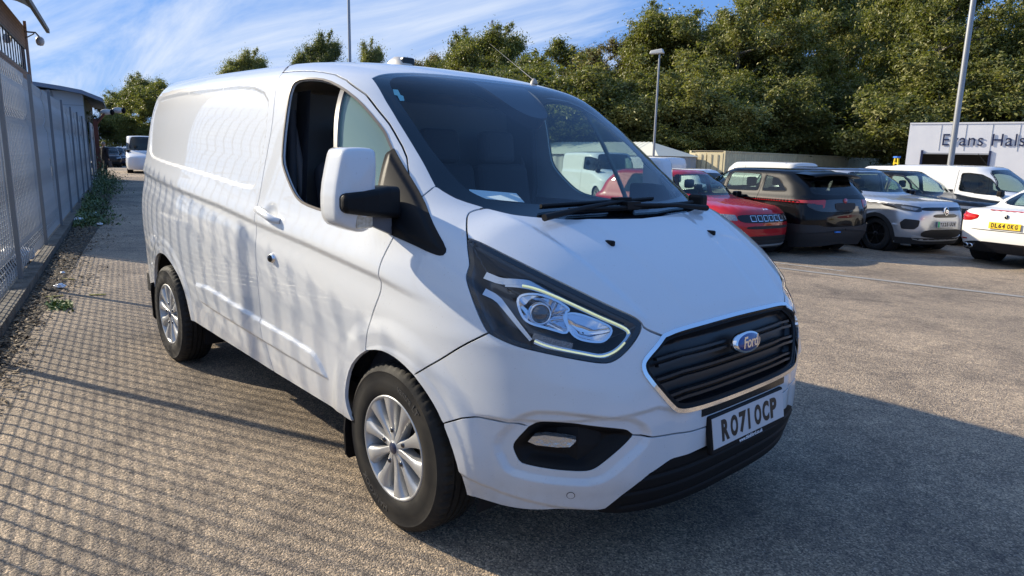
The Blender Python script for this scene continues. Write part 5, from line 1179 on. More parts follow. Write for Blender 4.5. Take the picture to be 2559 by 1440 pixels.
# ---- Evans Halshaw building
EW = mat('white_cladding', (.84, .84, .84), .5, col2=(.78, .785, .80), nscale=1.2)
navy = mat('navy_lettering', (.012, .022, .075), .5)
ev0 = Vector((-12.35, 41.11, 0)); evd = Vector((5.11, 1.02, 0)).normalized()
eb = empty('car_wash_building', ev0, math.atan2(evd.y, evd.x), 'white clad building with navy lettering and a dark bay opening', 'building')
# local x along the facade, facade faces -y
mb = MB(); mb.box((0, 0, 2.22), (12.5, .18, 3.84)); mb.box((0, 0, 0), (.78, .18, 2.22)); mb.box((3.95, 0, 0), (6.6, .18, 2.22)); mb.box((9.8, 0, 0), (12.5, .18, 2.22)); mb.obj('facade', EW, eb)
mb = MB(); mb.box((.02, .18, 0), (.2, 6, 3.7)); mb.box((12.3, .18, 0), (12.5, 6, 3.7)); mb.box((.02, 5.8, 0), (12.5, 6, 3.7)); mb.box((.1, .18, 3.5), (12.4, 5.9, 3.62)); mb.obj('shell', mat('shell_grey', (.14, .14, .14), .7), eb)
for x in (1.55, 2.72, 3.9, 5.1, 6.3, 7.5):
    mb = MB(); mb.box((x-.010, -.012, 2.36), (x+.010, .0, 3.84)); mb.obj('panel_joint', mat('joint_grey', (.30, .32, .35), .6), eb)
mb = MB(); mb.box((0, -.03, 3.80), (12.5, .2, 3.88)); mb.obj('coping', EW, eb)
for x in (.72, 3.90, 6.5, 9.75):
    mb = MB(); mb.box((x-.01, -.05, 0), (x+.10, .10, 2.37)); mb.obj('door_frame', navy, eb)
mb = MB(); mb.box((.82, -.02, 2.16), (3.9, .2, 2.24)); mb.box((6.6, -.02, 2.16), (9.75, .2, 2.24)); mb.obj('lintel', mat('lintel_grey', (.35, .36, .37), .5), eb)
def gettext(t_): return text_mesh(t_, 1.0, .01, .0, align='LEFT', spacing=1.06, valign='BOTTOM_BASELINE')
w_ = max(v.co.x for v in gettext('Evans Hals').vertices); h_ = max(v.co.y for v in gettext('E').vertices)
FT = 'Evans Halshaw'
for i_, ch_ in enumerate(FT):
    if ch_ == ' ': continue
    me = gettext(ch_); off = max(v.co.x for v in gettext(FT[:i_+1]).vertices)-max(v.co.x for v in me.vertices)
    me.transform(Matrix.Translation((1.62, -.03, 2.64)) @ Matrix.Rotation(R_(90), 4, 'X') @ Matrix.Diagonal((3.78/w_, .62/h_, .9, 1)) @ Matrix.Translation((off, 0, 0))); link('letter', me, navy, eb)

# ---- low white shed with a corrugated roof and cream containers
def corrug(mb, p0, p1, p2, p3, n, depth, axis_n):
    """quad p0->p1 (along), p0->p3 (across) with ridged relief along p0->p1"""
    p0, p1, p2, p3 = map(Vector, (p0, p1, p2, p3)); V = []; F_ = []; nrm = Vector(axis_n)
    for i in range(n+1):
        t = i/n; o = nrm*(depth if (i % 4) in (1, 2) else 0); V += [p0.lerp(p1, t)+o, p3.lerp(p2, t)+o]
    for i in range(n): F_.append((2*i, 2*i+2, 2*i+3, 2*i+1))
    mb.add(V, F_)
cream = mat('cream_container', (.72, .62, .38), .55, col2=(.62, .53, .33), nscale=2); creamr = mat('container_roof', (.40, .34, .24), .6)
def container(loc, rz, L_, Wd, Hh, label, doors=True):
    t = empty('container', loc, rz, label, 'container', 'cream containers in a row below the trees')
    mb = MB(); 
    corrug(mb, (0, -Wd/2, 0), (L_, -Wd/2, 0), (L_, -Wd/2, Hh), (0, -Wd/2, Hh), int(L_/.09), .045, (0, -1, 0)); corrug(mb, (0, Wd/2, 0), (L_, Wd/2, 0), (L_, Wd/2, Hh), (0, Wd/2, Hh), int(L_/.09), .045, (0, 1, 0))
    mb.box((.05, -Wd/2+.06, .05), (L_-.02, Wd/2-.06, Hh-.05)); mb.obj('wall', cream, t, fix=False)
    mb = MB(); corrug(mb, (0, -Wd/2, Hh), (L_, -Wd/2, Hh), (L_, Wd/2, Hh), (0, Wd/2, Hh), int(L_/.09), .03, (0, 0, 1)); mb.obj('roof', creamr, t, fix=False)
    mb = MB()
    for x in (0, L_):
        for y in (-Wd/2, Wd/2): mb.box((x-.07, y-.07, 0), (x+.07, y+.07, Hh+.03))
    for y in (-Wd/2, Wd/2): mb.box((0, y-.06, Hh-.08), (L_, y+.06, Hh+.02))
    mb.obj('frame', cream, t)
    for s in (-1, 1):
        mb = MB(); mb.box((-.09, min(s*.04, s*(Wd/2-.08)), .1), (-.02, max(s*.04, s*(Wd/2-.08)), Hh-.12)); d = mb.obj('door', cream, t)
        mb = MB(); mb.tube([(-.12, s*.35, .15), (-.12, s*.35, Hh-.2)], .02, 6); mb.tube([(-.12, s*.8, .15), (-.12, s*.8, Hh-.2)], .02, 6); mb.obj('lock_rod', mat('rod_grey', (.30, .28, .24), .5), d)
    return t

ca = math.radians(94.3); cdir = Vector((math.cos(ca), math.sin(ca), 0)); cn = Vector((-cdir.y, cdir.x, 0))
labs = ['nearest cream container with its doors facing the yard', 'second cream container in the row below the trees', 'third cream container in the row, partly behind parked vans', 'farthest cream container beside the white building']
for i in range(4):
    container(Vector((-22.0, 37.9, 0))+cdir*(11.8*i)+cn*1.22, ca, 11.6, 2.44, 2.13 if i < 2 else 2.06, labs[i])
sh = empty('shed', (-23.8, 33.2, -.1), 0, 'long low white shed with a pale corrugated roof beyond the parked vans', 'shed')
shw = mat('shed_wall', (.40, .41, .40), .6); shr = mat('shed_roof', (.62, .62, .52), .5)
mb = MB(); corrug(mb, (-20, 0, 0), (0, 0, 0), (0, 0, 1.85), (-20, 0, 1.85), 110, .03, (0, -1, 0)); corrug(mb, (0, 0, 0), (0, 4.2, 0), (0, 4.2, 1.85), (0, 0, 1.85), 30, .03, (1, 0, 0)); mb.box((-19.9, .05, 0), (-.05, 4.1, 1.8)); mb.obj('wall', shw, sh, fix=False)
mb = MB(); corrug(mb, (-20, -.15, 1.83), (-2.1, -.15, 1.83), (-2.1, 2.1, 2.72), (-20, 2.1, 2.72), 200, .03, (0, 0, 1)); mb.add([(-2.1, -.15, 1.84), (.15, -.15, 1.84), (-2.1, 2.1, 2.74)], [(0, 1, 2)]); mb.add([(.15, -.15, 1.84), (.15, 4.35, 1.84), (-2.1, 2.1, 2.74)], [(0, 1, 2)]); mb.add([(-20, 4.35, 1.84), (.15, 4.35, 1.84), (-2.1, 2.1, 2.74), (-20, 2.1, 2.74)], [(0, 1, 2, 3)]); mb.obj('roof', shr, sh, fix=False)

# ---- pylon
py = empty('pylon', (-188.9, 159.1, 0), .4, 'distant lattice electricity pylon above the trees', 'pylon')
def seg(mb, a, b, r): mb.tube([a, b], r, 4, caps=False, smooth=False)
mb = MB(); Hs = [0, 12, 22, 30, 35, 39, 42, 44.5, 47.7]; Ws = [4.5, 3.2, 2.2, 1.5, 1.35, 1.2, 1.05, .8, .05]
for i in range(len(Hs)-1):
    c_ = lambda k, i_: Vector(((-1, 1, 1, -1)[k]*Ws[i_], (-1, -1, 1, 1)[k]*Ws[i_], Hs[i_]))
    for k in range(4):
        seg(mb, c_(k, i), c_(k, i+1), .10); seg(mb, c_(k, i), c_((k+1) % 4, i+1), .06); seg(mb, c_((k+1) % 4, i), c_(k, i+1), .06); seg(mb, c_(k, i+1), c_((k+1) % 4, i+1), .06)
mb.obj('lattice', mat('pylon_steel', (.22, .22, .23), .6), py)
mb = MB()
for z, w in ((34, 7), (39, 6), (43.5, 5)):
    for s in (-1, 1): seg(mb, Vector((s*1.2, 0, z)), Vector((s*w*.4, 0, z+.5)), .05)
mb.obj('cross_arm', MATS['pylon_steel'], py)

# ---- trees
bark = mat('bark', (.10, .085, .07), .85, col2=(.28, .26, .23), nscale=1.5)
def leaf_material(name, a, b, c):
    m = bpy.data.materials.new(name); m.use_nodes = True; t = m.node_tree; bs = t.nodes['Principled BSDF']; L = t.links.new
    co = N(t, 'ShaderNodeTexCoord'); oi = N(t, 'ShaderNodeObjectInfo'); nz = N(t, 'ShaderNodeTexNoise'); nz.inputs['Scale'].default_value = .9; nz.inputs['Detail'].default_value = 3; L(co.outputs['Object'], nz.inputs['Vector'])
    wn = N(t, 'ShaderNodeTexWhiteNoise'); ge = N(t, 'ShaderNodeNewGeometry'); L(ge.outputs['Random Per Island'], wn.inputs['Vector']) if False else None
    f = mth('ADD', mth('MULTIPLY', nz.outputs['Fac'], .55, nt=t), mth('ADD', mth('MULTIPLY', ge.outputs['Random Per Island'], .42, nt=t), mth('MULTIPLY', oi.outputs['Random'], .28, nt=t), nt=t), nt=t)
    rp = N(t, 'ShaderNodeValToRGB'); e = rp.color_ramp.elements; e[0].position = .30; e[0].color = (*a, 1); e[1].position = .95; e[1].color = (*c, 1); x = e.new(.62); x.color = (*b, 1); L(f, rp.inputs[0])
    L(rp.outputs[0], bs.inputs['Base Color']); bs.inputs['Roughness'].default_value = .5; bs.inputs['Specular IOR Level'].default_value = .4
    o = t.nodes['Material Output']; tl = N(t, 'ShaderNodeBsdfTranslucent'); mu = N(t, 'ShaderNodeMixRGB', blend_type='MULTIPLY'); mu.inputs[0].default_value = 1; L(rp.outputs[0], mu.inputs[1]); mu.inputs[2].default_value = (1.2, 1.35, .5, 1); L(mu.outputs[0], tl.inputs[0])
    mx = N(t, 'ShaderNodeMixShader'); mx.inputs[0].default_value = .28; L(bs.outputs[0], mx.inputs[1]); L(tl.outputs[0], mx.inputs[2]); L(mx.outputs[0], o.inputs[0])
    return m
lm1 = leaf_material('broad_leaf', (.07, .085, .022), (.18, .185, .045), (.32, .29, .08))
lm2 = leaf_material('willow_leaf', (.07, .09, .028), (.19, .195, .060), (.33, .30, .10))
lm3 = leaf_material('dry_leaf', (.08, .07, .03), (.18, .145, .06), (.28, .22, .10))
def tree_mesh(seed, H, spread, nleaf, lsize, low=.12, ncl=150, droop=0., dens=1.0):
    """returns trunk mesh and crown mesh: trunk with limbs, leaves in clumps about the limb ends"""
    r_ = np.random.default_rng(seed); mb = MB()
    def limb(p, d, l, r, depth):
        pts = [p]; q = p.copy(); dd = d.copy(); n = 5
        for i in range(n):
            dd = dd+r_.normal(0, .13, 3)+np.array([0, 0, .04]); dd /= np.linalg.norm(dd); q = q+dd*l/n; pts.append(q.copy())
        mb.tube([Vector(a) for a in pts], [r*(1-.62*i/n) for i in range(n+1)], 6 if depth < 2 else 4, caps=False)
        ends.append((q.copy(), depth)); 
        if depth >= 1: ends.append((pts[3].copy(), depth))
        if depth < 3:
            for k in range(4 if depth < 2 else 3):
                t = r_.integers(2, n+1); nd = dd+r_.normal(0, .75, 3)*[1, 1, .55]; nd /= np.linalg.norm(nd); nd[2] = max(nd[2], -.15); limb(pts[t], nd, l*r_.uniform(.48, .75), r*.45, depth+1)
    ends = []
    base = np.array([0, 0, 0.]); d = np.array([r_.normal(0, .06), r_.normal(0, .06), 1.]); trunk = [base+d*H*t+np.array([math.sin(t*4+seed)*.15, math.cos(t*3+seed)*.15, 0]) for t in np.linspace(0, .92, 9)]
    mb.tube([Vector(a) for a in trunk], [H*.020*(1-.85*i/8) for i in range(9)], 8, caps=False)
    for i in range(13):
        t = r_.uniform(low, .88); p = base+d*H*t; a = i*2.4+r_.normal(0, .3); up = r_.uniform(.15, .9); nd = np.array([math.cos(a), math.sin(a), up]); nd /= np.linalg.norm(nd)
        limb(p, nd, spread*(1.15-.75*t)*r_.uniform(.6, 1.0), H*.008, 1)
    ends.append((base+d*H, 1)); tm = mb.mesh(); tm.materials.append(bark)
    E = np.array([e[0] for e in ends]); 
    if len(E) > ncl*3: E = E[r_.choice(len(E), ncl*3, False)]
    cr_ = np.clip(r_.lognormal(-.95, .38, len(E)), .16, .95)*spread/5.2*1.15
    w = cr_**1.8; k = r_.choice(len(E), nleaf, p=w/w.sum()); dirs = r_.normal(0, 1, (nleaf, 3)); dirs /= np.linalg.norm(dirs, axis=1)[:, None]
    rad = np.abs(r_.normal(0, .72, nleaf)); off = dirs*(cr_[k]*rad)[:, None]*[1.1, 1.1, .85]
    P = E[k]+off; 
    if droop: P[:, 2] -= np.abs(r_.normal(0, droop, nleaf))*cr_[k]
    P[:, 2] = np.maximum(P[:, 2], .3)
    s = r_.uniform(lsize*.6, lsize*1.25, nleaf)
    nn = dirs*.45+r_.normal(0, .75, (nleaf, 3))+[0, 0, .30]; nn /= np.linalg.norm(nn, axis=1)[:, None]
    t = r_.normal(0, 1, (nleaf, 3)); 
    if droop: t = t*.4+[0, 0, -1.]
    u = np.cross(nn, t); u /= np.linalg.norm(u, axis=1)[:, None]; v = np.cross(nn, u); asp_ = .42 if not droop else .22
    q = np.stack([P-v*s[:, None], P+u*(s*asp_)[:, None]+nn*(s*.12)[:, None], P+v*s[:, None], P-u*(s*asp_)[:, None]+nn*(s*.12)[:, None]], 1).reshape(-1, 3)
    me = bpy.data.meshes.new('crown'); me.vertices.add(4*nleaf); me.vertices.foreach_set('co', q.ravel()); me.loops.add(4*nleaf); me.loops.foreach_set('vertex_index', np.arange(4*nleaf)); me.polygons.add(nleaf); me.polygons.foreach_set('loop_start', np.arange(nleaf)*4); me.polygons.foreach_set('loop_total', np.full(nleaf, 4)); me.update()
    return tm, me
TM = [tree_mesh(11, 10, 4.6, 120000, .105, ncl=330), tree_mesh(12, 10, 4.2, 110000, .10, ncl=300, droop=.35), tree_mesh(13, 10, 3.8, 60000, .09, ncl=220), tree_mesh(14, 10, 5.0, 120000, .105, low=.05, ncl=340), tree_mesh(15, 4, 3.4, 70000, .09, low=.02, ncl=200), tree_mesh(16, 10, 3.8, 34000, .10, ncl=150)]
for (tm, cm), l_ in zip(TM, (lm1, lm2, lm3, lm1, lm2, lm2)): cm.materials.append(l_)
def tree(x, y, z, kind, H, rot, wid, label, group, leaf=None, name='broadleaf_tree'):
    tm, cm = TM[kind]; h0 = 4 if kind == 4 else 10
    t = empty(name, (x, y, z), rot, label, 'tree' if kind != 4 else 'bush', group)
    a = bpy.data.objects.new('trunk', tm); b = bpy.data.objects.new('crown', cm); 
    for o in (a, b): COL.objects.link(o); o.parent = t; o.scale = (wid*H/h0, wid*H/h0, H/h0)
    if leaf: b.material_slots[0].link = 'OBJECT'; b.material_slots[0].material = leaf
    b['kind'] = 'stuff'
    return t
def pray(px, D):
    c = cam.matrix_world; x = (px[0]-1279.5)/1710.78; y = -(px[1]-720)/1710.78
    d = c.to_3x3() @ Vector((x, y, -1)); f = Vector((math.cos(YAW), math.sin(YAW), 0)); o = c.translation; return o+d*(D/(d.xy.dot(f.xy)))
GRP = 'trees on the bank behind the containers'
# pixel column of the stem, distance, pixel height of its top, kind, width factor, leaf override, ground height, label
BANK = [
 (1075, 120, 136, 0, 1.0, lm3, 0, 'small olive brown tree leftmost of the bank, just over the van roof'),
 (1145, 112, 118, 3, 1.0, None, 0, 'rounded tree left of the distant pylon'),
 (1215, 104, 92, 3, 1.1, None, 0, 'broad green tree directly under the pylon'),
 (1285, 100, 128, 0, .9, None, 0, 'lower tree between the pylon tree and the taller green pair'),
 (1350, 92, 118, 1, 1.0, None, 0, 'loose willow like tree above the van antenna'),
 (1435, 84, 92, 0, 1.15, None, 0, 'dense dark green round headed tree right of the antenna'),
 (1500, 90, 118, 2, 1.0, lm3, 0, 'thin brownish tree between two dense green ones'),
 (1560, 80, 95, 2, 1.2, lm3, 0, 'brown tinged spreading tree left of the short lamp post'),
 (1640, 72, 52, 3, 1.1, None, 0, 'tall green tree directly behind the short lamp post head'),
 (1720, 74, 38, 0, 1.0, None, 0, 'tall tree just right of the short lamp post'),
 (1800, 68, 30, 1, 1.1, lm1, 0, 'olive green willow like tree over the nearest container'),
 (1870, 66, -10, 2, 1.2, lm2, 0, 'open topped tall tree with sky showing between its limbs'),
 (1950, 68, -70, 0, 1.0, None, 0, 'tall tree over the middle of the containers, its top out of frame'),
 (2030, 74, -60, 2, 1.3, lm2, 0, 'airy tall tree with pale branches above the second container'),
 (2110, 80, -120, 3, .9, None, 0, 'very tall dense tree above the row of parked cars'),
 (2190, 88, -110, 1, 1.0, lm1, 0, 'very tall tree above the stepladder'),
 (2270, 92, -120, 0, .9, None, 0, 'very tall tree above the left corner of the lettered building'),
 (2340, 60, -90, 3, .9, None, 0, 'tall dense tree left of the tall grey lamp post'),
 (2425, 56, -40, 2, 1.1, lm1, 0, 'thin tall tree right of the tall grey lamp post'),
 (2530, 54, 20, 1, 1.1, None, 0, 'tall tree at the right edge over the lettered building'),
 (2610, 56, -60, 0, 1.1, None, 0, 'tall tree cut by the right edge of the view'),
]
for i, (px, D, top, kind, wf, lf, z0, lab) in enumerate(BANK):
    q = pray((px, top), D); Hh = q.z*(.91 if px > 1250 else .95); tree(q.x, q.y, 0, kind, Hh, i*1.7, wf*(11.5/max(Hh, 8))**.35, lab, GRP, lf)
def dmin(px): return float(np.interp(px, [1200, 1500, 1730, 1810, 2000, 2100, 2265, 2280, 2600], [60, 56, 53, 55, 64, 72, 86, 52, 49]))
SIDE = ['left of the antenna', 'over the antenna tip', 'right of the antenna', 'left of the short lamp post', 'behind the foot of the short lamp post', 'just right of the short lamp post', 'over the shed end', 'over the nearest container', 'over the joint of the first two containers', 'over the second container', 'over the red and black SUVs', 'over the third container', 'over the far container', 'left of the stepladder', 'at the left corner of the lettered building', 'over the first lettering', 'behind the tall grey lamp post', 'over the end of the lettering']
for i in range(18):
    px = 1290+i*75; q = pray((px, (235, 212, 225, 200)[i % 4]), dmin(px)+3+(i % 3)*2); tree(q.x, q.y, 0, (3, 0)[i % 2], q.z, i*2.3+1, 1.35, 'shorter bushy front row tree of the bank, %s' % SIDE[i], 'front row trees of the bank')
for i in range(19):
    px = 1262+i*75; D = dmin(px)+1; q = pray((px, 300-(i*37 % 40)), D); tree(q.x, q.y, 0, 4, q.z, i*1.1, 1.3, 'leafy bush at the foot of the bank, %s' % (SIDE+['at the right edge'])[i], 'bushes at the foot of the bank', name='bush')
# wooded slope behind the trees closes the gaps at their feet
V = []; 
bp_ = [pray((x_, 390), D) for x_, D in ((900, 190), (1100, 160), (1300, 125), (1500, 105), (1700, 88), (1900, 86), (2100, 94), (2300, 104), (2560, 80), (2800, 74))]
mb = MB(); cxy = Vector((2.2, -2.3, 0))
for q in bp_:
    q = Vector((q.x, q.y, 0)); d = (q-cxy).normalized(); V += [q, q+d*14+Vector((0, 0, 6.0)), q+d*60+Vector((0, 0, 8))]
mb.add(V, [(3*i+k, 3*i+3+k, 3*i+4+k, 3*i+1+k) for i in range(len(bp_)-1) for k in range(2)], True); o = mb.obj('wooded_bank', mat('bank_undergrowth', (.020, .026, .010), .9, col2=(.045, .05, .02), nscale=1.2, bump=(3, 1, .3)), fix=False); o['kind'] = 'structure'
# trees elsewhere
for px, D, top, kind, wf, lf, lab in [(335, 95, 218, 3, 1.0, lm2, 'tall weeping tree rising over the far end of the road'), (372, 88, 214, 0, 1.2, lm1, 'tall dark green tree right of the weeping one, cut by the van'), (300, 112, 255, 3, .9, lm2, 'lower weeping tree at the left edge of the roadside trees'), (268, 150, 342, 0, 1.3, lm1, 'small dark tree low over the far parked cars'), (250, 170, 352, 0, 1.3, lm1, 'small dark tree right of the rusty gate post')]:
    q = pray((px, top), D); tree(q.x, q.y, 0, kind, q.z, px*.1, wf, lab, 'roadside trees at the far end of the road', lf)
for px, D, top, kind, wf, lab in [(602, 150, 160, 3, .75, 'left tree crown just clearing the van roof'), (788, 140, 124, 3, .62, 'middle rounded tree crown over the van roof'), (904, 150, 146, 3, .55, 'small faint tree crown right of the tall lamp post')]:
    q = pray((px, top), D); tree(q.x, q.y, 0, kind, q.z, px*.1, wf, lab, 'tree crowns showing over the van roof', lm2)
for i, px in enumerate((650, 730, 840, 960, 1010)):
    pass
# ================================================================ OTHER VEHICLES
def interp3(B, y, z, s=1):
    y = np.atleast_1d(np.asarray(y, float)); z = np.atleast_1d(np.asarray(z, float)); lo = np.full(len(y), .5*sum(B.spine)); hi = lo+s*3.5
    for _ in range(30):
        m = (lo+hi)/2; i = B.F(np.stack([m, y, z], 1)) < 0; lo = np.where(i, m, lo); hi = np.where(i, hi, m)
    return np.stack([lo, y, z], 1)
def side3(B, x, z):
    fr = Wall(B); x = np.atleast_1d(np.asarray(x, float)); z = np.atleast_1d(np.asarray(z, float)); lo = np.zeros(len(x)); hi = np.full(len(x), 2.)
    for _ in range(30):
        m = (lo+hi)/2; i = B.F(np.stack([x, -m, z], 1)) < 0; lo = np.where(i, m, lo); hi = np.where(i, hi, m)
    return np.stack([x, -lo, z], 1)
def tables(L, W, H, hb, hc, xc, xw, xrt, belt, rearbelt=None, rear_lean=.10, nose=.20, top=.76):
    zr = H-.07; h = L/2
    zk = [.12, .28, .48, .66, hb-.12, hb, hb+.55*(hc-hb), hc, .5*(hc+zr), zr, H+.25]
    xf = [h-.16, h-.04, h, h-.01, h-.05, h-nose, .42*(h-nose)+.58*xc+.08, xc, .5*(xc+xw)+.06, xw, xw-.3]
    zb = rearbelt or belt
    xr = [-h+.16, -h+.05, -h, -h+.0, -h+.02, -h+.04, -h+.06, -h+rear_lean, .5*(-h+rear_lean)+.5*xrt-.06, xrt, xrt+.3]
    b = np.interp(zk, [.12, .28, .48, .7, belt-.05, belt+.03, zr, H+.25], [.90, .955, .99, 1.0, .975, .945, top, top-.08])*W/2
    df = [W*.40, W*.42, W*.42, W*.42, W*.45, W*.5, W*.55, W*.55, W*.42, W*.35, W*.35]
    dr = [W*.28, W*.26, W*.25, W*.25, W*.25, W*.25, W*.25, W*.27, W*.25, W*.25, W*.25]
    return dict(zk=zk, xf=xf, xr=xr, b=b, nf=[2.8]*11, nr=[3.2]*11, df=df, dr=dr, roof=H, crown=.06, k=.09, spine=(min(xrt+.5, -.3), min(xw-.35, 0.)), arc=.012, rx0=(xw+xrt)/2)
tint = glass_mat('tinted_glass', (.10, .115, .115), 1.5); cglass = glass_mat('car_glass', (.55, .66, .62), 1.5)
def car_wheel(p, x, y, sg, R=.335, spokes=5, rimm=None, wd=.21, rr=.68):
    t = MB(); hw = wd/2; r0 = R*rr
    t.lathe([(r0, -hw+.01), (r0+.02, -hw), (R-.02, -hw+.01), (R, -hw+.035), (R, hw-.035), (R-.02, hw-.01), (r0, hw)], 36)
    w = t.obj('wheel', mat('car_tyre', (.016, .016, .017), .8), p, fix=False); w.location = (x, y, R); w.rotation_euler = (0, 0, 0 if sg > 0 else math.pi)
    m = rimm or silver; y0 = -hw+.02
    mb = MB(); mb.lathe([(r0+.004, y0-.014), (r0-.012, y0-.012), (r0-.022, y0+.02), (r0-.035, y0+.10)], 36)
    for k in range(spokes):
        a = 2*math.pi*k/spokes; T = Matrix.Rotation(a, 4, 'Y'); mb.box((.02, y0-.004, -.020), (r0-.012, y0+.02, .020), T)
    mb.lathe([(0, y0-.010), (.05, y0-.008), (.058, y0+.01)], 16); mb.obj('rim', m, w, fix=False)
    mb = MB(); mb.lathe([(0, y0+.06), (r0-.015, y0+.06)], 24); mb.obj('wheel_well', dark, w, fix=False)
    return w
def build_car(name, label, cat, pose, sp, group='vehicles parked in the yard'):
    """half shell mirrored: body with glazed openings, then lamps, grille, wheels"""
    root = empty(name, (pose[0], pose[1], pose[3]), math.radians(pose[2]), label, cat, group)
    T = tables(**sp['t']); T.update(sp.get('T2', {})); B = CarBody(T); fr = Wall(B); L, W, H = sp['t']['L'], sp['t']['W'], sp['t']['H']; zr = H-.07
    pm = sp['paint']; uF = B.spine[1]+.8*math.pi/2; uR = B.spine[0]-.8*math.pi/2; wb = sp['wb']; R = sp.get('R', .335); z0 = sp.get('sill', .22); Ra = R+.055
    def C2(p): return curve(fr, np.array(p), 0, .04, is2d=True)
    def C3(p, it=1, sp_=.03, closed=False): return curve(fr, p, it, sp_, closed)
    xo = sp.get('wx', 0.)
    def arch(cx):
        a = np.linspace(math.acos(max(-1, min(1, (z0-R)/Ra)))*0+0, math.pi, 22); pts = [(cx-Ra*math.cos(t), max(z0, R+Ra*math.sin(t))) for t in a]; pts = [(cx-Ra, z0)]+pts[1:-1]+[(cx+Ra, z0)]
        P = side3(B, [q[0] for q in pts], [q[1] for q in pts]); return curve(fr, P, 0, .035)
    ar = arch(-wb/2+xo); af = arch(wb/2+xo)
    u = lambda P: fr.to2(P[None] if P.ndim == 1 else P)
    lf = [(uR, z0+.05), (uR*.6+u(ar[0])[0, 0]*.4, z0+.0)]
    bot = np.vstack([C2([(uR, z0+.08), tuple(u(ar[0])[0])]), ar, C2([tuple(u(ar[-1])[0]), tuple(u(af[0])[0])]), af, C2([tuple(u(af[-1])[0]), (uF, z0+.0)])])
    # windscreen and rear window half outlines
    wsb, wst_ = sp['ws']   # (z centre bottom, z top)
    yb, yt = sp.get('wsy', (.80, .62)); yb *= W/2; yt *= W/2; k = sp['t']['hc']
    wsP = interp3(B, [0, -yb*.5, -yb*.85, -yb, -(yb+yt)/2, -yt, -yt*.8, -yt*.4, 0], [wsb, wsb+.004, wsb+.02, wsb+.06, (wsb+wst_)/2+.03, wst_-.02, wst_, wst_+.006, wst_+.01])
    wsC = C3(wsP)
    pieces = [(bot, 0), (C2([(uF, z0), tuple(u(wsC[0])[0])]), 0), (wsC, 1e-6)]
    ztop = zr
    pieces.append((C2([tuple(u(wsC[-1])[0]), (uF, ztop)]), 0))
    pieces.append((C2([(uF, ztop), (uR, ztop)]), 0))
    rwC = None
    if sp.get('rw'):
        rb, rt = sp['rw']; yb2, yt2 = sp.get('rwy', (.72, .60)); yb2 *= W/2; yt2 *= W/2
        rP = interp3(B, [0, -yt2*.6, -yt2, -(yb2+yt2)/2, -yb2, -yb2*.6, 0], [rt, rt-.003, rt-.03, (rb+rt)/2, rb+.03, rb, rb], -1); rwC = C3(rP)
        pieces += [(C2([(uR, ztop), tuple(u(rwC[0])[0])]), 0), (rwC, 1e-6), (C2([tuple(u(rwC[-1])[0]), (uR, z0+.08)]), 0)]
    else: pieces.append((C2([(uR, ztop), (uR, z0+.08)]), 0))
    holes = []
    wins = []
    for poly in sp['side']:
        pq = tight(poly); P = side3(B, pq[:, 0], pq[:, 1]); c = C3(P, 1, .03, True); wins.append(c); holes.append([(c, 1e-6)])
    S = sp.get('sp', .055)
    crz = sp.get('crease')
    def dsp(P):
        x, z = P[:, 0], P[:, 2]; d = np.zeros(len(P))
        if crz: 
            for zc, x0, x1, h in crz: t = z-zc; f = sstep((x-x0)/.2)*sstep((x1-x)/.2); d += h*f*np.exp(-(np.clip(t, 0, 9)/.06)**2)*sstep((t+.03)/.03)
        for cx in (wb/2+xo, -wb/2+xo): r = np.hypot(x-cx, z-R); d += .010*sstep((Ra+.09-r)/.05)*(np.abs(P[:, 1]) > W*.3)
        return d
    body = panel('body', fr, [pieces]+holes, pm, root, sp=S, spv=S*.45, disp=dsp, half=True, flange=.03, fine=0)
    rail = C2([(uR, ztop), (uF, ztop)]); cl = np.array([(x, 0, ztop) for x in np.linspace(rail[-1][0], rail[0][0], 20)])
    panel('roof', Top(B, zlow=.8), [[(rail, 0), (cl, 0)]], sp.get('roofpaint', pm), root, sp=.12, half=True, flange=0, fine=0)
    gm_ = sp.get('glass', cglass)
    cc = np.array([tuple(u(wsC[-1])[0]), tuple(u(wsC[0])[0])])
    panel('windscreen', fr, [[(wsC, 0), (C2(cc), 0)]], gm_, root, sp=.2, spv=.06, half=True, flange=0, fine=0)
    ribbon('windscreen_seal', np.vstack([wsC, (wsC*[1, -1, 1])[::-1]]), .05, grad_n(B), gblk, root, .01)
    if rwC is not None:
        cc = np.array([tuple(u(rwC[-1])[0]), tuple(u(rwC[0])[0])]); panel('rear_window', fr, [[(rwC, 0), (C2(cc), 0)]], sp.get('rglass', tint), root, sp=.2, spv=.06, half=True, flange=0, fine=0); ribbon('rear_window_seal', np.vstack([rwC, (rwC*[1, -1, 1])[::-1]]), .04, grad_n(B), gblk, root, .01)
    for i, c in enumerate(wins):
        g = sp.get('sglass', [gm_]*9)[i] if isinstance(sp.get('sglass', 0), list) else gm_
        panel('side_window', fr, [[(c, 0)]], g, root, sp=.3, half=False, flange=0, left=True, fine=0)
        r_ = np.vstack([c, c[:1]]); ribbon('window_surround', r_, .024, grad_n(B), sp.get('trim', mat('matt_black_trim', (.008, .008, .009), .7, spec=.2)), root, .008, mirror=True)
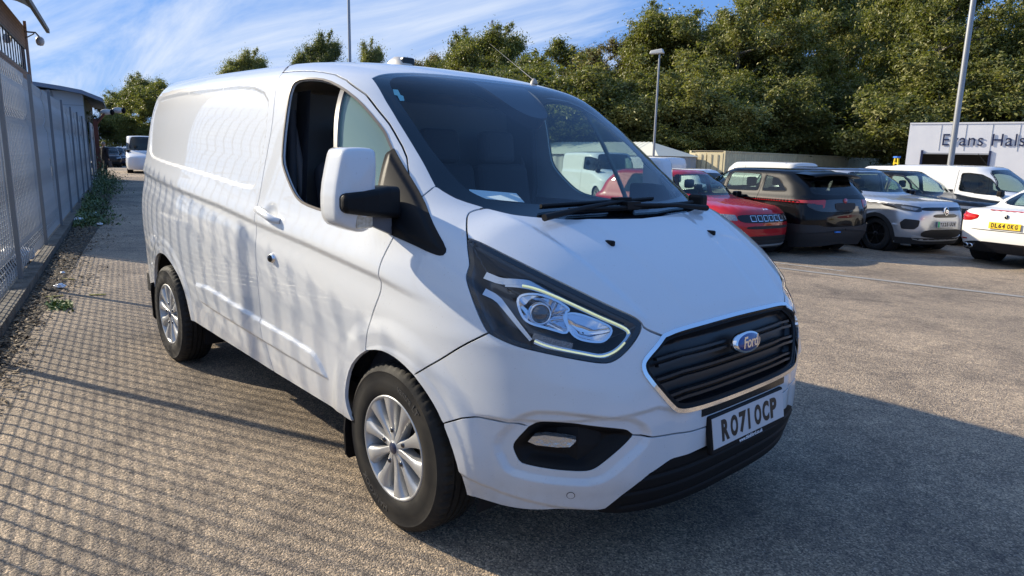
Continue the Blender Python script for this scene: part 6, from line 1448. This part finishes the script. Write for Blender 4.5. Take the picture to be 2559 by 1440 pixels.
    # lower cladding and arches
    if sp.get('clad', True):
        cm = mat('grey_cladding', (.022, .022, .024), .6); zc = sp.get('cladz', z0+.16)
        N_ = grad_n(B)
        for a in (ar, af):
            t = a[(a[:, 2] > z0+.02)]; ribbon('arch_trim', t+N_(t)*.014, .08, N_, cm, root, .02, mirror=True)
        s1 = C2([tuple(u(ar[-1])[0]), tuple(u(af[0])[0])])+[0, 0, .06]; ribbon('sill_trim', s1+N_(s1)*.012, .15, N_, cm, root, .02, mirror=True)
        if sp.get('bclad', True):
            s2 = C2([tuple(u(af[-1])[0]), (uF, z0)])+[0, 0, .05]; s2 = interp3(B, s2[:, 1], s2[:, 2]) if False else solve(fr, fr.to2(s2)); ribbon('front_valance', s2+N_(s2)*.010, .14, N_, cm, root, .02, mirror=True)
            s2 = C2([(uR, z0+.08), tuple(u(ar[0])[0])])+[0, 0, .07]; s2 = solve(fr, fr.to2(s2)); ribbon('rear_valance', s2+N_(s2)*.010, sp.get('rvw', .22), N_, cm, root, .02, mirror=True)
    Nf = grad_n(B)
    def patch(nm, pts, m, end=1, lift=.006, par=None, both_=True, it=1, thick=.012):
        """raised patch on the front (end=1), tail (end=-1) from (y,z) points, or side (end=0) from (x,z)"""
        ys = [q[0] for q in pts]; zs = [q[1] for q in pts]
        pq = tight(np.stack([ys, zs], 1)); ys = pq[:, 0]; zs = pq[:, 1]; P = side3(B, ys, zs) if end == 0 else interp3(B, -np.abs(np.array(ys)), zs, end)
        sg = 1 if end == 0 or both_ else None
        P2 = chaikin(P, it, True); P2 = resample(P2, .02, True)
        uv = fr.to2(P2)
        if both_ or end == 0:
            o = panel(nm, fr, [[(solve(fr, uv), 1e-6)]], m, par or root, sp=.05, spv=.04, flange=thick, left=True, lift=lift, fine=0); return o
    def cpatch(nm, pts, m, end=1, lift=.006, par=None, thick=.012, it=1):
        """patch across the centre line: pts start and end at y=0"""
        P = interp3(B, -np.abs(np.array([q[0] for q in pts])), [q[1] for q in pts], end); c = C3(P, it, .025); a, b = u(c[-1])[0], u(c[0])[0]
        cl_ = C2([tuple(a), tuple(b)]) if abs(a[1]-b[1]) > .01 else c[:0]
        return panel(nm, fr, [[(c, 1e-6)]+([(cl_, 0)] if len(cl_) else [])], m, par or root, sp=.05, spv=.035, half=True, flange=thick, lift=lift, fine=0)
    def plate_on(end, z, text, white=True, tilt=0., lift=.02, green=False, w=.52, y0=0):
        P = interp3(B, [y0], [z], end)[0]; n = Nf(np.array([P]))[0]; nn = (n[0], 0, n[2]*.6)
        PT_ = frame_at((P[0]+end*lift, y0, z), nn); mb = MB(); mb.box((-w/2, -.056, -.01), (w/2, .056, .004)); me = mb.mesh(); me.transform(PT_); pl_ = link('number_plate', me, mat('plate_white', (.72, .72, .74), .35) if white else mat('plate_yellow', (.78, .52, .03), .35), root)
        if green: mb = MB(); mb.box((-w/2, -.055, .003), (-w/2+.05, .055, .0055)); me = mb.mesh(); me.transform(PT_); link('plate_green_band', me, mat('plate_green', (.02, .42, .16), .4), pl_)
        plate_text(text, PT_ @ Matrix.Translation((.02 if green else 0, 0, .005)), pl_, ink)
    def line(nm, pts, m, w=.012, end=0, lift=.003, mirror=True):
        P = side3(B, [q[0] for q in pts], [q[1] for q in pts]) if end == 0 else interp3(B, [q[0] for q in pts], [q[1] for q in pts], end)
        P = resample(P, .03); uv = fr.to2(P) if end == 0 else None
        P = solve(fr, uv, dsp) if end == 0 else P
        ribbon(nm, P+Nf(P)*lift, w, Nf, m, root, .004, mirror=mirror)
    # cabin and underside
    mb = MB(); mb.box((-L/2+.35, -W/2+.22, z0+.02), (L/2-.35, W/2-.22, z0+.25)); mb.obj('underbody', dark, root)
    hbz = sp['t']['belt']
    mb = MB(); x0_, x1_ = sp.get('cab', (-L/2+.5, sp['t']['xc']-.2)); mb.box((x0_, -W/2+.12, z0+.2), (x1_, W/2-.12, hbz-.16)); mb.obj('cabin_floor', mat('cabin_dark', (.012, .012, .014), .8), root)
    for sx in sp.get('seats', (-.25,)):
        for sy in (-.38, .38):
            mb = MB(); mb.box((sx-.08, sy-.22, .6), (sx+.06, sy+.22, hbz+.12)); mb.box((sx-.07, sy-.12, hbz+.15), (sx+.03, sy+.12, min(hbz+.33, H-.14))); mb.obj('seat', seatm, root, bevel=.04)
    mb = MB(); mb.box((sp['t']['xc']-.75, -W/2+.18, hbz-.22), (sp['t']['xc']-.12, W/2-.18, hbz-.06)); mb.obj('dashboard', intr, root, bevel=.03)
    for cx in (-wb/2+xo, wb/2+xo):
        for sg in (1, -1):
            yw = -(W/2-.135)*sg; car_wheel(root, cx, yw, sg, R, sp.get('spokes', 5), sp.get('rim'), rr=sp.get('rr', .68))
            mb = MB(); mb.lathe([(Ra-.0, -.10), (Ra-.0, .22)], 24, 'y', (cx, yw+(-.0 if sg > 0 else -.12), R)); n_ = len(mb.v)
            mb.obj('arch_liner', dark, root, fix=False)
    # mirrors
    if sp.get('mirror'):
        mx, mz = sp['mirror']; P = side3(B, [mx], [mz])[0]
        for sg in (1, -1):
            mb = MB(); mb.box((mx-.06, min(sg*(P[1]-.20), sg*(P[1]-.03)), mz-.03), (mx+.06, max(sg*(P[1]-.20), sg*(P[1]-.03)), mz+.11)); mb.obj('door_mirror', sp.get('mirm', pm), root, bevel=.03, seg=3)
            mb = MB(); mb.box((mx-.02, min(sg*(P[1]-.08), sg*(P[1]+.03)), mz-.02), (mx+.03, max(sg*(P[1]-.08), sg*(P[1]+.03)), mz+.02)); mb.obj('mirror_arm', blk, root)
    seam = mat('shut_line', (.01, .01, .01), .8)
    for pts in sp.get('seams', []): line('door_seam', pts, seam, .007)
    for x, z in sp.get('handles', []):
        P = side3(B, [x], [z])[0]
        for sg in (1, -1): mb = MB(); mb.box((x-.09, sg*P[1]-.028, z-.014), (x+.09, sg*P[1]+.028, z+.014)); mb.obj('door_handle', pm, root, bevel=.010)
    return root, B, fr, patch, cpatch, plate_on, line
def cpaint(name, c, met=.0, rough=.35): return mat(name, c, rough, metal=met, coat=.55 if max(c) < .03 else 1, coat_rough=.015, spec=.05)
headl = mat('car_headlamp', (.25, .26, .28), .08, metal=.7, coat=1, bump=(35, .8, .02)); redl = mat('tail_lamp', (.38, .008, .008), .1, coat=1); lampb = mat('lamp_black', (.015, .015, .018), .1, coat=1)
mesh_b = mat('intake_mesh', (.010, .010, .011), .6)

# --- red SUV
RX0, RY0 = -5.75, 9.55
sp = dict(t=dict(L=4.08, W=1.78, H=1.53, hb=.88, hc=1.03, xc=.92, xw=.22, xrt=-1.55, belt=1.0, rear_lean=.16, nose=.16), wb=2.56, paint=cpaint('red_paint', (.42, .010, .018)), ws=(1.07, 1.44), rw=(1.05, 1.40),
 side=[[(-.05, 1.05), (.62, 1.04), (.25, 1.36), (.10, 1.42), (-.05, 1.43)], [(-.95, 1.06), (-.12, 1.05), (-.12, 1.43), (-.85, 1.42)]], mirror=(.55, 1.02), mirm=gblk, seams=[[(-.08, 1.40), (-.08, .30)], [(.72, 1.0), (.80, .7), (.78, .30)]], handles=[(-.25, .92)], crease=[(.90, -1.8, 1.9, .014)], spokes=6)
car, B, fr, patch, cpatch, plate_on, line = build_car('red_car', 'bright red small SUV parked nose out, leftmost of the parked cars', 'car', (RX0, RY0, -8, -.21), sp)
cpatch('grille', [(0, .80), (.35, .80), (.66, .79), (.70, .75), (.66, .665), (.35, .655), (0, .655)], gblk)
for i in range(7):
    y = (i-3)*.145
    P = interp3(B, [y-.05, y+.05, y+.05, y-.05, y-.05], [.685, .685, .775, .775, .685]); ribbon('grille_slot', P+grad_n(B)(P)*.014, .012, grad_n(B), chrome, car, .005)
patch('headlight', [(.70, .79), (.86, .80), (.88, .70), (.70, .69)], headl)
cpatch('bumper_slot', [(0, .60), (.55, .60), (.60, .55), (0, .55)], mesh_b); cpatch('lower_intake', [(0, .42), (.60, .42), (.66, .30), (.60, .25), (0, .25)], mesh_b); 
P = interp3(B, np.linspace(-.62, .62, 12), np.full(12, .255)); ribbon('skid_plate', P+grad_n(B)(P)*.02, .03, grad_n(B), silver, car, .01)
me = text_mesh('Jeep', .075, .002, .001); P = interp3(B, [0], [.885])[0]; me.transform(frame_at((P[0]+.008, 0, .885), (1, 0, .9))); link('bonnet_lettering', me, chrome, car)

# --- black SUV, tail out
sp = dict(t=dict(L=4.52, W=1.88, H=1.60, hb=.98, hc=1.12, xc=1.05, xw=.35, xrt=-1.72, belt=1.08, rear_lean=.10, nose=.2), wb=2.66, paint=cpaint('black_paint', (.003, .0034, .0045)), ws=(1.16, 1.52), rw=(1.13, 1.41), rwy=(.74, .66),
 side=[[(.05, 1.13), (.80, 1.13), (.40, 1.43), (.2, 1.50), (.05, 1.51)], [(-.92, 1.15), (-.03, 1.13), (-.03, 1.51), (-.85, 1.49)], [(-1.62, 1.18), (-1.0, 1.15), (-.95, 1.47), (-1.30, 1.42)]], sglass=[cglass, cglass, tint], crease=[(1.0, -2.1, 2.1, .016)], clad=True, rvw=.30, seams=[[(0, 1.5), (0, .32)], [(-.95, 1.5), (-.92, .7), (-.75, .40)]], handles=[(-.80, 1.02), (.15, 1.02)], mirror=(.7, 1.1), R=.35)
car, B, fr, patch, cpatch, plate_on, line = build_car('black_car', 'glossy black SUV parked tail out between the red and silver SUVs', 'car', (-5.35, 11.5, 166, -.21), sp)
redp = mat('red_reflex', (.42, .03, .06), .2, coat=1)
cpatch('tailgate_panel', [(0, 1.06), (.55, 1.05), (.80, 1.00), (.86, .94), (.70, .84), (.40, .83), (0, .83)], lampb, -1)
patch('tail_lamp', [(.50, 1.05), (.93, 1.03), (.93, .99), (.72, .98), (.62, .90), (.55, .90)], redl, -1, lift=.012); patch('tail_lamp_glass', [(.58, .96), (.86, .97), (.76, .88), (.60, .87)], lampb, -1, lift=.016)
P = interp3(B, [0], [1.03], -1)[0]; mb = MB(); mb.lathe([(0, .014), (.045, .012), (.05, 0)], 20, 'z'); me = mb.mesh(); me.transform(frame_at((P[0]-.012, 0, 1.03), (-1, 0, .1))); link('tailgate_badge', me, redp, car)
cpatch('plate_recess', [(0, .99), (.27, .99), (.29, .96), (.27, .86), (0, .86)], mesh_b, -1, lift=.014)
cpatch('rear_bumper', [(0, .55), (.50, .55), (.70, .60), (.95, .58), (.95, .30), (0, .30)], mat('grey_cladding', (.022, .022, .024), .6), -1, lift=.02, thick=.03)
mb = MB(); V = []; ys = np.linspace(-.66, .66, 15)
for x_, z_, dz in ((-1.60, 1.572, 0), (-1.95, 1.55, 0), (-2.12, 1.525, 0), (-2.11, 1.49, 0), (-1.95, 1.475, 0), (-1.75, 1.465, 0)):
    for y in ys: V.append((x_+.10*(abs(y)/.66)**2, y, z_-.05*(abs(y)/.66)**2.5))
mb.add(V, [(i*15+k, i*15+k+1, (i+1)*15+k+1, (i+1)*15+k) for i in range(5) for k in range(14)], True); mb.obj('spoiler', sp['paint'], car, fix=False)
mb = MB(); mb.box((-2.33, .18, .45), (-2.30, .32, .475)); mb.obj('blue_sticker', mat('blue_sticker', (.02, .20, .62), .4), car)
line('roof_rail', [(-1.5, 1.54), (.2, 1.57)], gblk, .02)

# --- silver SUV, nose out
sp = dict(t=dict(L=4.40, W=1.81, H=1.66, hb=1.00, hc=1.12, xc=1.00, xw=.30, xrt=-1.62, belt=1.07, rear_lean=.14, nose=.15), wb=2.67, paint=cpaint('silver_paint', (.50, .515, .54), .6, .30), ws=(1.16, 1.56), rw=(1.14, 1.50), R=.345, rim=mat('dark_alloy', (.02, .02, .022), .35, metal=.5),
 side=[[(.02, 1.12), (.78, 1.11), (.36, 1.45), (.2, 1.53), (.02, 1.55)], [(-.95, 1.13), (-.05, 1.12), (-.05, 1.55), (-.90, 1.53)]], roofpaint=cpaint('dark_roof_paint', (.03, .035, .05)), mirror=(.62, 1.10), mirm=gblk, crease=[(.98, -2, 2.1, .018)], seams=[[(-.02, 1.5), (-.02, .32)], [(.80, 1.05), (.86, .8), (.84, .32)]], handles=[(-.2, 1.0)], spokes=6, cladz=.4)
car, B, fr, patch, cpatch, plate_on, line = build_car('silver_car', 'silver grey SUV parked nose out with black alloy wheels', 'car', (-4.15, 13.85, -20, -.23), sp)
cpatch('grille', [(0, .93), (.40, .93), (.56, .92), (.56, .87), (.40, .865), (0, .865)], gblk); cpatch('bonnet_trim', [(0, .80), (.30, .80), (.34, .76), (.30, .735), (0, .735)], gblk)
patch('headlight', [(.55, .93), (.74, .965), (.88, .985), (.885, .93), (.80, .86), (.62, .835), (.56, .85)], lampb, lift=.010); patch('headlight_glass', [(.60, .90), (.80, .94), (.80, .90), (.66, .86)], headl, lift=.018)
patch('side_intake', [(.60, .68), (.80, .70), (.84, .62), (.82, .50), (.68, .50), (.62, .56)], mesh_b, lift=.008)
cpatch('lower_intake', [(0, .50), (.46, .50), (.58, .42), (.50, .34), (0, .34)], mesh_b); cpatch('skid_plate', [(0, .33), (.55, .34), (.70, .40), (.66, .28), (0, .27)], silver, lift=.014)
plate_on(1, .605, 'YX25 UUW', green=True, lift=.03)
P = interp3(B, [0], [.86])[0]; BTm = frame_at((P[0]+.022, 0, .86), (1, 0, .1)); oval('badge', .065, .085, -.02, .004, chrome, car, BTm); oval('badge_field', .052, .072, .0, .008, gblk, car, BTm)
for s in (-.012, .022):
    mb = MB(); mb.box((-.045, -.008, .008), (.0, .010, .014), Matrix.Translation((0, s, 0)) @ Matrix.Rotation(R_(35), 4, 'Z')); mb.box((.0, -.008, .008), (.045, .010, .014), Matrix.Translation((0, s, 0)) @ Matrix.Rotation(R_(-35), 4, 'Z')); me = mb.mesh(); me.transform(BTm); link('badge_chevron', me, chrome, car)
line('roof_rail', [(-1.4, 1.59), (.1, 1.60)], gblk, .02)

# --- dark grey SUV behind it
sp = dict(t=dict(L=4.60, W=1.86, H=1.66, hb=.98, hc=1.13, xc=1.02, xw=.30, xrt=-1.70, belt=1.08, rear_lean=.14, nose=.2), wb=2.70, paint=cpaint('graphite_paint', (.008, .0085, .010)), ws=(1.17, 1.56), rw=(1.14, 1.50), R=.35,
 side=[[(.02, 1.13), (.80, 1.12), (.38, 1.46), (.2, 1.54), (.02, 1.55)], [(-.95, 1.14), (-.05, 1.13), (-.05, 1.55), (-.90, 1.53)]], mirror=(.62, 1.12), mirm=gblk, trim=mat('bronze_trim', (.14, .12, .10), .35, metal=.6), crease=[(.98, -2, 2.1, .012)], seams=[[(-.02, 1.5), (-.02, .32)]], handles=[(-.2, 1.0)])
car, B, fr, patch, cpatch, plate_on, line = build_car('dark_grey_car', 'dark graphite SUV parked between the silver SUV and the small white van', 'car', (-4.0, 16.4, -8, -.28), sp)
patch('headlight', [(.55, .88), (.74, .91), (.90, .93), (.90, .87), (.60, .83)], headl, lift=.010); cpatch('grille', [(0, .86), (.50, .86), (.54, .80), (.45, .62), (0, .62)], mesh_b)

# --- small white van
sp = dict(t=dict(L=4.45, W=1.82, H=1.84, hb=1.00, hc=1.18, xc=1.22, xw=.52, xrt=-2.05, belt=1.12, rear_lean=.08, nose=.22, top=.84), wb=2.75, paint=cpaint('van_white', (.70, .71, .72)), ws=(1.22, 1.72), clad=False,
 side=[[(-.02, 1.20), (1.02, 1.13), (.62, 1.52), (.42, 1.62), (.15, 1.65), (-.02, 1.64)]], mirror=(.95, 1.15), mirm=blk, seams=[[(-.10, 1.72), (-.12, 1.0), (-.12, .35)]], handles=[(.0, 1.05)], seats=(-.05,), crease=[(1.0, -2, 2, .01)])
car, B, fr, patch, cpatch, plate_on, line = build_car('small_van', 'small white panel van parked nose out in front of the lettered building', 'van', (-2.95, 18.3, -11, -.30), sp)
patch('headlight', [(.55, .88), (.78, .93), (.86, .90), (.80, .80), (.60, .78)], headl, lift=.01); cpatch('grille', [(0, .84), (.50, .84), (.50, .70), (0, .70)], mesh_b)
P = Vector((.30, -.3, 1.85)); mb = MB(); mb.tube([P, P+Vector((-.25, 0, .28))], .006, 5); mb.obj('antenna', blk, car)

# --- white convertible, tail towards the camera
sp = dict(t=dict(L=4.64, W=1.83, H=1.38, hb=.78, hc=.95, xc=.90, xw=.05, xrt=-1.05, belt=.90, rear_lean=.10, nose=.2, top=.70), wb=2.81, paint=cpaint('pearl_white', (.74, .73, .70)), ws=(.98, 1.30), R=.33, rw=(1.02, 1.30), rwy=(.62, .54), clad=False, rglass=cglass,
 T2=dict(), side=[[(-.75, .98), (.55, .96), (.25, 1.15), (0, 1.26), (-.45, 1.28), (-.7, 1.25)]], roofpaint=cpaint('pearl_white', (.74, .73, .70)), seams=[[(-.62, .95), (-.66, .30)]], handles=[(-.45, .80)], crease=[(.80, -2.2, 2.2, .012)], seats=(-.35,), spokes=10)
t_ = tables(**sp['t']); zz = t_['zk']; t_['xr'] = [-2.16, -2.27, -2.31, -2.32, -2.30, -2.30, -2.27, -2.16, -1.45, -1.05, -.8] if len(zz) == 11 else t_['xr']
zz2 = [.12, .28, .48, .66, .80, .90, .955, .985, 1.10, 1.31, 1.6]
def rs(k): return list(np.interp(zz2, zz, t_[k]))
sp['T2'] = dict(zk=zz2, xf=rs('xf'), xr=[-2.15, -2.26, -2.31, -2.32, -2.31, -2.29, -2.20, -1.62, -1.42, -.98, -.6], b=list(np.interp(zz2, [.12, .3, .55, .8, .92, .985, 1.1, 1.31, 1.6], np.array([.9, .96, 1, .99, .955, .90, .84, .70, .6])*.915)), nf=[2.8]*11, nr=[3.0]*11, df=rs('df'), dr=[.45]*8+[.40, .38, .38])
car, B, fr, patch, cpatch, plate_on, line = build_car('white_convertible', 'white convertible parked tail first at the right edge with a yellow plate', 'car', (-.19, 14.2, 73, -.20), sp)
patch('tail_lamp', [(.48, .86), (.66, .875), (.86, .91), (.895, .86), (.90, .78), (.80, .74), (.62, .755), (.50, .80)], redl, -1, lift=.010); patch('tail_lamp_bar', [(.52, .83), (.84, .85), (.84, .82), (.54, .80)], mat('lamp_bright', (.60, .04, .03), .15, coat=1), -1, lift=.016)
plate_on(-1, .70, 'DL64 OKG', white=False, lift=.02)
cpatch('boot_seam', [(0, .60), (.60, .60), (.62, .612), (0, .612)], seam := mat('shut_line', (.01, .01, .01), .8), -1, lift=.002, thick=.002)
cpatch('diffuser', [(0, .40), (.45, .40), (.70, .36), (.80, .30), (.80, .22), (0, .22)], gblk, -1, lift=.012, thick=.04)
patch('reflector', [(.66, .43), (.86, .43), (.86, .41), (.66, .41)], redl, -1, lift=.008)
for y in (-.56, -.66, .56, .66):
    P = interp3(B, [y], [.30], -1)[0]; mb = MB(); mb.lathe([(.030, .06), (.036, .06), (.036, -.06), (.030, -.06)], 18, 'x', (P[0]-.01, y, .30)); mb.obj('exhaust_tip', chrome, car, fix=False)
P = interp3(B, [0], [.86], -1)[0]; BTm = frame_at((P[0]-.008, 0, .86), (-1, 0, .2)); oval('badge', .040, .040, -.01, .003, chrome, car, BTm); oval('badge_field', .034, .034, 0, .005, gblk, car, BTm)
P = interp3(B, [0], [.93], -1)[0]; mb = MB(); mb.box((-2.20, -.35, .952), (-2.17, .35, .966)); mb.obj('brake_light', redl, car)

# --- vans seen through and behind: simple van body reused
def van_spec(L, W, H, paintm, **k):
    d = dict(t=dict(L=L, W=W, H=H, hb=1.05, hc=1.28, xc=L/2-.95, xw=L/2-1.55, xrt=-L/2+.10, belt=1.22, rear_lean=.05, nose=.22, top=.86), wb=L*.60, wx=.1, paint=paintm, ws=(1.34, H-.12), clad=False, R=.34,
      side=[[(L/2-2.35, 1.32), (L/2-1.15, 1.26), (L/2-1.45, min(1.75, H-.3)), (L/2-1.8, min(1.80, H-.22)), (L/2-2.35, min(1.80, H-.22))]], mirror=(L/2-1.1, 1.25), mirm=blk, seats=(L/2-2.1,), seams=[[(L/2-2.45, H-.2), (L/2-2.45, .4)]], sp=.09)
    d.update(k); return d
vw = cpaint('fleet_white', (.72, .73, .74))
def add_van(pose, L, W, H, label, paintm=vw, **k):
    return build_car('panel_van', label, 'van', pose, van_spec(L, W, H, paintm, **k))
q = pray((1455, 455), 24); add_van((-16.2, 19.2, -25, -.25), 5.0, 2.0, 2.02, 'white van with a broad dark windscreen seen through the cab of the foreground van')
q = pray((1690, 430), 27); add_van((-18.3, 24.2, 172, -.30), 4.9, 1.95, 1.95, 'white panel van between the foreground bonnet and the shed end')
add_van((-13.2, 26.2, 170, -.35), 5.0, 1.95, 1.90, 'silvery white long van parked in front of the cream containers', cpaint('silver_white', (.60, .60, .58), .1), side=[[(1.15, 1.30), (2.0, 1.24), (1.7, 1.6), (1.15, 1.65)]])
add_van((-8.4, 28.5, 175, -.40), 5.2, 2.0, 1.90, 'white van carrying a yellow stepladder beside the lettered building')
q = pray((2240, 404), 28.6)
ld = empty('stepladder', (q.x, q.y, 1.52), math.radians(-50), 'yellow stepladder with a blue top strapped on a white van roof', 'ladder')
mb = MB()
for s in (-1, 1): mb.box((s*.20-.03, -.03, -.05), (s*.20+.03, .03, .30), Matrix.Rotation(R_(-12*s), 4, 'Y'))
mb.box((-.2, -.02, .05), (.2, .02, .08)); mb.obj('rail', mat('ladder_yellow', (.75, .52, .02), .5), ld)
mb = MB(); mb.box((-.20, -.08, .27), (.20, .08, .34)); mb.obj('ladder_top', mat('ladder_blue', (.03, .14, .50), .5), ld, bevel=.02)
def small_car(pose, label, pm, H=1.50, L=4.2, group='vehicles parked in the yard'):
    s_ = dict(t=dict(L=L, W=1.78, H=H, hb=.85, hc=.98, xc=.95, xw=.25, xrt=-1.4, belt=.94, rear_lean=.2, nose=.2), wb=2.58, paint=pm, ws=(1.02, H-.1), rw=(1.0, H-.13), side=[[(-.02, 1.0), (.65, .98), (.25, H-.18), (-.02, H-.12)], [(-.95, 1.02), (-.1, 1.0), (-.1, H-.12), (-.8, H-.15)]], mirror=(.6, .98), clad=False, sp=.10)
    r = build_car('parked_car', label, 'car', pose, s_, group); car, B, fr, patch, cpatch, plate_on, line = r
    patch('headlight', [(.52, .72), (.84, .78), (.86, .68), (.56, .64)], headl, lift=.01); cpatch('grille', [(0, .68), (.45, .68), (.40, .50), (0, .50)], mesh_b); patch('tail_lamp', [(.60, .85), (.86, .86), (.86, .72), (.62, .74)], redl, -1, lift=.01)
    return car
small_car((-12.8, 19.6, 168, -.30), 'white hatchback roof showing between the red and black SUVs', vw, 1.52)
small_car((2.2, 18.6, -10, -.25), 'dark car at the right edge beyond the small white van', cpaint('black_paint', (.003, .0034, .0045)), 1.48)
# far end of the road on the left
def tr(px, D): q = pray(px, D); return q
q = pray((356, 436), 42)
r = add_van((q.x-1.6, q.y+.55, -13, 0.0), 5.6, 2.0, 2.25, 'tall white panel van standing on the road beyond the rear of the foreground van'); 
cars_far = [((320, 413), 60, -25, (.50, .51, .53), 'silver car facing out beside the far white van'), ((306, 411), 66, -20, (.35, .36, .38), 'grey car second from the tall white van at the road end'), ((288, 412), 58, -12, (.02, .025, .05), 'dark blue car near the walking person at the road end'), ((272, 412), 54, -12, (.012, .013, .016), 'black car nearest the rusty gate post'), ((296, 404), 85, -12, (.55, .56, .57), 'pale car farthest along the road under the small dark trees')]
for i, (px, D, rz, c, lab) in enumerate(cars_far):
    q = pray(px, D); small_car((q.x, q.y, rz, 0), lab, cpaint('far_paint_%s' % ('silver', 'grey', 'blue', 'black', 'pale')[i], c), 1.52, group='cars parked at the far end of the road')
for a_, b_ in (((-3.3, 10.6), (-1.9, 10.9)), ((-2.6, 12.75), (-1.0, 13.05)), ((-3.6, 8.6), (-2.2, 8.8)), ((-4.6, 13.0), (-2.7, 12.9))):
    a_ = Vector((*a_, gz(*a_)+.005)); b_ = Vector((*b_, gz(*b_)+.005)); s_ = Vector((0, .035, 0)); mb = MB().add([a_-s_, b_-s_, b_+s_, a_+s_], [(0, 1, 2, 3)]); o = mb.obj('bay_marking', faded, fix=False); o['kind'] = 'structure'
# --- person walking by the gate
pr = empty('person', pray((264, 427), 36), math.radians(120), 'person in dark clothes walking away beside the gate post, holding a bag', 'person')
pr.location.z = 0
me = bpy.data.meshes.new('body'); vs = [(0, 0, .95), (0, 0, 1.15), (0, 0, 1.38), (0, 0, 1.50), (0, .18, 1.42), (.02, .24, 1.15), (.10, .24, .92), (0, -.18, 1.42), (-.03, -.25, 1.15), (.02, -.27, .90), (0, .09, .90), (.14, .10, .50), (.10, .10, .08), (.22, .10, .04), (0, -.09, .90), (-.10, -.10, .50), (-.26, -.10, .12), (-.16, -.10, .05)]
ed = [(0, 1), (1, 2), (2, 3), (2, 4), (4, 5), (5, 6), (2, 7), (7, 8), (8, 9), (0, 10), (10, 11), (11, 12), (12, 13), (0, 14), (14, 15), (15, 16), (16, 17)]
rad = [.16, .15, .17, .07, .08, .055, .04, .08, .055, .04, .11, .075, .05, .045, .11, .075, .05, .045]
me.from_pydata(vs, ed, []); o = link('body', me, mat('dark_clothes', (.012, .012, .016), .85), pr); sk = o.modifiers.new('skin', 'SKIN')
for v, r_ in zip(me.skin_vertices[0].data if me.skin_vertices else [], rad): v.radius = (r_, r_)
if not me.skin_vertices:
    b = bmesh.new(); b.from_mesh(me); b.verts.layers.skin.verify(); b.to_mesh(me); b.free()
    for v, r_ in zip(me.skin_vertices[0].data, rad): v.radius = (r_, r_)
me.skin_vertices[0].data[0].use_root = True
sb = o.modifiers.new('sub', 'SUBSURF'); sb.levels = 1; sb.render_levels = 1
mb = MB(); mb.lathe([(0, -.13), (.05, -.12), (.078, -.06), (.092, .0), (.088, .06), (.06, .11), (0, .125)], 16, 'z', (.01, 0, 1.64)); mb.tube([(0, 0, 1.46), (.01, 0, 1.56)], .055, 8); mb.obj('head', mat('skin_tone', (.42, .27, .19), .6), pr, fix=False)
mb = MB(); mb.lathe([(.088, -.02), (.10, .02), (.094, .07), (.064, .12), (0, .137)], 16, 'z', (-.005, 0, 1.64)); mb.obj('hair', mat('grey_hair', (.20, .18, .16), .8), pr, fix=False)
for s in (-1, 1):
    mb = MB(); hx = .10 if s > 0 else .02; 
    for k in range(4): mb.tube([(hx+.01*k, s*.245, .90), (hx+.012*k+.01, s*.25, .86-.006*k), (hx+.012*k+.018, s*.24, .82)], .010, 5)
    mb.tube([(hx-.02, s*.24, .90), (hx+.045, s*.225, .865)], .011, 5); mb.obj('hand', MATS['skin_tone'], pr)
mb = MB(); mb.box((-.06, -.33, .45), (.14, -.24, .76)); hb_ = mb.obj('shopping_bag', mat('bag_dark', (.03, .03, .035), .6), bevel=.02); hb_.location = pr.location; hb_.rotation_euler = pr.rotation_euler; tag(hb_, 'dark carrier bag held by the person walking near the gate', 'bag')
